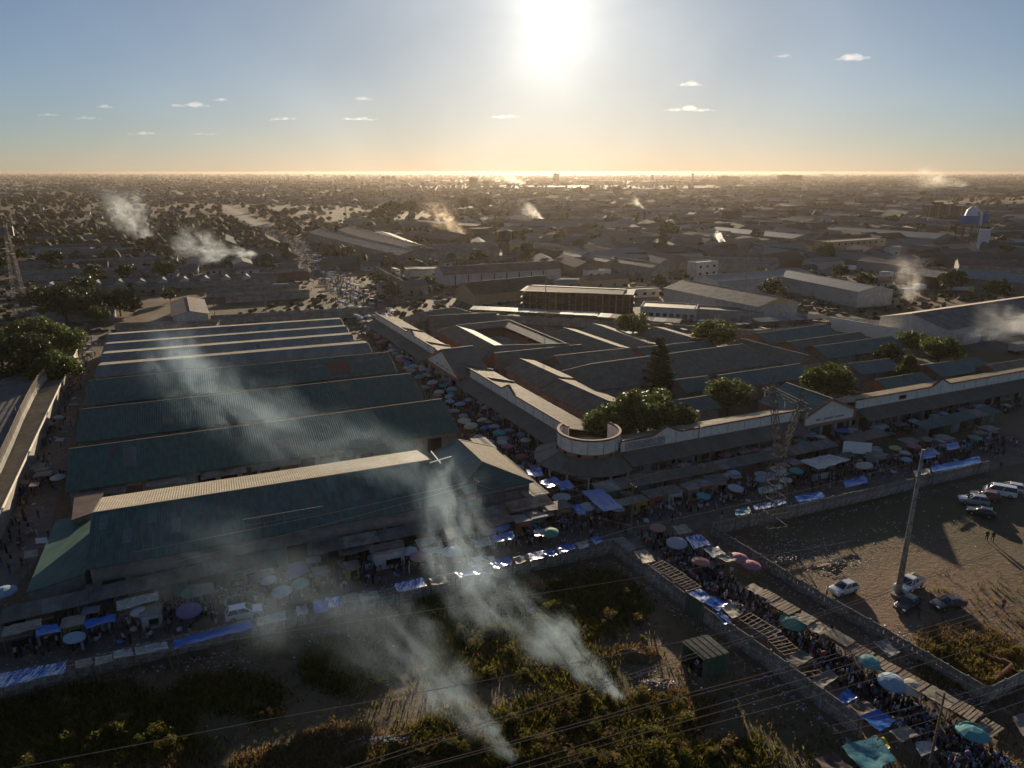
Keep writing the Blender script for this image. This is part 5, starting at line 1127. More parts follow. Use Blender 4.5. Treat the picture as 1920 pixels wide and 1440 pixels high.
# row of stalls roofed with planks, sacking and sheets down the car-park side of the lane
LA, LB = G(1412, 1092, 2.4), G(1900, 1372, 2.4); d = (LB - LA); Ld = d.length; dn = d.normalized(); nn = Vector((dn.y, -dn.x, 0)); nn = nn if nn.x < 0 else -nn
x = 0.0; k = 0
ORD = 'first second third fourth fifth sixth seventh eighth ninth tenth eleventh twelfth thirteenth fourteenth fifteenth sixteenth seventeenth eighteenth nineteenth twentieth'.split()
while x < Ld - 1.5:
    w = rnd.uniform(1.8, 3.3); o = LA + dn * x; o.z = 0; dep = rnd.uniform(1.8, 2.6)
    kind = rnd.choice(['planks', 'tantarp', 'whitetarp', 'galv', 'tantarp', 'planks'])
    t = empty('lane_stall', o, math.atan2(dn.y, dn.x)); s_ = -1 if Vector((-dn.y, dn.x, 0)).dot(nn) < 0 else 1
    tag(t, '%s-roofed lane stall along the car-park wall, %s from the road end' % ({'planks': 'plank', 'tantarp': 'sacking', 'whitetarp': 'white plastic', 'galv': 'metal sheet'}[kind], ORD[min(k, 19)]), 'stall', 'stalls along the car-park wall')
    z = 2.35 + rnd.uniform(-.15, .25)
    if kind == 'planks':
        for q in range(6): MB().box((w * (q + .5) / 6, s_ * dep / 2, z + rnd.uniform(0, .04)), (w / 6 - .09, dep, .05), rnd.gauss(0, .03)).build('plank', M['timber'], t)
    else:
        b = MB(); vs = []; ph = rnd.uniform(0, 50)
        for j in range(6):
            for i in range(8): vs.append((w * i / 7, s_ * dep * j / 5, z + (.04 if kind == 'galv' else .16) * noise.noise(Vector((i * .8 + ph, j * .9, 0)))))
        b.add(vs, [(j * 8 + i, j * 8 + i + 1, j * 8 + i + 9, j * 8 + i + 8) for j in range(5) for i in range(7)]); b.build('cover', M[kind], t, smooth=kind != 'galv')
    for px_, py_ in ((.1, .1), (w - .1, .1), (.1, dep - .1), (w - .1, dep - .1)): MB().bar((px_, s_ * py_, 0), (px_, s_ * py_, z), .07).build('post', M['wood'], t)
    MB().box((w / 2, s_ * dep * .5, .75), (w - .3, dep * .7, .08)).build('table', M['wood'], t)
    x += w + rnd.uniform(0, .25); k += 1
# open timber frames on the waste-ground side
for k, (a, b_) in enumerate((((1222, 1060), (1262, 1086)), ((1262, 1088), (1290, 1108)), ((1385, 1160), (1440, 1195)), ((1440, 1200), (1470, 1228)), ((1502, 1262), (1520, 1280)))):
    A, B = G(*a, 2.4), G(*b_, 2.4); d = B - A; L = d.length; o = A.copy(); o.z = 0; t = empty('timber_frame', o, math.atan2(d.y, d.x)); tag(t, 'bare timber lattice over a lane stall on the waste-ground side, %s from the road' % ORD[k], 'stall frame', 'bare timber lattices')
    n = int(L / .55)
    for q in range(n + 1): MB().bar((L * q / n, 0, 2.4), (L * q / n + rnd.gauss(0, .08), 2.3, 2.42), .09, .06).build('slat', M['timber'], t)
    for y in (.05, 1.2, 2.25): MB().bar((0, y, 2.34), (L, y, 2.34), .09).build('beam', M['timber'], t)
    for q in (0, 1):
        for y in (.1, 2.2): MB().bar((L * q, y, 0), (L * q, y, 2.34), .1).build('post', M['wood'], t)
# strip roofs along the market road
strip_roof('long grey strip roof in front of the front hall, left stretch', (0, 1170), (505, 1052), 2.8, 2.9, 'asbestos')
strip_roof('long grey strip roof in front of the front hall, smoky right stretch', (590, 1040), (880, 982), 2.6, 2.9, 'asbestos')
strip_roof('grey strip roof below the round corner', (1125, 925), (1340, 884), 3.0, 2.9, 'asbestos')
strip_roof('grey strip roof crossing behind the pylon', (1320, 888), (1575, 836), 3.0, 2.9, 'asbestos')
strip_roof('dark strip roof below the right gate', (1598, 832), (1672, 815), 3.0, 2.9, 'faded_dark')
strip_roof('green strip roof in front of the right arcade', (1738, 806), (1880, 772), 3.4, 3.0, 'green')
strip_roof('brown strip roof at the end of the green hipped hall', (895, 974), (1000, 950), 2.2, 2.8, 'rusty')
strip_roof('lower brown corrugated strip near the hipped hall', (898, 996), (966, 976), 2.2, 2.6, 'rusty')
strip_roof('pale ridged stall roof beside the hipped hall', (960, 962), (1040, 944), 3.0, 3.0, 'galv')
strip_roof('grey flat roof below the green hipped hall', (862, 938), (1000, 912), 5.0, 3.2, 'asbestos')
# slanting strip between the hipped hall and the street
A, B = G(1025, 926, 3.4), G(890, 818, 3.4)
b = MB()
tarp('long patched sheet roof slanting beside the umbrella street', ((880, 822), (910, 820), (1030, 925), (985, 932)), 3.4, 'galv', .12, 'stall_row', True, 0, 16, 6, cat='stall roof', group=None)
# kiosks
def kiosk(label, x, y, w, dp_, h, col, a=R(24), roof='galv'):
    t = empty('kiosk', G(x, y), a); tag(t, label, 'kiosk', 'kiosks along the market road')
    MB().box((0, 0, h / 2), (w, dp_, h)).build('body', M['tinthard'], t, color=col); MB().box((0, -.1, h + .06), (w + .4, dp_ + .6, .1)).build('roof', M[roof], t)
    MB().box((w * .12, -dp_ / 2 - .02, 1.25), (w * .5, .08, 1.0)).build('hatch', M['dark'], t); MB().box((w * .12, -dp_ / 2 - .3, 1.82), (w * .52, .6, .05)).build('flap', M['tinthard'], t, color=col)
    MB().box((w * .12, -dp_ / 2 - .2, .72), (w * .5, .4, .06)).build('counter', M['wood'], t)
for lab, x, y, w, dp_, h, col in (
 ('white stained kiosk with a brown flat roof in front of the hall', 728, 1058, 4.4, 2.4, 2.7, (.55, .53, .5)), ('dark red kiosk right of the big blue awning', 1222, 950, 2.6, 2.4, 2.5, (.28, .05, .04)), ('yellow-fronted stall right of the big blue awning', 1196, 958, 2.2, 2.0, 2.3, (.45, .33, .03)),
 ('pale grey kiosk with open doors right of the red kiosk', 1258, 942, 2.8, 2.4, 2.5, (.4, .42, .4)), ('brown kiosk below the strip roof right of the grey kiosk', 1292, 935, 2.4, 2.2, 2.4, (.25, .17, .12)), ('rusty kiosk left of the white cloud umbrella', 1318, 928, 2.4, 2.2, 2.4, (.3, .12, .07)), ('tan kiosk at the end of the near strip roof', 1340, 920, 3.2, 2.4, 2.5, (.33, .28, .22)),
 ('teal kiosk beside the orange kiosk near the hipped hall', 1003, 990, 2.8, 2.4, 2.5, (.06, .16, .2)), ('orange-red kiosk near the hipped hall', 1020, 978, 2.4, 2.2, 2.5, (.38, .12, .05)), ('brown kiosk at the street mouth by the cream canopy', 1050, 972, 2.6, 2.4, 2.5, (.26, .17, .11)), ('rust-brown kiosk left of the teal kiosk', 976, 998, 2.4, 2.2, 2.5, (.3, .13, .08)),
 ('green kiosk in front of the left half of the front hall', 445, 1090, 2.6, 2.2, 2.3, (.1, .2, .12)), ('yellow timber stand in front of the hall, left', 603, 1092, 1.8, 1.6, 1.9, (.45, .35, .08)), ('brown timber stand in front of the hall, left of the yellow one', 490, 1108, 2.2, 1.8, 2.0, (.25, .18, .11)), ('yellow timber stand beside the white kiosk', 660, 1082, 1.8, 1.6, 1.9, (.42, .32, .1)),
 ('red kiosk behind the pylon', 1485, 888, 2.4, 2.2, 2.4, (.32, .05, .04)), ('grey kiosk right of the white awning', 1640, 872, 2.8, 2.2, 2.4, (.3, .3, .3)), ('pale kiosk below the green strip roof', 1765, 840, 2.8, 2.2, 2.4, (.4, .4, .4)), ('brown kiosk below the green strip roof', 1700, 846, 3.2, 2.2, 2.4, (.22, .17, .13)),
 ('empty yellow frame stall at the lower left of the road', 143, 1192, 2.2, 1.8, 2.1, (.3, .26, .08)), ('dark kiosk at the left end of the market road', 36, 1212, 3.4, 2.0, 1.9, (.06, .055, .05)), ('white-topped stall by the road below the smoke', 287, 1172, 2.2, 1.8, 2.2, (.5, .48, .46)), ('blue-doored kiosk under the left strip roof', 190, 1128, 2.6, 1.8, 2.3, (.1, .16, .3)), ('wooden kiosk under the left strip roof', 330, 1104, 2.6, 1.8, 2.3, (.2, .15, .1)), ('grey kiosk at the far right end of the market road', 1850, 822, 3.0, 2.2, 2.4, (.3, .3, .29))):
    kiosk(lab, x, y, w, dp_, h, col)
# boards
for lab, x, y, w, h, z, a in (('white blank board on posts right of the white awning', 1603, 868, 5.2, 2.4, 2.0, R(-12)), ('small white notice board at the left alley', 82, 1034, 1.6, .9, 1.4, R(10)), ('upright white panel at the end of the round corner verandah', 1213, 886, 1.9, 2.6, .2, R(24))):
    t = empty('sign_board', G(x, y), a); tag(t, lab, 'board'); MB().box((0, 0, z + h / 2), (w, .08, h)).build('panel', M['whitepaint'], t)
    for s_ in (-1, 1): MB().box((s_ * w * .42, .08, (z + h) / 2), (.1, .1, z + h)).build('post', M['steel'], t)
# hut
HC = [G(1279, 1204, 2.7), G(1327, 1192, 2.9), G(1365, 1224, 2.8), G(1320, 1238, 2.5)]; p = (HC[0] + HC[1] + HC[2] + HC[3]) / 4; p.z = 0; t = empty('hut', p); tag(t, 'green plywood hut with a corrugated roof and one open side on the waste ground', 'hut'); HQ = [q - p for q in HC]
M['hutgreen'] = mat('green_plywood', (0.06, 0.10, 0.062), .8, var=.25, vscale=1); M['hutroof'] = mat('dull_green_roof', (0.13, 0.14, 0.10), .8, 0, .3, 1, (0.09, 0.085, 0.065), spec=.2)
n_ = 9
for k in range(n_):
    a_, c_ = k / n_, (k + .94) / n_; q = [HQ[0].lerp(HQ[1], a_), HQ[0].lerp(HQ[1], c_), HQ[3].lerp(HQ[2], c_), HQ[3].lerp(HQ[2], a_)]
    MB().slab([v * 1.06 + Vector((0, 0, .1 + .03 * (k % 2) - v.z * .06)) for v in (q[0], q[3], q[2], q[1])], .05).build('roof_sheet', M['hutroof'], t)
for i_, j_ in ((0, 1), (1, 2), (2, 3)):
    a_, c_ = HQ[i_], HQ[j_]
    for k in range(4): u, v = a_.lerp(c_, k / 4 + .006), a_.lerp(c_, (k + 1) / 4 - .006); zt = min(u.z, v.z) - .02; MB().bar((u.x, u.y, zt / 2), (v.x, v.y, zt / 2), .07, zt).build('panel', M['hutgreen'], t)
for q in HQ: MB().box((q.x * .97, q.y * .97, q.z / 2), (.12, .12, q.z)).build('post', M['wood'], t)
MB().box((0, 0, .45), (1.8, .5, .08), R(30)).build('bench', M['wood'], t); MB().slab([v * .98 - Vector((0, 0, v.z * .98 - .05)) for v in (HQ[0], HQ[3], HQ[2], HQ[1])], .04).build('floor', M['dark'], t)
# steel gate in the lane wall
p, q = G(1286, 1144), G(1318, 1166); t = empty('steel_gate', p, math.atan2((q - p).y, (q - p).x)); tag(t, 'dark green steel gate in the lane wall above the hut', 'gate'); L = (q - p).length
for k in range(4): MB().box((L * (k + .5) / 4, -.22, 1.4), (L / 4 - .04, .06, 2.8)).build('gate_panel', M['hutgreen'], t)
for k in (0, 1): MB().box((L * k, -.22, 1.5), (.16, .16, 3.0)).build('post', M['steel'], t)
# ------------------------------------------------------------------ left hall with curved parapet
A, B = G(-25, 1000, 5), G(146, 645, 5); d = B - A; L = d.length; t = empty('curved_hall', (A.x, A.y, 0), math.atan2(d.y, d.x)); tag(t, 'brown low hall roof with a curved railed parapet at the left edge', 'hall')
b = MB(); ribbed(b, 0, L, 0, 4.4, 13, 5.4, .5, .05); b.slab([(0, 0, 4.38), (L, 0, 4.38), (L, 13, 5.38), (0, 13, 5.38)], .15); b.build('roof_slope', M['faded'], t)
MB().box((L / 2, 6.5, 2.1), (L - .6, 12, 4.2)).build('wall', M['greywall'], t); MB().box((L / 2, -.1, 4.3), (L, .12, .5)).build('fascia', M['cream'], t)
cinv = Matrix.Rotation(-math.atan2(d.y, d.x), 3, 'Z'); curve = [tuple((cinv @ (G(*q, 6.4) - Vector((A.x, A.y, 0))))[:2]) for q in ((-40, 945), (0, 868), (22, 820), (40, 778), (60, 738), (72, 718), (86, 702))]
for (x0, y0), (x1, y1) in zip(curve, curve[1:]):
    MB().bar((x0, y0, 5.8), (x1, y1, 5.8), .3, 1.4).build('parapet', M['greywall'], t)
    b = MB(); [b.bar((x0, y0, 6.8 + .4 * q), (x1, y1, 6.8 + .4 * q), .09) for q in range(4)]; b.build('rail', M['timber'], t); MB().bar((x0, y0, 5), (x0, y0, 8.3), .14).build('rail_post', M['steel'], t)
MB().slab([(c_[0], c_[1] + .3, 5.7) for c_ in curve] + [(curve[-1][0] + 12, curve[-1][1] + 24, 4.6), (curve[0][0], curve[0][1] + 24, 4.6)], .2).build('upper_roof', M['asbestos'], t)
# ------------------------------------------------------------------ poles, pylon, masts, wires
p = G(1683, 1116); t = empty('concrete_pole', p); tag(t, 'very tall tapering concrete pole standing among the parked cars', 'pole'); MB().lathe([(.42, 0), (.17, 21.0)], 16).build('shaft', M['concrete'], t, smooth=True); MB().lathe([(1.0, 0), (.95, .35)], 16).build('footing', M['concrete'], t); MB().lathe([(.24, 21.0), (.24, 21.2)], 12).build('cap', M['greywall'], t)
def lattice(b, z0, z1, w0, w1, n, c0=(0, 0), c1=(0, 0), th=.1, sx=1.0):
    def cor(z, k):
        f = (z - z0) / (z1 - z0); w = w0 + (w1 - w0) * f; x = c0[0] + (c1[0] - c0[0]) * f; y = c0[1] + (c1[1] - c0[1]) * f
        return Vector((x + (-1, 1, 1, -1)[k] * w / 2 * sx, y + (-1, -1, 1, 1)[k] * w / 2, z))
    for k in range(4): b.bar(cor(z0, k), cor(z1, k), th * 1.4)
    for q in range(n):
        za, zb = z0 + (z1 - z0) * q / n, z0 + (z1 - z0) * (q + 1) / n
        for k in range(4): b.bar(cor(za, k), cor(zb, (k + 1) % 4), th); b.bar(cor(za, (k + 1) % 4), cor(zb, k), th); b.bar(cor(zb, k), cor(zb, (k + 1) % 4), th)
PY = G(1444, 1004); t = empty('pylon', PY, R(14)); tag(t, 'lattice electricity pylon with V-shaped head beside the market road wall', 'pylon')
M['pylon'] = mat('weathered_galvanising', (0.16, 0.135, 0.11), .75, .1, .2, 1)
b = MB(); lattice(b, 0, 13.6, 3.8, 1.5, 6, th=.066); b.build('body', M['pylon'], t)
for s_ in (-1, 1):
    b = MB(); lattice(b, 13.6, 22.6, .95, .7, 7, (0, s_ * .4), (0, s_ * 3.3), .055); b.build('arm', M['pylon'], t)
    b = MB(); lattice(b, 22.6, 25.4, .8, .12, 3, (0, s_ * 3.3), (0, s_ * 3.5), .05); b.build('peak', M['pylon'], t)
b = MB()
for z in (22.2, 23.2):
    for x in (-.45, .45): b.bar((x, -5.4 if z < 23 else -4.6, 22.7 if z < 23 else z), (x, 5.4 if z < 23 else 4.6, 22.7 if z < 23 else z), .1)
for q in range(12):
    y0, y1 = -5.2 + .87 * q, -5.2 + .87 * (q + 1)
    for x in (-.45, .45): b.bar((x, y0, 22.7 if q % 2 else 23.2), (x, y1, 23.2 if q % 2 else 22.7), .08)
    b.bar((-.45, y0, 22.7), (.45, y1, 22.7), .07)
b.build('crossarm', M['pylon'], t)
for y in (-5.2, 0, 5.2):
    b = MB()
    for q in range(8): b.lathe([(.06, 0), (.14, .05), (.06, .1)], 8, (0, y, 22.5 - q * .17))
    b.build('insulator', M['brownroof'], t)
tw = G(44, 598); t = empty('telecom_tower', tw, R(15)); tag(t, 'red and white lattice telecom tower at the left edge', 'tower')
for k in range(6):
    b = MB(); lattice(b, k * 6.0, k * 6.0 + 6, 4.6 - .62 * k, 4.6 - .62 * (k + 1), 2, th=.085); b.build('section', M['rusty' if k % 2 else 'galv'], t)
for k in range(5): MB().box((2.0 * math.cos(k * 1.26), 2.0 * math.sin(k * 1.26), 33.5), (.9, .9, 3.4), k * 1.26).build('antenna', M['steel'], t)
for k in range(3): MB().lathe([(.1, 0), (.9, .35)], 12, (1.2 * (k - 1), -1.4, 27 - k)).build('dish', M['whitepaint'], t)
def wire(label, pts, r=.03, m='wirem', sag=1.0, name='power_line'):
    b = MB(); P = []
    for a, c in zip(pts, pts[1:]):
        a, c = Vector(a), Vector(c)
        for k in range(14): u = k / 14; q = a.lerp(c, u); q.z -= sag * 4 * u * (1 - u); P.append(q)
    P.append(Vector(pts[-1])); o = P[0].copy()
    for a, c in zip(P, P[1:]): b.bar(a - o, c - o, 2 * r, n=5)
    return tag(b.build(name, M['wirem'], loc=o), label, 'wire', 'overhead wires')
M['wirem'] = mat('sunlit_gold_wire', (0.55, 0.36, 0.22), .45, .3)  # golden sunlight on the wires is put into their colour
for k, (a, c, z, lab) in enumerate((
 ((900, 1344), (1500, 1150), 12, 'topmost of the bundle of sunlit wires over the waste ground'), ((900, 1352), (1500, 1156), 12, 'second wire of the bundle over the waste ground, just under the topmost'), ((880, 1397), (1500, 1232), 11.5, 'third wire over the waste ground, running past the hut'), ((880, 1402), (1500, 1240), 11.5, 'fourth wire over the waste ground, paired with the third'),
 ((900, 1440), (1500, 1262), 11, 'fifth wire over the waste ground'), ((900, 1452), (1500, 1278), 11, 'sixth wire over the waste ground, just above the lowest'), ((940, 1452), (1500, 1300), 10.5, 'lowest wire over the waste ground'),
 ((0, 1430), (900, 1265), 9, 'thin wire crossing the lower left weeds'), ((0, 1255), (960, 1110), 9, 'thin dark wire crossing in front of the long blue tarpaulin'))):
    A, C = G(*a, z), G(*c, z); dv = C - A; wire(lab, (A - dv * 1.2, A + dv * .5 - Vector((0, 0, .6)), C + dv * .9), .028, sag=.4)
A = PY + Vector((0, 0, 22.2))
for k, yy in enumerate((-7.2, 0, 7.2)):
    o = PY + Vector((math.cos(R(28) + math.pi / 2) * yy, math.sin(R(28) + math.pi / 2) * yy, 21.2)); dd = Vector((math.cos(R(28)), math.sin(R(28)), 0))
for k, (a, za, c, zc, lab) in enumerate((((895, 908), 9, (1183, 985), 8, 'wire from the street pole to the lane mouth'), ((650, 1130), 8, (1185, 990), 9, 'brown wire along the front wall to the lane mouth pole'), ((1185, 990), 9, (1700, 870), 9, 'wire along the market road right of the lane mouth'), ((940, 935), 7.5, (1330, 860), 7.5, 'pale wire in front of the round corner'), ((960, 958), 7, (1250, 880), 7, 'lower pale wire in front of the round corner'),
   ((300, 1060), 7, (895, 905), 8, 'dark wire across the front hall roof'), ((250, 1035), 8.5, (895, 900), 8.5, 'upper dark wire across the front hall roof'), ((1560, 1360), 9, (1930, 1262), 9, 'upper wire over the lane at the lower right'), ((1560, 1376), 9, (1930, 1276), 9, 'lower wire over the lane at the lower right'), ((1600, 1392), 8.5, (1930, 1285), 8.5, 'lowest wire over the lane at the lower right'), ((1600, 1410), 8.5, (1930, 1310), 8.5, 'bottom wire at the lower right corner'))):
    wire(lab, (G(*a, za), G(*c, zc)), .025, sag=.35)
for x, y, h, lab in ((895, 988, 8.6, 'dark street pole right of the front hall'), (1183, 1004, 9, 'wooden pole at the mouth of the lane'), (1306, 868, 8, 'street lamp pole in front of the road-side arcade'), (1740, 1450, 9.2, 'pole at the bottom edge in the lane'), (40, 820, 7, 'thin lamp pole on the left hall'), (745, 570, 8, 'pole at the far end of the market street'), (403, 592, 9, 'leaning white pole behind the green halls'), (500, 596, 7, 'thin pole on the derelict ground')):
    t = empty('utility_pole', G(x, y)); tag(t, lab, 'pole'); MB().lathe([(.14, 0), (.09, h)], 8).build('shaft', M['wood'] if h > 8.5 else M['steel'], t)
    MB().box((0, 0, h - .5), (1.6, .1, .12), R(-60)).build('crossbar', M['wood'], t)
    for s_ in (-.7, .7): MB().cyl((s_ * math.cos(R(-60)), s_ * math.sin(R(-60)), h - .44), .05, .2, 6).build('insulator', M['whitepaint'], t)
# ------------------------------------------------------------------ vehicles
def rounded(b, name, m, w=.07, seg=2):
    bm = bmesh.new(); vs = [bm.verts.new(v) for v in b.v]
    for f in b.f: bm.faces.new([vs[i] for i in f])
    bmesh.ops.recalc_face_normals(bm, faces=bm.faces); bmesh.ops.bevel(bm, geom=list(bm.edges), offset=w, segments=seg, affect='EDGES', profile=.6)
    me = bpy.data.meshes.new(name); bm.to_mesh(me); bm.free(); me.materials.append(m); me.polygons.foreach_set('use_smooth', [True] * len(me.polygons)); return me
def frustum(x0, x1, y, z0, tx0, tx1, ty, z1):
    return [(x0, -y, z0), (x1, -y, z0), (x1, y, z0), (x0, y, z0), (tx0, -ty, z1), (tx1, -ty, z1), (tx1, ty, z1), (tx0, ty, z1)]
FR = [(0, 3, 2, 1), (4, 5, 6, 7), (0, 1, 5, 4), (1, 2, 6, 5), (2, 3, 7, 6), (3, 0, 4, 7)]
CARS = {  # length, width, body profile (x forward), greenhouse (x0,x1,z0, tx0,tx1,z1)
 'suv': (4.6, 1.84, [(-2.28, .42), (-2.30, .95), (-2.22, 1.05), (.95, 1.05), (2.05, .92), (2.28, .78), (2.30, .40), (2.1, .28), (-2.1, .28)], (-2.2, 1.05, 1.03, -1.75, .15, 1.66)),
 'hatch': (4.1, 1.72, [(-2.02, .40), (-2.05, .90), (-1.95, .98), (.85, .98), (1.85, .82), (2.03, .68), (2.05, .36), (1.9, .25), (-1.9, .25)], (-1.95, 1.0, .96, -1.45, .05, 1.48)),
 'sedan': (4.6, 1.76, [(-2.28, .42), (-2.30, .88), (-2.1, .96), (-1.2, .98), (1.0, .96), (2.05, .80), (2.28, .66), (2.30, .36), (2.1, .26), (-2.1, .26)], (-1.75, 1.05, .95, -1.0, .15, 1.44)),
 'van': (5.0, 1.85, [(-2.48, .40), (-2.5, 1.15), (-2.45, 1.2), (1.9, 1.2), (2.35, .95), (2.48, .8), (2.5, .4), (2.3, .28), (-2.3, .28)], (-2.45, 1.95, 1.18, -2.35, 1.15, 1.98)),
 'pickup': (5.3, 1.86, [(-2.62, .55), (-2.65, 1.02), (-2.6, 1.06), (1.2, 1.06), (2.4, 1.0), (2.62, .85), (2.65, .45), (2.45, .36), (-2.45, .36)], (-.85, 1.35, 1.04, -.65, .55, 1.74))}
CARM = {}
for k, (L, w, prof, gh) in CARS.items():
    b = MB(); b.prism([(x, -w / 2, z) for x, z in prof], (0, w, 0)); body = rounded(b, 'body', M['paint'], .06)
    b = MB(); b.add(frustum(gh[0], gh[1], w / 2 - .08, gh[2], gh[3], gh[4], w / 2 - .26, gh[5] - .05), FR); glass = rounded(b, 'windows', M['glass'], .03, 1)
    b = MB(); b.add(frustum(gh[3] - .04, gh[4] + .04, w / 2 - .25, gh[5] - .05, gh[3] + .1, gh[4] - .1, w / 2 - .33, gh[5] + .03), FR)
    for s_ in (-1, 1):                                                   # pillars
        for q in (0, .5, 1): b.bar((gh[0] + (gh[1] - gh[0]) * q, s_ * (w / 2 - .07), gh[2]), (gh[3] + (gh[4] - gh[3]) * q, s_ * (w / 2 - .25), gh[5] - .03), .1, .06)
    roof = b.mesh('roof_panel', M['paint'])
    ty = MB().bar((0, -.11, 0), (0, .11, 0), .66, n=14).mesh('tyre', M['tyre']); ri = MB().bar((0, -.12, 0), (0, .12, 0), .4, n=10).mesh('rim', M['rim'])
    hl = MB().box((0, 0, 0), (.12, .38, .16)).mesh('headlight', M['lampwhite']); tl = MB().box((0, 0, 0), (.1, .26, .22)).mesh('tail_light', M['lampred'])
    mi = MB().box((0, 0, 0), (.14, .2, .14)).mesh('mirror', M['paint'])
    ex = None
    if k == 'pickup': ex = MB().box((-1.72, 0, 1.05), (1.6, w - .3, .06)).mesh('load_bed', M['dark'])
    CARM[k] = (L, w, gh, body, glass, roof, ty, ri, hl, tl, mi, ex)
def car(kind, label, x, y, heading, col, name='car', group=None, cat=None):
    L, w, gh, body, glass, roof, ty, ri, hl, tl, mi, ex = CARM[kind]; p = G(x, y) if not isinstance(x, Vector) else x
    t = empty(name, p, heading); tag(t, label, cat or ('van' if kind == 'van' else 'pickup' if kind == 'pickup' else 'car'), group)
    link('body', body, t, color=col); link('windows', glass, t); link('roof_panel', roof, t, color=col)
    for sx in (-1, 1):
        for sy in (-1, 1):
            o = link('wheel', ty, t, loc=(sx * L * .30, sy * (w / 2 - .1), .33)); link('rim', ri, o)
    for sy in (-1, 1):
        link('headlight', hl, t, loc=(L / 2 - .07, sy * (w / 2 - .3), .72)); link('tail_light', tl, t, loc=(-L / 2 + .03, sy * (w / 2 - .2), .85)); link('mirror', mi, t, loc=(gh[1] - .35, sy * (w / 2 + .06), gh[2] + .1), color=col)
    if ex: link('load_bed', ex, t)
WH, DK = (.72, .72, .71), (.03, .03, .033)
car('suv', 'white car parked on the market road beside the long blue tarpaulin', 459, 1156, R(22), WH)
car('hatch', 'pale car half hidden by smoke and tarpaulin at the front wall', 905, 1062, R(24), (.55, .55, .52))
car('hatch', 'white hatchback beside the car-park wall with a person standing at it', 1581, 1110, R(204), (.6, .61, .63))
car('pickup', 'white double-cab pickup at the foot of the tall concrete pole', 1704, 1102, R(214), WH, 'pickup')
car('hatch', 'dark hatchback parked in the shadow below the white pickup', 1700, 1140, R(215), DK)
car('sedan', 'dark rounded saloon right of the dark hatchback', 1776, 1138, R(195), (.045, .04, .038))
car('suv', 'silver-green car, leftmost of the row by the rubbish ground', 1824, 944, R(160), (.30, .34, .36))
car('suv', 'dark red car second in the row by the rubbish ground', 1846, 936, R(155), (.22, .05, .05))
car('van', 'white minibus in the row by the rubbish ground', 1873, 928, R(152), WH, 'minibus')
car('suv', 'white car behind the white minibus in the row', 1893, 921, R(150), (.6, .6, .6))
car('hatch', 'black car standing alone below the row of cars', 1838, 966, R(145), DK)
def lorry(label, x, y, heading, col, col2, L=7.5, tank=False):
    t = empty('lorry', G(x, y), heading); tag(t, label, 'lorry', 'lorries in the yards')
    link('cab', rounded(MB().box((L / 2 - 1.1, 0, 1.75), (2.0, 2.3, 2.5)), 'cab', M['paint'], .12), t, color=col); MB().box((L / 2 - .2, 0, 2.1), (.3, 2.0, .9)).build('windscreen', M['glass'], t)
    if tank: MB().bar((-L / 2, 0, 1.9), (L / 2 - 2.4, 0, 1.9), 2.1, n=16).build('tank', M['paint'], t, color=col2)
    else: MB().box((-1.2, 0, 2.0), (L - 2.6, 2.4, 2.4)).build('load_box', M['tinthard'], t, color=col2)
    MB().box((-.6, 0, .75), (L - 1, 1.0, .25)).build('chassis', M['dark'], t)
    for x_ in (-L / 2 + .8, -L / 2 + 1.9, L / 2 - 1.2):
        for s_ in (-1, 1): MB().bar((x_, s_ * .85, .5), (x_, s_ * 1.15, .5), 1.0, n=12).build('wheel', M['tyre'], t)
for a in (('white lorry cab in front of the open lorry shed', 1797, 532, R(200), WH, (.4, .4, .4)), ('white lorry right of the open shed, left one', 1858, 532, R(250), WH, (.3, .3, .3)), ('white lorry right of the open shed, right one', 1880, 534, R(250), WH, (.35, .35, .36)), ('teal lorry at the right end of the yard', 1905, 538, R(240), (.1, .25, .25), (.3, .3, .3)),
          ('long pale tanker with a yellow cab in the yard', 1800, 549, R(-8), (.5, .42, .1), (.55, .5, .5), 11, True), ('white box lorry beside the drifting smoke', 1722, 545, R(20), WH, WH), ('small white lorry left of the smoke', 1700, 553, R(25), WH, (.5, .5, .5)), ('white lorry beyond the L-shaped warehouse', 1661, 520, R(10), WH, (.4, .4, .42)), ('white lorry left of the shed in the yard', 1592, 508, R(10), WH, WH),
          ('tan box lorry in the yard by the white tank', 742, 514, R(-60), WH, (.4, .3, .15), 8.5), ('white lorry by the street near the factory corner', 716, 496, R(-60), WH, (.4, .4, .4)), ('red and white trailer at the right edge by the smoke', 1912, 660, R(24), (.5, .2, .12), (.5, .35, .28), 9)):
    lorry(*a)
cg = random.Random(3)
for k in range(22):
    x, y = (cg.uniform(1595, 1642), cg.uniform(492, 499)) if k < 12 else ((cg.uniform(1050, 1140), cg.uniform(441, 448)) if k < 19 else (cg.uniform(612, 640), cg.uniform(418, 420)))
    car(cg.choice(['hatch', 'sedan', 'van', 'suv']), ['pale car in the packed row behind the ochre office', 'car in the packed lot beside the shop terrace', 'white minibus on the far street'][0 if k < 12 else (1 if k < 19 else 2)] , x, y, R(cg.choice([20, 200])), cg.choice([WH, (.5, .5, .5), (.2, .2, .22)]), group='cars in the far lots', cat='car')
for k in range(7):
    x = 1050 + 9 * k; t = empty('container', G(x, 533), R(14)); tag(t, 'white shipping container in the yard row behind the concrete frame', 'container', 'white containers in a row')
    MB().box((0, 0, 1.5), (5.5, 2.4, 2.6)).build('body', M['whitewall'], t); MB().box((0, 0, 2.84), (5.6, 2.5, .08)).build('roof', M['galv'], t)

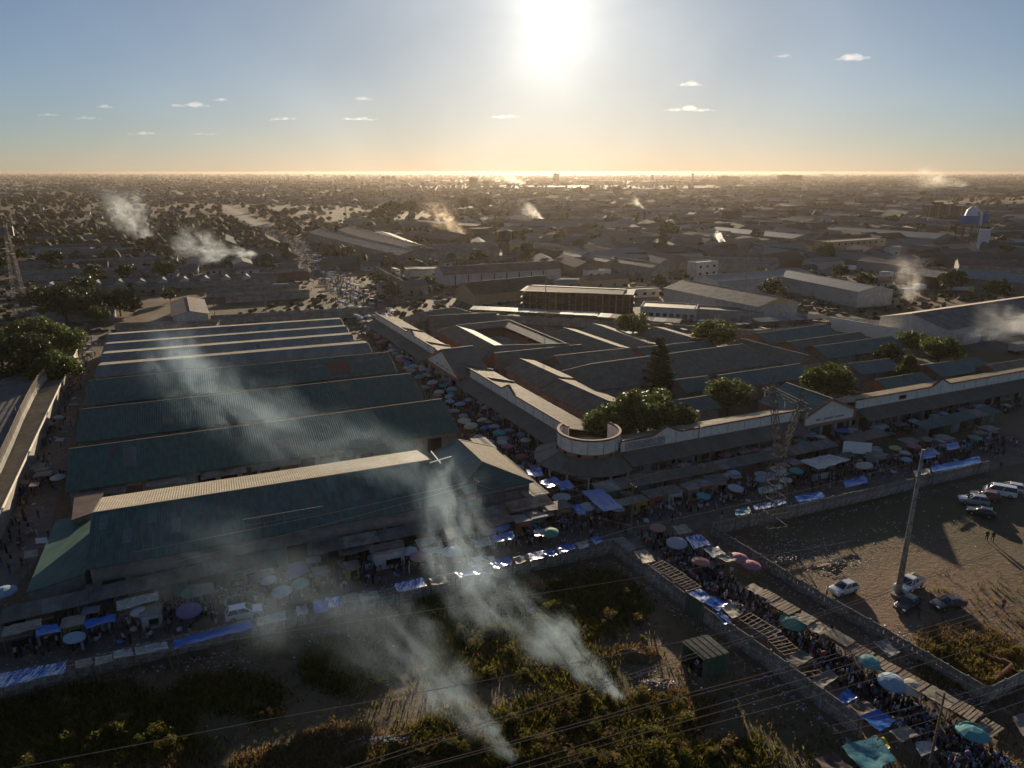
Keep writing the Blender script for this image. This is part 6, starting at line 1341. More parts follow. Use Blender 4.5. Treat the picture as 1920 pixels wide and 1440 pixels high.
# ------------------------------------------------------------------ people
def person_mesh(name, pose):
    """skeleton with radii, grown into one skin; x forward"""
    V = []; E = []; RR = []
    def add(p, r, par=None):
        V.append(p); RR.append(r)
        if par is not None: E.append((par, len(V) - 1))
        return len(V) - 1
    lean, st, armf, armb, carry, sit = pose
    zp = .92 if not sit else .46
    pel = add((0, 0, zp), (.15, .12)); ab = add((lean * .3, 0, zp + .2), (.14, .11), pel); ch = add((lean * .8, 0, zp + .42), (.17, .12), ab); nk = add((lean, 0, zp + .56), (.06, .06), ch); hd = add((lean + .02, 0, zp + .68), (.095, .085), nk); tp = add((lean + .02, 0, zp + .80), (.075, .07), hd)
    for s_, sw, af in ((1, st, armf), (-1, -st, armb)):
        hip = add((0, s_ * .1, zp - .06), (.10, .09), pel)
        if sit: kn = add((.40, s_ * .14, zp + .04), (.075, .075), hip); an = add((.42, s_ * .14, .09), (.05, .05), kn)
        else: kn = add((sw * .5 + .04, s_ * .11, .5), (.075, .075), hip); an = add((sw - .02, s_ * .11, .09), (.05, .05), kn)
        add((an and V[an][0] + .16, s_ * .12, .05), (.045, .035), an)
        sh = add((lean * .8, s_ * .19, zp + .46), (.075, .075), ch)
        if carry and s_ > 0: el = add((lean + .1, .30, zp + .62), (.05, .05), sh); ha = add((lean + .05, .2, zp + .86), (.04, .04), el)
        else: el = add((lean * .8 + af * .35, s_ * .25, zp + .2), (.05, .05), sh); ha = add((lean * .8 + af, s_ * .24, zp + .0 + abs(af) * .35), (.04, .04), el)
        add((V[ha][0] + .05, V[ha][1], V[ha][2] - (.08 if not carry or s_ < 0 else -.04)), (.03, .025), ha)
    me = bpy.data.meshes.new(name); me.from_pydata(V, E, []); o = bpy.data.objects.new(name, me); COL.objects.link(o)
    o.modifiers.new('skin', 'SKIN'); sv = me.skin_vertices[0].data
    for i, r in enumerate(RR): sv[i].radius = r
    sv[0].use_root = True
    m2 = o.modifiers.new('sub', 'SUBSURF'); m2.levels = 1; m2.render_levels = 1
    dg = bpy.context.evaluated_depsgraph_get(); out = bpy.data.meshes.new_from_object(o.evaluated_get(dg)); out.name = name
    bpy.data.objects.remove(o); bpy.data.meshes.remove(me)
    out.materials.clear()
    for m in (M['tint'], M['trousers'], M['skin'], M['hair']): out.materials.append(m)
    for f in out.polygons:
        c = f.center; z = c.z - zp
        if z > .70: mi = 3
        elif z > .55: mi = 2
        elif abs(c.y) > .215 and z < .16: mi = 2
        elif z > .02 or (abs(c.y) > .2 and z > -.1): mi = 0
        elif c.z < .1: mi = 3
        else: mi = 1
        f.material_index = mi; f.use_smooth = True
    return out
M['trousers'] = palette_mat('trouser_colours', [(.03, .03, .04), (.05, .06, .10), (.10, .08, .06), (.02, .02, .02), (.16, .14, .12), (.06, .04, .05)], .85, objrand=True); M['hair'] = mat('black_hair', (.012, .01, .009), .7)
POSES = {'standing': (.02, .05, .08, .0, 0, 0), 'walking': (.06, .30, .22, -.2, 0, 0), 'striding': (.08, .38, -.2, .25, 0, 0), 'bending': (.34, .08, .35, .35, 0, 0), 'carrying': (.03, .22, .2, .0, 1, 0), 'seated': (.05, 0, .25, .25, 0, 1)}
PM = {k: person_mesh('person', v) for k, v in POSES.items()}
BND = MB(); BND.lathe([(.05, 0), (.26, .06), (.3, .2), (.18, .34), (.04, .4)], 9); BNDM = BND.mesh('bundle', M['tint'])
CNAME = {0: 'white', 1: 'navy', 2: 'black', 3: 'dark red', 4: 'blue', 5: 'grey', 6: 'dark', 7: 'pink', 8: 'brown', 9: 'pale', 10: 'dark green', 11: 'tan', 12: 'yellow', 13: 'purple'}
pg = random.Random(17); NP = [0]; POS = []
def person(p, where, pose=None, ci=None, heading=None, label=None, group=None):
    pose = pose or pg.choices(list(POSES), [5, 6, 4, 1, 2, 1.5])[0]; ci = pg.choice([0, 0, 1, 2, 3, 4, 5, 6, 7, 8, 9, 9, 10, 11, 12, 13]) if ci is None else ci
    s_ = pg.uniform(.93, 1.05); a = pg.uniform(0, 6.28) if heading is None else heading
    o = link('person', PM[pose], loc=(p.x, p.y, 0), rot=a, color=CLOTH[ci], scale=s_); NP[0] += 1; POS.append((p.x, p.y))
    tag(o, label or 'person in %s top %s %s' % (CNAME[ci], {'standing': 'standing', 'walking': 'walking', 'striding': 'striding along', 'bending': 'bending forward', 'carrying': 'carrying a head bundle', 'seated': 'seated'}[pose], where), 'person', group or 'people of the market')
    if pose == 'carrying':
        b = link('head_bundle', BNDM, loc=(p.x + .05 * math.cos(a), p.y + .05 * math.sin(a), 1.70 * s_), rot=a, color=CLOTH[pg.randrange(14)], scale=s_); tag(b, 'cloth bundle on a head %s' % where, 'bundle', 'bundles carried on heads')
    return o
def path_point(pts, u):
    ds = [(b_ - a).length for a, b_ in zip(pts, pts[1:])]; s_ = u * sum(ds)
    for (a, b_), d in zip(zip(pts, pts[1:]), ds):
        if s_ <= d or b_ is pts[-1]: k = min(1, s_ / d); q = a.lerp(b_, k); dv = (b_ - a).normalized(); return q, dv, Vector((-dv.y, dv.x, 0))
        s_ -= d
STREET = [G(1040, 955), G(985, 880), G(800, 700), G(700, 600)]; STREET2 = [G(700, 600), G(620, 520), G(545, 455), G(490, 425)]
LANE = [G(1215, 1005), G(1420, 1150), G(1700, 1350), G(1860, 1460)]; ROADN = [G(-20, 1225), G(300, 1165), G(720, 1065), G(1150, 975), G(1500, 905), G(1890, 830)]
VERA = [G(1120, 925), G(1240, 905), G(1420, 862), G(1600, 822), G(1900, 765)]
ALLEY = [G(5, 1080), G(60, 880), G(130, 720), G(165, 640)]; BETW = [G(60, 905), G(820, 818)]
for k, (x, y, ci, pose, h, lab) in enumerate(((1880, 1142, 3, 'standing', R(200), 'lone person in a red top standing on the sunlit car park'), (1849, 1014, 2, 'walking', R(60), 'dark figure casting a long shadow on the car park, left of the pair'), (1860, 1016, 2, 'walking', R(60), 'dark figure casting a long shadow on the car park, right of the pair'), (1549, 1118, 0, 'standing', R(0), 'person in a pale top beside the white hatchback'),
      (150, 1226, 2, 'striding', R(200), 'dark person striding across the left end of the market road'), (230, 1204, 7, 'striding', R(20), 'person in a pink top striding along the left market road'), (284, 1202, 0, 'walking', R(0), 'person in a white top on the road left of the blue tarpaulin'), (1291, 1272, 12, 'standing', R(180), 'person in a bright yellow-green vest at the hut'), (1308, 1250, 0, 'seated', R(200), 'person in a white top sitting inside the hut'), (712, 1098, 4, 'walking', R(30), 'person in a blue top walking past the white kiosk'), (1875, 882, 6, 'standing', R(30), 'dark person at the corner of the rubbish ground wall'))):
    person(G(x, y), '', pose, ci, h, lab, None)
    if NP[0] and 'vest' in lab: bpy.context.scene.collection.objects[-1].color = (.35, .6, .05, 1)
for n, path, w, where in ((70, LANE, 2.6, 'in the crowded lane'), (75, ROADN, 3.2, 'on the market road'), (85, STREET, 4.2, 'in the umbrella street'), (28, ALLEY, 3.2, 'in the alley left of the green halls'), (16, BETW, 2.0, 'in the gap behind the front hall')):
    for k in range(n):
        u = pg.random() if path is not STREET else pg.random() ** 1.4
        q, dv, nv = path_point(path, u); hd = math.atan2(dv.y, dv.x) + pg.choice([0, math.pi]) + pg.gauss(0, .6)
        third = ['near its %s' % e for e in (('road end', 'middle', 'lower end') if path is LANE else ('left end', 'middle', 'right end') if path in (ROADN, BETW) else ('near end', 'middle', 'far end'))][min(2, int(u * 3))]
        person(q + nv * pg.uniform(-w, w), where + ', ' + third if False else where, None, None, hd)
# the packed mass of the crowd behind and between them
def mini(b, p, g_, s_=1.0):
    a = g_.uniform(0, 6.28); c, n_ = math.cos(a), math.sin(a); h = 1.62 * s_ * g_.uniform(.9, 1.05)
    def ring(z, rx, ry): return [(p.x + (rx * math.cos(t) * c - ry * math.sin(t) * n_), p.y + (rx * math.cos(t) * n_ + ry * math.sin(t) * c), z) for t in (0, 1.047, 2.094, 3.1416, 4.189, 5.236)]
    for prof in (((.02, .13, .12), (.5 * h, .15, .17)), ((.5 * h, .13, .18), (.72 * h, .13, .22), (.86 * h, .1, .17)), ((.86 * h, .06, .06), (.93 * h, .1, .09), (1.02 * h, .05, .05))):
        vs = []; n = len(prof)
        for z, rx, ry in prof: vs += ring(z, rx, ry)
        b.add(vs, [(6 * k + i, 6 * k + (i + 1) % 6, 6 * k + 6 + (i + 1) % 6, 6 * k + 6 + i) for k in range(n - 1) for i in range(6)] + [tuple(range(6 * n - 6, 6 * n))])
b = MB(); cgr = random.Random(23)
for n, path, w in ((1500, STREET, 6.0), (1900, STREET2, 10.0), (560, LANE, 3.0), (760, ROADN, 4.4), (520, VERA, 2.6), (190, ALLEY, 4.0), (60, BETW, 2.4)):
    for _ in range(n):
        u = cgr.random()
        q, dv, nv = path_point(path, u); mini(b, q + nv * cgr.gauss(0, w * .5), cgr)
tag(b.build('crowd', M['crowd']), 'packed crowd filling the market street, lane and road', 'crowd', kind='stuff')

# ------------------------------------------------------------------ umbrellas
def canopy_mesh(n, r, h, droop):
    b = MB(); vs = [(0, 0, h)]; m = 2 * n
    for rr, z in ((.5, h * .70), (1.0, 0)):
        for i in range(m): t = 2 * math.pi * i / m; k = 1.0 if i % 2 == 0 else .955; vs.append((r * rr * k * math.cos(t), r * rr * k * math.sin(t), z + (0 if i % 2 == 0 else droop * rr)))
    for i in range(m): t = 2 * math.pi * i / m; vs.append((r * 1.0 * math.cos(t), r * 1.0 * math.sin(t), -.16))
    fs = [(0, 1 + i, 1 + (i + 1) % m) for i in range(m)] + [(1 + i, 1 + m + i, 1 + m + (i + 1) % m, 1 + (i + 1) % m) for i in range(m)] + [(1 + m + i, 1 + 2 * m + i, 1 + 2 * m + (i + 1) % m, 1 + m + (i + 1) % m) for i in range(m)]
    b.add(vs, fs); return b.mesh('canopy', M['tint'])
CAN = [canopy_mesh(8, 1.25, .5, .04), canopy_mesh(8, 1.45, .55, .05), canopy_mesh(6, 1.15, .42, .04)]
POLE = MB().lathe([(.03, 0), (.025, 2.75)], 6).mesh('pole', M['steel']); BASE = MB().lathe([(.25, 0), (.22, .12)], 10).mesh('base', M['concrete'])
UC = {'white': (.46, .46, .47), 'pale blue': (.28, .38, .48), 'grey': (.33, .33, .34), 'pink': (.42, .18, .22), 'purple': (.22, .16, .28), 'green': (.12, .30, .22), 'teal': (.10, .32, .33), 'maroon': (.24, .06, .07), 'cream': (.55, .48, .38), 'blue': (.08, .16, .45), 'yellow': (.50, .46, .16), 'tan': (.36, .28, .2), 'salmon': (.48, .24, .18)}
def umbrella(p, colour, label, kind=0, z=0.0, group=None):
    t = empty('market_umbrella', (p.x, p.y, z), pg.uniform(0, 6)); t.rotation_euler[0] = pg.gauss(0, .07); t.rotation_euler[1] = pg.gauss(0, .07); s_ = pg.uniform(.88, 1.1); t.scale = (s_, s_, pg.uniform(.88, 1.0)); tag(t, label, 'umbrella', group)
    link('canopy', CAN[kind], t, loc=(0, 0, 2.25), color=UC[colour]); link('pole', POLE, t); link('base', BASE, t)
for x, y, c, lab in ((1232, 1012, 'salmon', 'salmon red umbrella nearest the mouth of the lane'), (1311, 1078, 'salmon', 'salmon umbrella in the middle of the upper lane'), (1381, 1070, 'pink', 'pink umbrella by the car-park wall, left of two'), (1404, 1082, 'pink', 'pink umbrella by the car-park wall, right of two'), (1482, 1190, 'green', 'pale green umbrella halfway down the lane'), (1625, 1270, 'teal', 'teal umbrella below the halfway point of the lane'), (1666, 1308, 'pale blue', 'pale blue and white umbrella in the lower lane'), (1703, 1314, 'cream', 'cream umbrella with worn top in the lower lane'), (1818, 1405, 'teal', 'square teal umbrella at the bottom right of the lane'), (1268, 1040, 'white', 'ragged white umbrella in the upper lane'),
      (1153, 976, 'white', 'white umbrella at the lane mouth below the big blue awning'), (1103, 970, 'white', 'white umbrella with pale panels in the street mouth'), (1054, 952, 'white', 'white umbrella by the cream kiosks in the street mouth'), (1144, 962, 'cream', 'cream and red umbrella at the tip of the big blue awning'), (1097, 912, 'white', 'white umbrella right of the blue tents'), (1375, 934, 'white', 'cloud-shaped white umbrella near the pylon'), (1373, 908, 'pale blue', 'pale blue umbrella above the cloud-shaped one'), (1288, 878, 'white', 'white umbrella below the road-side arcade'), (1490, 902, 'teal', 'turquoise umbrella behind the pylon'), (1517, 832, 'grey', 'grey-white umbrella in front of the right gate'), (1676, 857, 'yellow', 'pale yellow umbrella left of the tall pole top'), (1640, 866, 'grey', 'grey-pink umbrella right of the white board'), (1410, 862, 'pink', 'rainbow-coloured umbrella behind the pylon strip roof'), (1440, 912, 'grey', 'grey umbrella left of the pylon foot'), (1465, 908, 'white', 'pale umbrella directly behind the pylon'), (935, 945, 'white', 'white umbrella on the roof edge by the hipped hall'), (870, 966, 'pale blue', 'pale blue umbrella in the smoke beside the hall'), (772, 1056, 'white', 'white umbrella right of the white kiosk'), (12, 1135, 'pale blue', 'pale blue umbrella at the left edge of the road'), (113, 915, 'white', 'white flat umbrella in the left alley'), (112, 800, 'grey', 'grey umbrella in the left alley beside the curved hall'), (1178, 884, 'white', 'white parasol at the verandah end of the round corner')):
    umbrella(G(x, y, 0), c, lab, pg.choice([0, 1]))
ucols = ['white', 'white', 'pale blue', 'pale blue', 'grey', 'grey', 'pink', 'purple', 'green', 'teal', 'maroon', 'cream', 'blue', 'pink', 'grey']
us = []
def scatter_umb(n, path, w, u0, u1, where, dmin=2.1):
    tr = 0; k = 0
    while k < n and tr < n * 40:
        tr += 1; q, dv, nv = path_point(path, pg.uniform(u0, u1)); p = q + nv * pg.uniform(-w, w)
        if any((p.x - a) ** 2 + (p.y - c) ** 2 < dmin ** 2 for a, c in us): continue
        us.append((p.x, p.y)); c = pg.choice(ucols); k += 1
        umbrella(p, c, '%s umbrella %s' % (c, where), pg.choice([0, 1, 2]), 0, 'umbrellas of the market')
scatter_umb(34, STREET, 5.6, .08, .38, 'in the near stretch of the market street')
scatter_umb(48, STREET, 6.0, .38, .66, 'in the middle stretch of the market street by the gate')
scatter_umb(72, STREET, 6.5, .66, 1.0, 'in the far stretch of the market street behind the gate', 1.9)
scatter_umb(110, STREET2, 8.5, 0, .62, 'on the open market ground beyond the arcade')
scatter_umb(15, ROADN, 3.4, .52, .98, 'along the road-side stalls below the right arcade')
scatter_umb(18, VERA, 2.6, 0, 1, 'between the strip roofs and the road-side arcade')
scatter_umb(13, ROADN, 3.4, .05, .5, 'along the road in front of the front hall')

# ------------------------------------------------------------------ goods, tables, racks, small stalls
def heap_mesh(seed, n, w, d, h):
    g_ = random.Random(seed); b = MB()
    for _ in range(n):
        x, y = g_.gauss(0, w * .25), g_.gauss(0, d * .25); z = max(0, h * (1 - (x / w) ** 2 * 3 - (y / d) ** 2 * 3)) * g_.random(); s_ = g_.uniform(.1, .28)
        b.box((x, y, z + s_ * .3), (s_ * g_.uniform(.8, 1.8), s_ * g_.uniform(.6, 1.3), s_ * .6), g_.uniform(0, 3))
    return b.mesh('goods_heap', M['goods'])
HEAP = [heap_mesh(k, 46, 1.5, 1.0, .5) for k in range(5)]
TOP = MB().box((0, 0, .74), (1.9, 1.1, .06)).mesh('table_top', M['wood']); LEG = MB().box((0, 0, .36), (.07, .07, .72)).mesh('leg', M['wood'])
def table(p, a, where):
    t = empty('goods_table', p, a); tag(t, 'trestle table heaped with goods %s' % where, 'table', 'goods tables of the market'); link('table_top', TOP, t)
    for sx in (-1, 1):
        for sy in (-1, 1): link('leg', LEG, t, loc=(sx * .85, sy * .45, 0))
    link('goods_heap', pg.choice(HEAP), t, loc=(0, 0, .77), rot=pg.choice([0, math.pi]))['kind'] = 'stuff'
for n, path, w0, w1, where in ((70, ROADN, .5, 3.8, 'beside the market road'), (30, LANE, 1.2, 2.6, 'in the crowded lane'), (36, STREET, 2.0, 5.8, 'in the umbrella street'), (26, VERA, .2, 2.6, 'below the road-side arcade'), (12, ALLEY, 1.5, 3.5, 'in the alley left of the halls'), (14, BETW, .4, 2.4, 'behind the front hall')):
    for _ in range(n):
        q, dv, nv = path_point(path, pg.random()); table(q + nv * pg.choice([-1, 1]) * pg.uniform(w0, w1) if path is not ROADN else q + nv * pg.uniform(-.5, 3.8), math.atan2(dv.y, dv.x) + pg.gauss(0, .15), where)
GAR = []
for k in range(4):
    b = MB(); vs = []
    for j in range(5):
        for i in range(4): vs.append((-.24 + .16 * i + (0 if j else .04 * (1.5 - i)), .06 * math.sin(i * 2 + k + j * .5), -j * .28))
    b.add(vs, [(j * 4 + i, j * 4 + i + 1, j * 4 + i + 5, j * 4 + i + 4) for j in range(4) for i in range(3)]); GAR.append(b.mesh('garment', M['tint']))
def rack(p, a, L, label, cols):
    t = empty('clothes_rack', p, a); tag(t, label, 'clothes rack', 'clothes racks'); MB().bar((0, 0, 1.75), (L, 0, 1.75), .05).build('rail', M['steel'], t)
    for q in (0, L): MB().bar((q, 0, 0), (q, 0, 1.75), .06).build('post', M['steel'], t)
    n = int(L / .22)
    for k in range(n): link('garment', pg.choice(GAR), t, loc=(L * (k + .5) / n, 0, 1.72), rot=(0, 0, math.pi / 2 + pg.gauss(0, .5)), color=CLOTH[pg.choice(cols)])
for k, (x, y, L, lab) in enumerate(((630, 1018, 7, 'rack of pale clothes at the left of the hall shop front'), (712, 1000, 7, 'rack of striped and white clothes at the middle of the hall shop front'), (780, 985, 6, 'rack of dark clothes at the right of the hall shop front'), (214, 1176, 3.2, 'rack of pale clothes at the left road stall'), (160, 1196, 2.4, 'rack of white clothes beside the yellow frame stall'), (352, 1146, 3, 'rack of pale shirts by the road left of the white car'), (1430, 850, 5, 'rack of white clothes under the road-side arcade'), (1350, 866, 4, 'rack of pale clothes near the street lamp pole'), (1520, 908, 4.5, 'rack of hanging white clothes right of the pylon'), (1800, 850, 3.5, 'rack of white clothes far right on the market road'), (1255, 945, 2.5, 'rack of white clothes at the grey kiosk'), (1285, 885, 3, 'rack of clothes at the end of the round corner verandah'))):
    rack(G(x, y), R(24), L, lab, [0, 0, 9, 5, 1, 4])
SHT = [MB().slab([(-1.3, -.9, 0), (1.3, -.9, 0), (1.3, .9, .18), (-1.3, .9, .18)], .05).mesh('roof_sheet', m_) for m_ in (M['galv'], M['rusty'], M['asbestos'], M['whitetarp'], M['tantarp'], M['wood'], M['bluegrey'], M['faded_dark'])]
PST = MB().bar((0, 0, 0), (0, 0, 2.25), .08).mesh('post', M['wood'])
def small_stall(p, a, s_, where):
    k = pg.randrange(8); t = empty('stall', p, a); t.scale = (s_, s_, 1); tag(t, '%s stall roof on posts %s' % (['grey metal', 'rusty', 'dull grey', 'white plastic', 'sacking', 'wooden', 'blue-grey', 'dark'][k], where), 'stall', 'small stalls of the market'); link('roof_sheet', SHT[k], t, loc=(0, 0, 2.25))
    for sx in (-1, 1):
        for sy in (-1, 1): link('post', PST, t, loc=(sx * 1.2, sy * .8, 0))
inb = [o for o in OCC if o[2] < 60 and not (abs(o[3] - 75) < 1 or abs(o[3] - 85) < 1 or abs(o[3] - 45) < 1)]; OCC_ALL = OCC; OCC = inb
def wfree(p, r): return free(p.x, p.y, r)
k = 0; tr = 0
while k < 120 and tr < 5000:
    tr += 1; p = SA.lerp(SB, pg.random() * .95); p.z = 0; p = p + Vector((-sdv.y, sdv.x, 0)) * pg.uniform(10, 105)
    if not wfree(p, -2.2) or (p - WA).cross(WB - WA).z < 16 * (WB - WA).length * (-1) and False: continue
    dv = (WB - WA).normalized(); perp = Vector((-dv.y, dv.x, 0)); dd = (p - WA).x * perp.x + (p - WA).y * perp.y
    if dd < 9.5: continue
    small_stall(p, R(24) + pg.choice([0, math.pi / 2]), pg.uniform(.9, 1.5), 'squeezed between roofs inside the arcade block'); k += 1
for n, path, w, where in ((95, STREET2, 13, 'on the open market ground beyond the arcade'), (26, VERA, 2.4, 'between the strip roofs and the road-side arcade'), (20, STREET, 6, 'in the umbrella street'), (34, ROADN, 3.6, 'beside the market road'), (24, ALLEY, 4.2, 'in the alley left of the halls'), (22, BETW, 2.6, 'behind the front hall')):
    for _ in range(n):
        q, dv, nv = path_point(path, pg.random()); small_stall(q + nv * (pg.uniform(-w, w) if path is not ROADN else pg.uniform(1.8, 4)), math.atan2(dv.y, dv.x) + pg.gauss(0, .1), pg.uniform(.7, 1.2), where)
# sacks and bundles lying by the road, one by one
SACK = []
for k in range(4):
    g_ = random.Random(k + 70); b = MB(); b.add([(v.x * .5 * (1 + .3 * noise.noise(v * 2 + Vector((k, 0, 0)))), v.y * .36 * (1 + .3 * noise.noise(v * 2 + Vector((0, k, 0)))), .24 + v.z * .26 * (1 + .3 * noise.noise(v * 2 + Vector((0, 0, k))))) for v in IV], IF); SACK.append(b.mesh('sack', M['tint'], True))
for n, path, w, where in ((90, ROADN, 3.6, 'on the ground beside the market road'), (40, LANE, 2.6, 'on the ground in the crowded lane'), (30, BETW, 2.4, 'on the ground behind the front hall'), (20, ALLEY, 3.5, 'on the ground in the left alley')):
    for _ in range(n):
        q, dv, nv = path_point(path, pg.random()); ci = pg.choice([0, 0, 9, 5, 4, 11, 2, 9]); p = q + nv * pg.uniform(-w, w); o = link('sack', pg.choice(SACK), loc=p, rot=pg.uniform(0, 6), color=CLOTH[ci], scale=pg.uniform(.7, 1.5)); tag(o, '%s sack or cloth bundle %s' % (CNAME[ci], where), 'sack', 'sacks and bundles of the market')
# ------------------------------------------------------------------ waste ground: bushes, weeds, dry grass, litter, mounds
def px_of(p):
    dep = p.y * _c + (H - p.z) * _s; return 960 + FPX * p.x / dep, 720 - FPX * (p.y * _s - (H - p.z) * _c) / dep
PATCH = [(140, 1350, 260, 75, 1), (430, 1300, 120, 45, 1), (250, 1400, 150, 35, .8), (650, 1250, 95, 62, 1), (480, 1330, 60, 25, .7), (870, 1170, 120, 70, 1), (1010, 1160, 130, 80, 1), (1120, 1130, 110, 75, .9), (880, 1250, 80, 40, .7), (1050, 1250, 110, 60, .7), (980, 1390, 260, 70, .9), (1150, 1420, 220, 50, 1), (760, 1430, 130, 22, .7), (1220, 1350, 120, 50, .7), (1060, 1330, 120, 40, .7), (1380, 1420, 90, 40, .5), (30, 1440, 120, 40, 1), (1830, 1228, 80, 40, .4), (1880, 1262, 55, 34, .5), (1760, 1215, 50, 22, .6)]
def veg(x, y):
    v = 0
    for cx, cy_, rx, ry, k in PATCH:
        q = ((x - cx) / rx) ** 2 + ((y - cy_) / ry) ** 2
        if q < 1: v = max(v, k * min(1, 2.2 * (1 - q)))
    return v
def inside_wall(x, y): return y > 1310 - x * .243 + 12 and not (x > 1130 and y < 1040 + (x - 1150) * .745 + 25)
vg = random.Random(41)
def bush_mesh(seed, r, n, m):
    g_ = random.Random(seed); b = MB()
    for k in range(7):
        a = g_.uniform(0, 6.28); rr = r * g_.uniform(.1, .75); c = (math.cos(a) * rr, math.sin(a) * rr, r * g_.uniform(.35, .9)); leaf_cloud(b, c, r * g_.uniform(.30, .55), n // 7, .11, g_, 1.0)
    return b.mesh('foliage', m)
BUSH = [bush_mesh(50 + k, 1.0, 520, M['weed_leaf']) for k in range(4)]; STEM = MB().bar((0, 0, -.05), (.1, .05, .7), .1, n=5, w2=.04).mesh('stem', M['bark'])
DRYB = [bush_mesh(60 + k, 1.0, 260, M['dry_leaf']) for k in range(2)]
k = 0; tr = 0
while k < 290 and tr < 20000:
    tr += 1; x, y = vg.uniform(-40, 1960), vg.uniform(1080, 1455); v = veg(x, y)
    if vg.random() > v or not (inside_wall(x, y) or x > 1720): continue
    if 1120 < x < 1720 and y < 1040 + (x - 1150) * .745 + 25: continue
    p = G(x, y); s_ = vg.uniform(.4, 1.25); dry = vg.random() < .22
    t = empty('bush', p, vg.uniform(0, 6)); t.scale = (s_, s_, s_ * vg.uniform(.8, 1.3))
    where = 'in the weed patch of the car park' if x > 1720 else ('in the lower left weeds' if x < 560 else 'in the bottom weeds' if y > 1340 else 'in the middle weeds' if x < 830 else 'in the weeds behind the smoke')
    tag(t, '%s %s bush %s' % ('low' if s_ < .7 else 'tall' if s_ > 1.0 else 'rounded', 'dry brown' if dry else 'yellow-green', where), 'bush', 'bushes of the waste ground'); link('foliage', vg.choice(DRYB if dry else BUSH), t); link('stem', STEM, t); k += 1
def blades(name, n, dens, m, hmin, hmax, seed, wid=.05):
    g_ = random.Random(seed); b = MB(); k = 0; tr = 0
    while k < n and tr < n * 20:
        tr += 1; x, y = g_.uniform(-60, 1980), g_.uniform(1070, 1460)
        if g_.random() > dens(x, y): continue
        if not (inside_wall(x, y) or x > 1720) or (1120 < x < 1720 and y < 1040 + (x - 1150) * .745 + 25): continue
        p = G(x, y); k += 1
        for _ in range(3):
            a = g_.uniform(0, 6.28); h = g_.uniform(hmin, hmax); w = wid * g_.uniform(.7, 1.6); ox, oy = g_.gauss(0, .25), g_.gauss(0, .25); lx, ly = g_.gauss(0, .3) * h, g_.gauss(0, .3) * h
            b.add([(p.x + ox - w * math.cos(a), p.y + oy - w * math.sin(a), -.02), (p.x + ox + w * math.cos(a), p.y + oy + w * math.sin(a), -.02), (p.x + ox + lx + w * .8 * math.cos(a), p.y + oy + ly + w * .8 * math.sin(a), h * .7), (p.x + ox + lx * 1.6, p.y + oy + ly * 1.6, h)], [(0, 1, 2, 3)])
    return tag(b.build(name, m), kind='stuff')
blades('undergrowth', 22000, lambda x, y: veg(x, y) ** 1.3 + .03, M['weed_leaf'], .2, .85, 81, .07)
DRY = [(180, 1425, 220, 40), (640, 1400, 90, 40), (1185, 1228, 50, 18), (800, 1425, 180, 30), (1250, 1330, 100, 40), (560, 1430, 120, 30), (1800, 1230, 120, 60), (1500, 1120, 90, 40)]
blades('dry_grass', 9000, lambda x, y: .9 if any(((x - a) / c) ** 2 + ((y - b_) / d) ** 2 < 1 for a, b_, c, d in DRY) else .035, M['dry_leaf'], .2, .65, 82, .05)
LIT = [(1235, 1292, 60, 22, 1), (1205, 1262, 40, 16, .6), (720, 1392, 130, 16, 1), (610, 1375, 50, 14, .6), (640, 1200, 90, 22, .5), (860, 1150, 200, 30, .25), (150, 1310, 120, 22, .35), (420, 1245, 90, 22, .3), (1500, 1030, 120, 30, .8), (1460, 1055, 60, 20, 1), (1590, 1055, 60, 16, .9), (1640, 1000, 240, 60, .12), (1550, 1070, 60, 14, .8), (1690, 1190, 80, 24, .4), (1850, 1300, 60, 18, .9), (1740, 1240, 60, 20, .5), (1000, 1300, 60, 26, .6), (1300, 1260, 60, 40, .2), (900, 1440, 120, 14, .5), (1420, 1300, 100, 60, .1), (1480, 960, 160, 30, .15), (1180, 1130, 50, 40, .25)]
lg = random.Random(51); b = MB(); k = 0
def scrap(p, s_):
    a = lg.uniform(0, 6.28); c, n_ = math.cos(a) * s_, math.sin(a) * s_; h = s_ * lg.uniform(.1, .7)
    b.add([(p.x - c, p.y - n_, p.z + .01), (p.x + n_ * .6, p.y - c * .6, p.z + h), (p.x + c, p.y + n_, p.z + .02 + h * .3), (p.x - n_ * .6, p.y + c * .6, p.z + h * .8)], [(0, 1, 2, 3)])
while k < 5200:
    x, y = lg.uniform(-40, 1960), lg.uniform(930, 1455); d = 0.006
    for cx, cy_, rx, ry, kk in LIT:
        q = ((x - cx) / rx) ** 2 + ((y - cy_) / ry) ** 2
        if q < 1: d = max(d, kk * (1 - q))
    if lg.random() > d: continue
    hz_ = max([0] + [h_ * max(0, 1 - ((x - a_) / rx_) ** 2 - ((y - b_) / ry_) ** 2) for a_, b_, rx_, ry_, h_ in ((1232, 1288, 45, 16, .5), (720, 1392, 80, 12, .45), (1560, 1062, 45, 14, .5), (1462, 1052, 50, 20, .4))]); scrap(G(x, y) + Vector((0, 0, hz_)), lg.uniform(.06, .2)); k += 1
for path, n, w in ((ROADN, 1500, 5), (LANE, 700, 3.2), (STREET, 700, 5.5), (ALLEY, 400, 4.2), (BETW, 500, 2.8), (STREET2, 1200, 12)):
    for _ in range(n): q, dv, nv = path_point(path, lg.random()); scrap(q + nv * lg.uniform(-w, w), lg.uniform(.07, .24))
for (xa, ya), (xb, yb) in (((-60, 1333), (1150, 1046)), ((1152, 1052), (1600, 1392)), ((1345, 1020), (1850, 1330)), ((1345, 1014), (1850, 893))):
    for _ in range(420): u = lg.random(); scrap(G(xa + (xb - xa) * u + lg.gauss(0, 3), ya + (yb - ya) * u + abs(lg.gauss(0, 7))), lg.uniform(.06, .2))
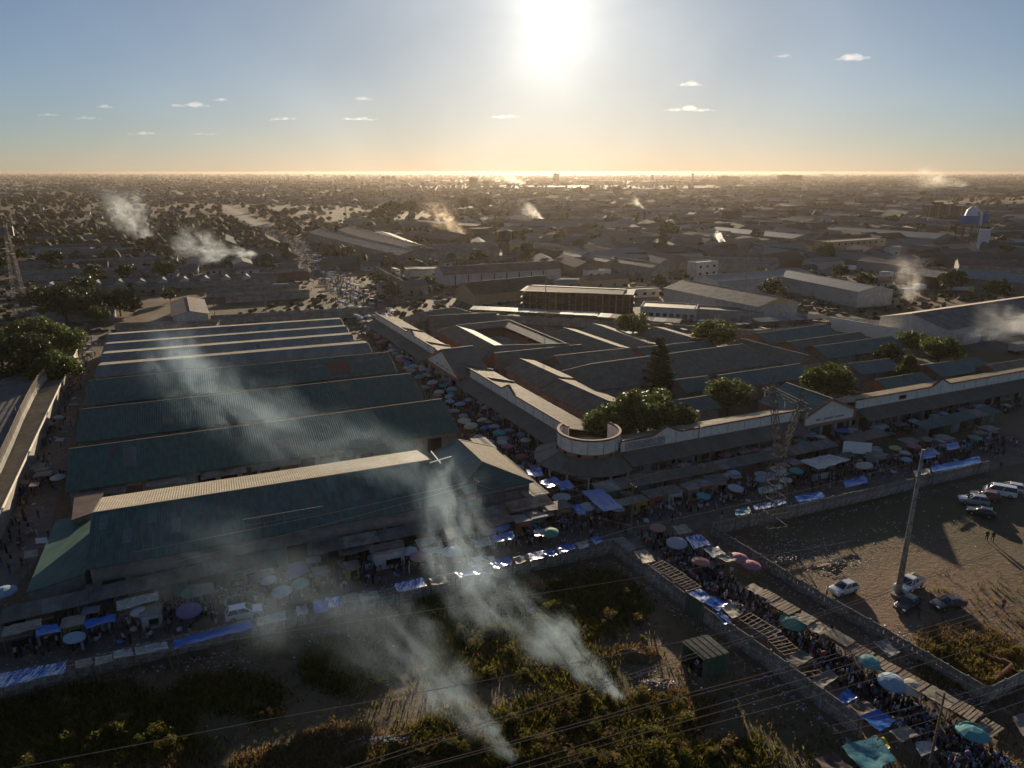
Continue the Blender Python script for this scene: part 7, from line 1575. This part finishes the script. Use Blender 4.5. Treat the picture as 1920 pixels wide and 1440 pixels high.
tag(b.build('litter', M['litter']), kind='stuff')
for k, (x, y, rx, ry, h, lab) in enumerate(((1190, 1232, 3.0, 1.0, .9, 'ridge-shaped earth mound with dry grass beside the burning refuse'), (1232, 1288, 3.2, 1.6, .5, 'low refuse heap above the wires on the waste ground'), (720, 1392, 6, 1.2, .45, 'long refuse heap along the track at the bottom'), (1560, 1062, 3.4, 1.1, .4, 'refuse heap at the sunlit edge of the car park'), (1462, 1052, 4.0, 1.6, .35, 'pale refuse heap below the pylon'))):
    b = MB(); vs = []; n = 26
    for j in range(7):
        for i in range(n): t_ = 6.283 * i / n; f = j / 6; ns = 1 + .3 * noise.noise(Vector((math.cos(t_) * 1.5 + k, math.sin(t_) * 1.5, 0))) + .55 * noise.noise(Vector((math.cos(t_) * f * 4 + k * 5, math.sin(t_) * f * 4, 2))); vs.append((rx * f * ns * math.cos(t_), ry * f * ns * math.sin(t_), h * (math.cos(f * math.pi) + 1) / 2 * ns - .04))
    b.add(vs, [(j * n + i, j * n + (i + 1) % n, (j + 1) * n + (i + 1) % n, (j + 1) * n + i) for j in range(6) for i in range(n)]); tag(b.build('mound', M['earth'], loc=G(x, y), rot=R(-20 if k == 0 else 20), smooth=True), lab, 'mound')
# brick ruin in the car park corner
t = empty('brick_ruin', G(1878, 1272), R(35)); tag(t, 'roofless brick pit with one low sunlit wall in the car park corner', 'ruin')
bk = MB().box((0, 0, 0), (.48, .22, .2)).mesh('brick', M['brick'])
for c_ in range(5):
    for q in range(9):
        link('brick', bk, t, loc=(-2 + q * .5 + (.25 if c_ % 2 else 0), 0, .1 + c_ * .215), rot=pg.gauss(0, .03))
        if q < 6 - c_ * (c_ > 2): link('brick', bk, t, loc=(2.3, .3 + q * .5 + (.25 if c_ % 2 else 0), .1 + c_ * .215), rot=math.pi / 2 + pg.gauss(0, .03))
OCC = OCC_ALL
# ------------------------------------------------------------------ smoke from refuse fires and chimneys
def smoke_mat(name, L, r0, r1, dens, col, seed, nscale, lo=.46, hi=.72, fade_in=.04, fade_out=.35, wob=.75):
    m = bpy.data.materials.new(name); m.use_nodes = True; n, l = m.node_tree.nodes, m.node_tree.links
    n.remove(n['Principled BSDF']); v = n.new('ShaderNodeVolumePrincipled'); v.inputs['Color'].default_value = tuple(col) + (1,); v.inputs['Anisotropy'].default_value = .5
    l.new(v.outputs[0], n['Material Output'].inputs['Volume'])
    tc = n.new('ShaderNodeTexCoord'); P = tc.outputs['Object']
    def mt(op, a, b=None, c=None):
        x = n.new('ShaderNodeMath'); x.operation = op
        for i, q in enumerate((a, b, c)):
            if q is None: continue
            if isinstance(q, (int, float)): x.inputs[i].default_value = q
            else: l.new(q, x.inputs[i])
        return x.outputs[0]
    def mr(o, a, b, c=0., d=1., smooth=True):
        x = n.new('ShaderNodeMapRange'); x.interpolation_type = 'SMOOTHSTEP' if smooth else 'LINEAR'
        for i, q in enumerate((a, b, c, d)): x.inputs[i + 1].default_value = q
        l.new(o, x.inputs[0]); return x.outputs[0]
    # slow wobble of the centre line and fast billows
    nz = n.new('ShaderNodeTexNoise'); nz.inputs['Scale'].default_value = 1.6 / (r0 + r1); nz.inputs['Detail'].default_value = 1; l.new(P, nz.inputs['Vector'])
    off = n.new('ShaderNodeVectorMath'); off.operation = 'ADD'; off.inputs[1].default_value = (-.5, -.5, -.5); l.new(nz.outputs['Color'], off.inputs[0])
    s0 = n.new('ShaderNodeSeparateXYZ'); l.new(P, s0.inputs[0]); R_ = mr(s0.outputs[0], 0, L, r0, r1, False)
    sc = n.new('ShaderNodeVectorMath'); sc.operation = 'SCALE'; l.new(mt('MULTIPLY', R_, 2 * wob), sc.inputs['Scale']); l.new(off.outputs[0], sc.inputs[0])
    ad = n.new('ShaderNodeVectorMath'); ad.operation = 'ADD'; l.new(P, ad.inputs[0]); l.new(sc.outputs[0], ad.inputs[1])
    s = n.new('ShaderNodeSeparateXYZ'); l.new(ad.outputs[0], s.inputs[0])
    rad = mt('SQRT', mt('ADD', mt('MULTIPLY', s.outputs[1], s.outputs[1]), mt('MULTIPLY', s.outputs[2], s.outputs[2])))
    q = mt('DIVIDE', rad, R_)
    fall = mr(q, .1, .95, 1, 0)
    ends = mt('MULTIPLY', mr(s0.outputs[0], 0, L * fade_in + .01), mr(s0.outputs[0], L * (1 - fade_out), L, 1, 0))
    thin = mt('POWER', mt('DIVIDE', r0, R_), 1.25)
    n2 = n.new('ShaderNodeTexNoise'); n2.inputs['Scale'].default_value = nscale; n2.inputs['Detail'].default_value = 3.5; n2.inputs['Roughness'].default_value = .62; n2.inputs['Distortion'].default_value = .9
    mp = n.new('ShaderNodeMapping'); mp.inputs['Location'].default_value = (seed * 3.7, seed * 1.3, seed * 9.1); mp.inputs['Scale'].default_value = (.45, 1, 1); l.new(P, mp.inputs['Vector']); l.new(mp.outputs[0], n2.inputs['Vector'])
    d = mt('MULTIPLY', mt('MULTIPLY', fall, ends), mt('MULTIPLY', thin, mr(n2.outputs[0], lo, hi)))
    l.new(mt('MULTIPLY', d, dens * 3.6), v.inputs['Density'])
    return m
NSM = [0]
def plume(label, pts, radii, dens, col=(.80, .84, .88), group=None, nscale=None, lo=.46, hi=.66, rate=1.3):
    """chain of flaring segments; every segment is one closed domain holding smoke"""
    pts = [Vector(p) for p in pts]; t = empty('smoke_plume', pts[0]); tag(t, label, 'smoke', group, kind='stuff')
    n = len(pts) - 1
    for k in range(n):
        a, c = pts[k], pts[k + 1]; d = c - a; ext = d * .26; c2 = c + (ext if k < n - 1 else Vector()); a2 = a - (ext if k else Vector()); L = (c2 - a2).length; NSM[0] += 1
        r0, r1 = radii[k], radii[k + 1]
        m = smoke_mat('smoke', L, r0, r1, dens * (radii[0] / r0) ** 1.25, col, NSM[0], nscale or 4.2 / (r0 + r1), lo - (.06 if k == 0 else 0), hi, .03 if k == 0 else .22, .2 if k < n - 1 else .55)
        try: m.cycles.volume_step_rate = rate
        except Exception: pass
        b = MB(); b.bar((-.0, 0, 0), (L, 0, 0), 2 * r0 * 1.45, n=14, w2=2 * r1 * 1.45); o = b.build('smoke_body', m, t)
        q = (c2 - a2).to_track_quat('X', 'Z'); o.rotation_mode = 'QUATERNION'; o.rotation_quaternion = q; o.location = a2 - pts[0]
    return t
BL = (.62, .81, 1.0)
plume('thick pale smoke plume rising from burning refuse near the wires', [G(1174, 1318, .3), G(1040, 1195, 4), G(890, 1085, 9), G(800, 860, 13)], [.9, 4.2, 6.0, 7.5], .30, BL, lo=.44)
plume('pale smoke plume rising from the fire at the bottom centre', [G(968, 1432, .3), G(835, 1285, 4), G(680, 1150, 9)], [.9, 4.2, 7.0], .28, BL, lo=.44)
plume('thin smoke veil lying over the left part of the front hall roof', [G(760, 1190, 8), G(520, 1110, 12), G(250, 1010, 16)], [5, 8, 10], .009, BL, lo=.40)
plume('drifting smoke veil above the middle green halls', [G(800, 860, 14), G(520, 800, 17), G(360, 700, 20), G(300, 620, 22)], [6, 8, 9, 10], .0075, BL, lo=.42)
plume('white smoke from the refuse heap left of the far street', [G(502, 486, 1), G(450, 478, 7), G(390, 466, 12), G(320, 440, 18)], [2.5, 7, 11, 16], .075, (.74, .83, .92), lo=.42)
plume('smaller white smoke left of the far street smoke', [G(308, 452, 1), G(270, 440, 8), G(240, 400, 26), G(225, 370, 40)], [2.5, 9, 16, 24], .04, (.74, .82, .9), lo=.42)
plume('orange-brown dust plume left of the water tower', [G(872, 440, 4), G(840, 415, 14), G(800, 385, 24)], [4, 11, 18], .03, (.88, .74, .58))
plume('pale smoke at the roofs beyond the water tower', [G(1018, 412, 4), G(1000, 398, 14), G(975, 388, 22)], [2.5, 7, 12], .05, (.85, .83, .8))
plume('white smoke low on the horizon below the sun', [G(985, 345, 3), G(960, 338, 16), G(930, 332, 32)], [12, 26, 40], .012, (.88, .86, .84))
plume('dust and smoke drifting over the lorry yard', [G(1700, 560, 2), G(1715, 535, 6), G(1700, 505, 10), G(1660, 480, 16)], [4, 8, 10, 14], .02, (.82, .80, .78))
plume('smoke drifting past the big warehouse at the right edge', [G(1990, 610, 5), G(1900, 605, 9), G(1820, 590, 12)], [4, 7, 9], .03, (.82, .83, .85))
plume('low smoke by the trailer at the right edge', [G(1960, 660, 2), G(1870, 640, 4), G(1790, 632, 6)], [2.5, 5, 6], .04, (.82, .83, .84))
plume('small bright white steam puff over the wide blue-grey roof', [G(1364, 462, 5), G(1352, 450, 10), G(1343, 436, 16)], [1.2, 2.4, 3.0], 1.2, (.95, .95, .95), lo=.40)
plume('thin smoke trailing from the right chimney', [G(1209, 392, 16), G(1195, 380, 22), G(1185, 372, 28)], [1.0, 4, 7], .12, (.8, .78, .76))
plume('hazy smoke among the far works at the right', [G(1815, 350, 2), G(1760, 338, 30), G(1690, 330, 48)], [20, 30, 36], .0014, (.84, .8, .74))
# ------------------------------------------------------------------ small clouds
def cloud(label, x, y, w, h, dist=16000.0, dens=.006):
    u = (x - 960) / FPX; v = (y - 720) / FPX; dv = Vector((u, _c - v * _s, -(_s + v * _c))); p = Vector((0, 0, H)) + dv * (dist / dv.y); sw = w / FPX * dist / 2; sh = h / FPX * dist / 2
    g_ = random.Random(int(x)); b = MB(); N_ = 9
    for k in range(N_):
        f = (k + .5) / N_ * 2 - 1; r = sh * (1.05 - .6 * abs(f)) * g_.uniform(.35, 1.35); cx, cz = f * sw * .85, g_.uniform(-.25, .25) * sh + r * .35; ry = r * 1.5
        b.add([(cx + q.x * r * 2.0 * (1 + .35 * noise.noise(q * 1.8 + Vector((k * 3.1, x, 0)))), q.y * ry, cz + q.z * r * (.9 if q.z > 0 else .45) * (1 + .5 * noise.noise(q * 2.3 + Vector((x, k * 2.7, 0))))) for q in IV], IF)
    o = b.build('cloud', M['cloud'], loc=p); tag(o, label, 'cloud', 'small clouds')
m = bpy.data.materials.new('cloud_vapour'); m.use_nodes = True; n, l = m.node_tree.nodes, m.node_tree.links; n.remove(n['Principled BSDF']); v = n.new('ShaderNodeVolumePrincipled'); v.inputs['Color'].default_value = (1, 1, 1, 1); v.inputs['Density'].default_value = .0008; v.inputs['Anisotropy'].default_value = .6
l.new(v.outputs[0], n['Material Output'].inputs['Volume']); M['cloud'] = m
for x, y, w, h, lab in ((1596, 112, 70, 12, 'brightest small cloud high in the right sky'), (1295, 160, 44, 9, 'small cloud right of the sun'), (1292, 208, 110, 10, 'long thin cloud low right of the sun'), (946, 221, 60, 8, 'small flat cloud below left of the sun'), (684, 187, 40, 8, 'small cloud left of the sun, higher one'), (684, 225, 105, 8, 'long flat cloud low left of the sun'), (530, 225, 50, 7, 'thin cloud left of the long flat cloud'), (358, 199, 74, 13, 'largest grey-bottomed cloud in the left sky'), (415, 189, 36, 6, 'wisp beside the largest left cloud'), (196, 203, 26, 8, 'tiny cloud in the far left sky'), (165, 223, 60, 6, 'thin flat cloud low in the far left sky'), (90, 217, 46, 6, 'faint flat cloud at the left edge of the sky'), (270, 252, 70, 7, 'faint low cloud near the left horizon'), (1468, 107, 34, 6, 'faint wisp left of the brightest right cloud'), (384, 253, 44, 5, 'faint low wisp below the largest left cloud')):
    cloud(lab, x, y, w, h)
# ------------------------------------------------------------------ labels: look-alikes are told apart by their order from the camera
from collections import defaultdict
NTH = 'nearest,second nearest,third nearest,fourth nearest,fifth nearest,sixth nearest,seventh nearest,eighth nearest,ninth nearest,tenth nearest,eleventh nearest,twelfth nearest'.split(',')
sets = defaultdict(list)
for o in S.objects:
    if o.parent is None and o.get('label'): sets[o['label']].append(o)
for lab, os_ in sets.items():
    if len(os_) < 2: continue
    os_.sort(key=lambda o: (o.location - cam.location).length)
    for i, o in enumerate(os_):
        extra = ', ' + (NTH[i] if i < 12 else '%d%s nearest' % (i + 1, {1: 'st', 2: 'nd', 3: 'rd'}.get((i + 1) % 10, 'th') if (i + 1) % 100 not in (11, 12, 13) else 'th'))
        if len((lab + extra).split()) <= 16: o['label'] = lab + extra
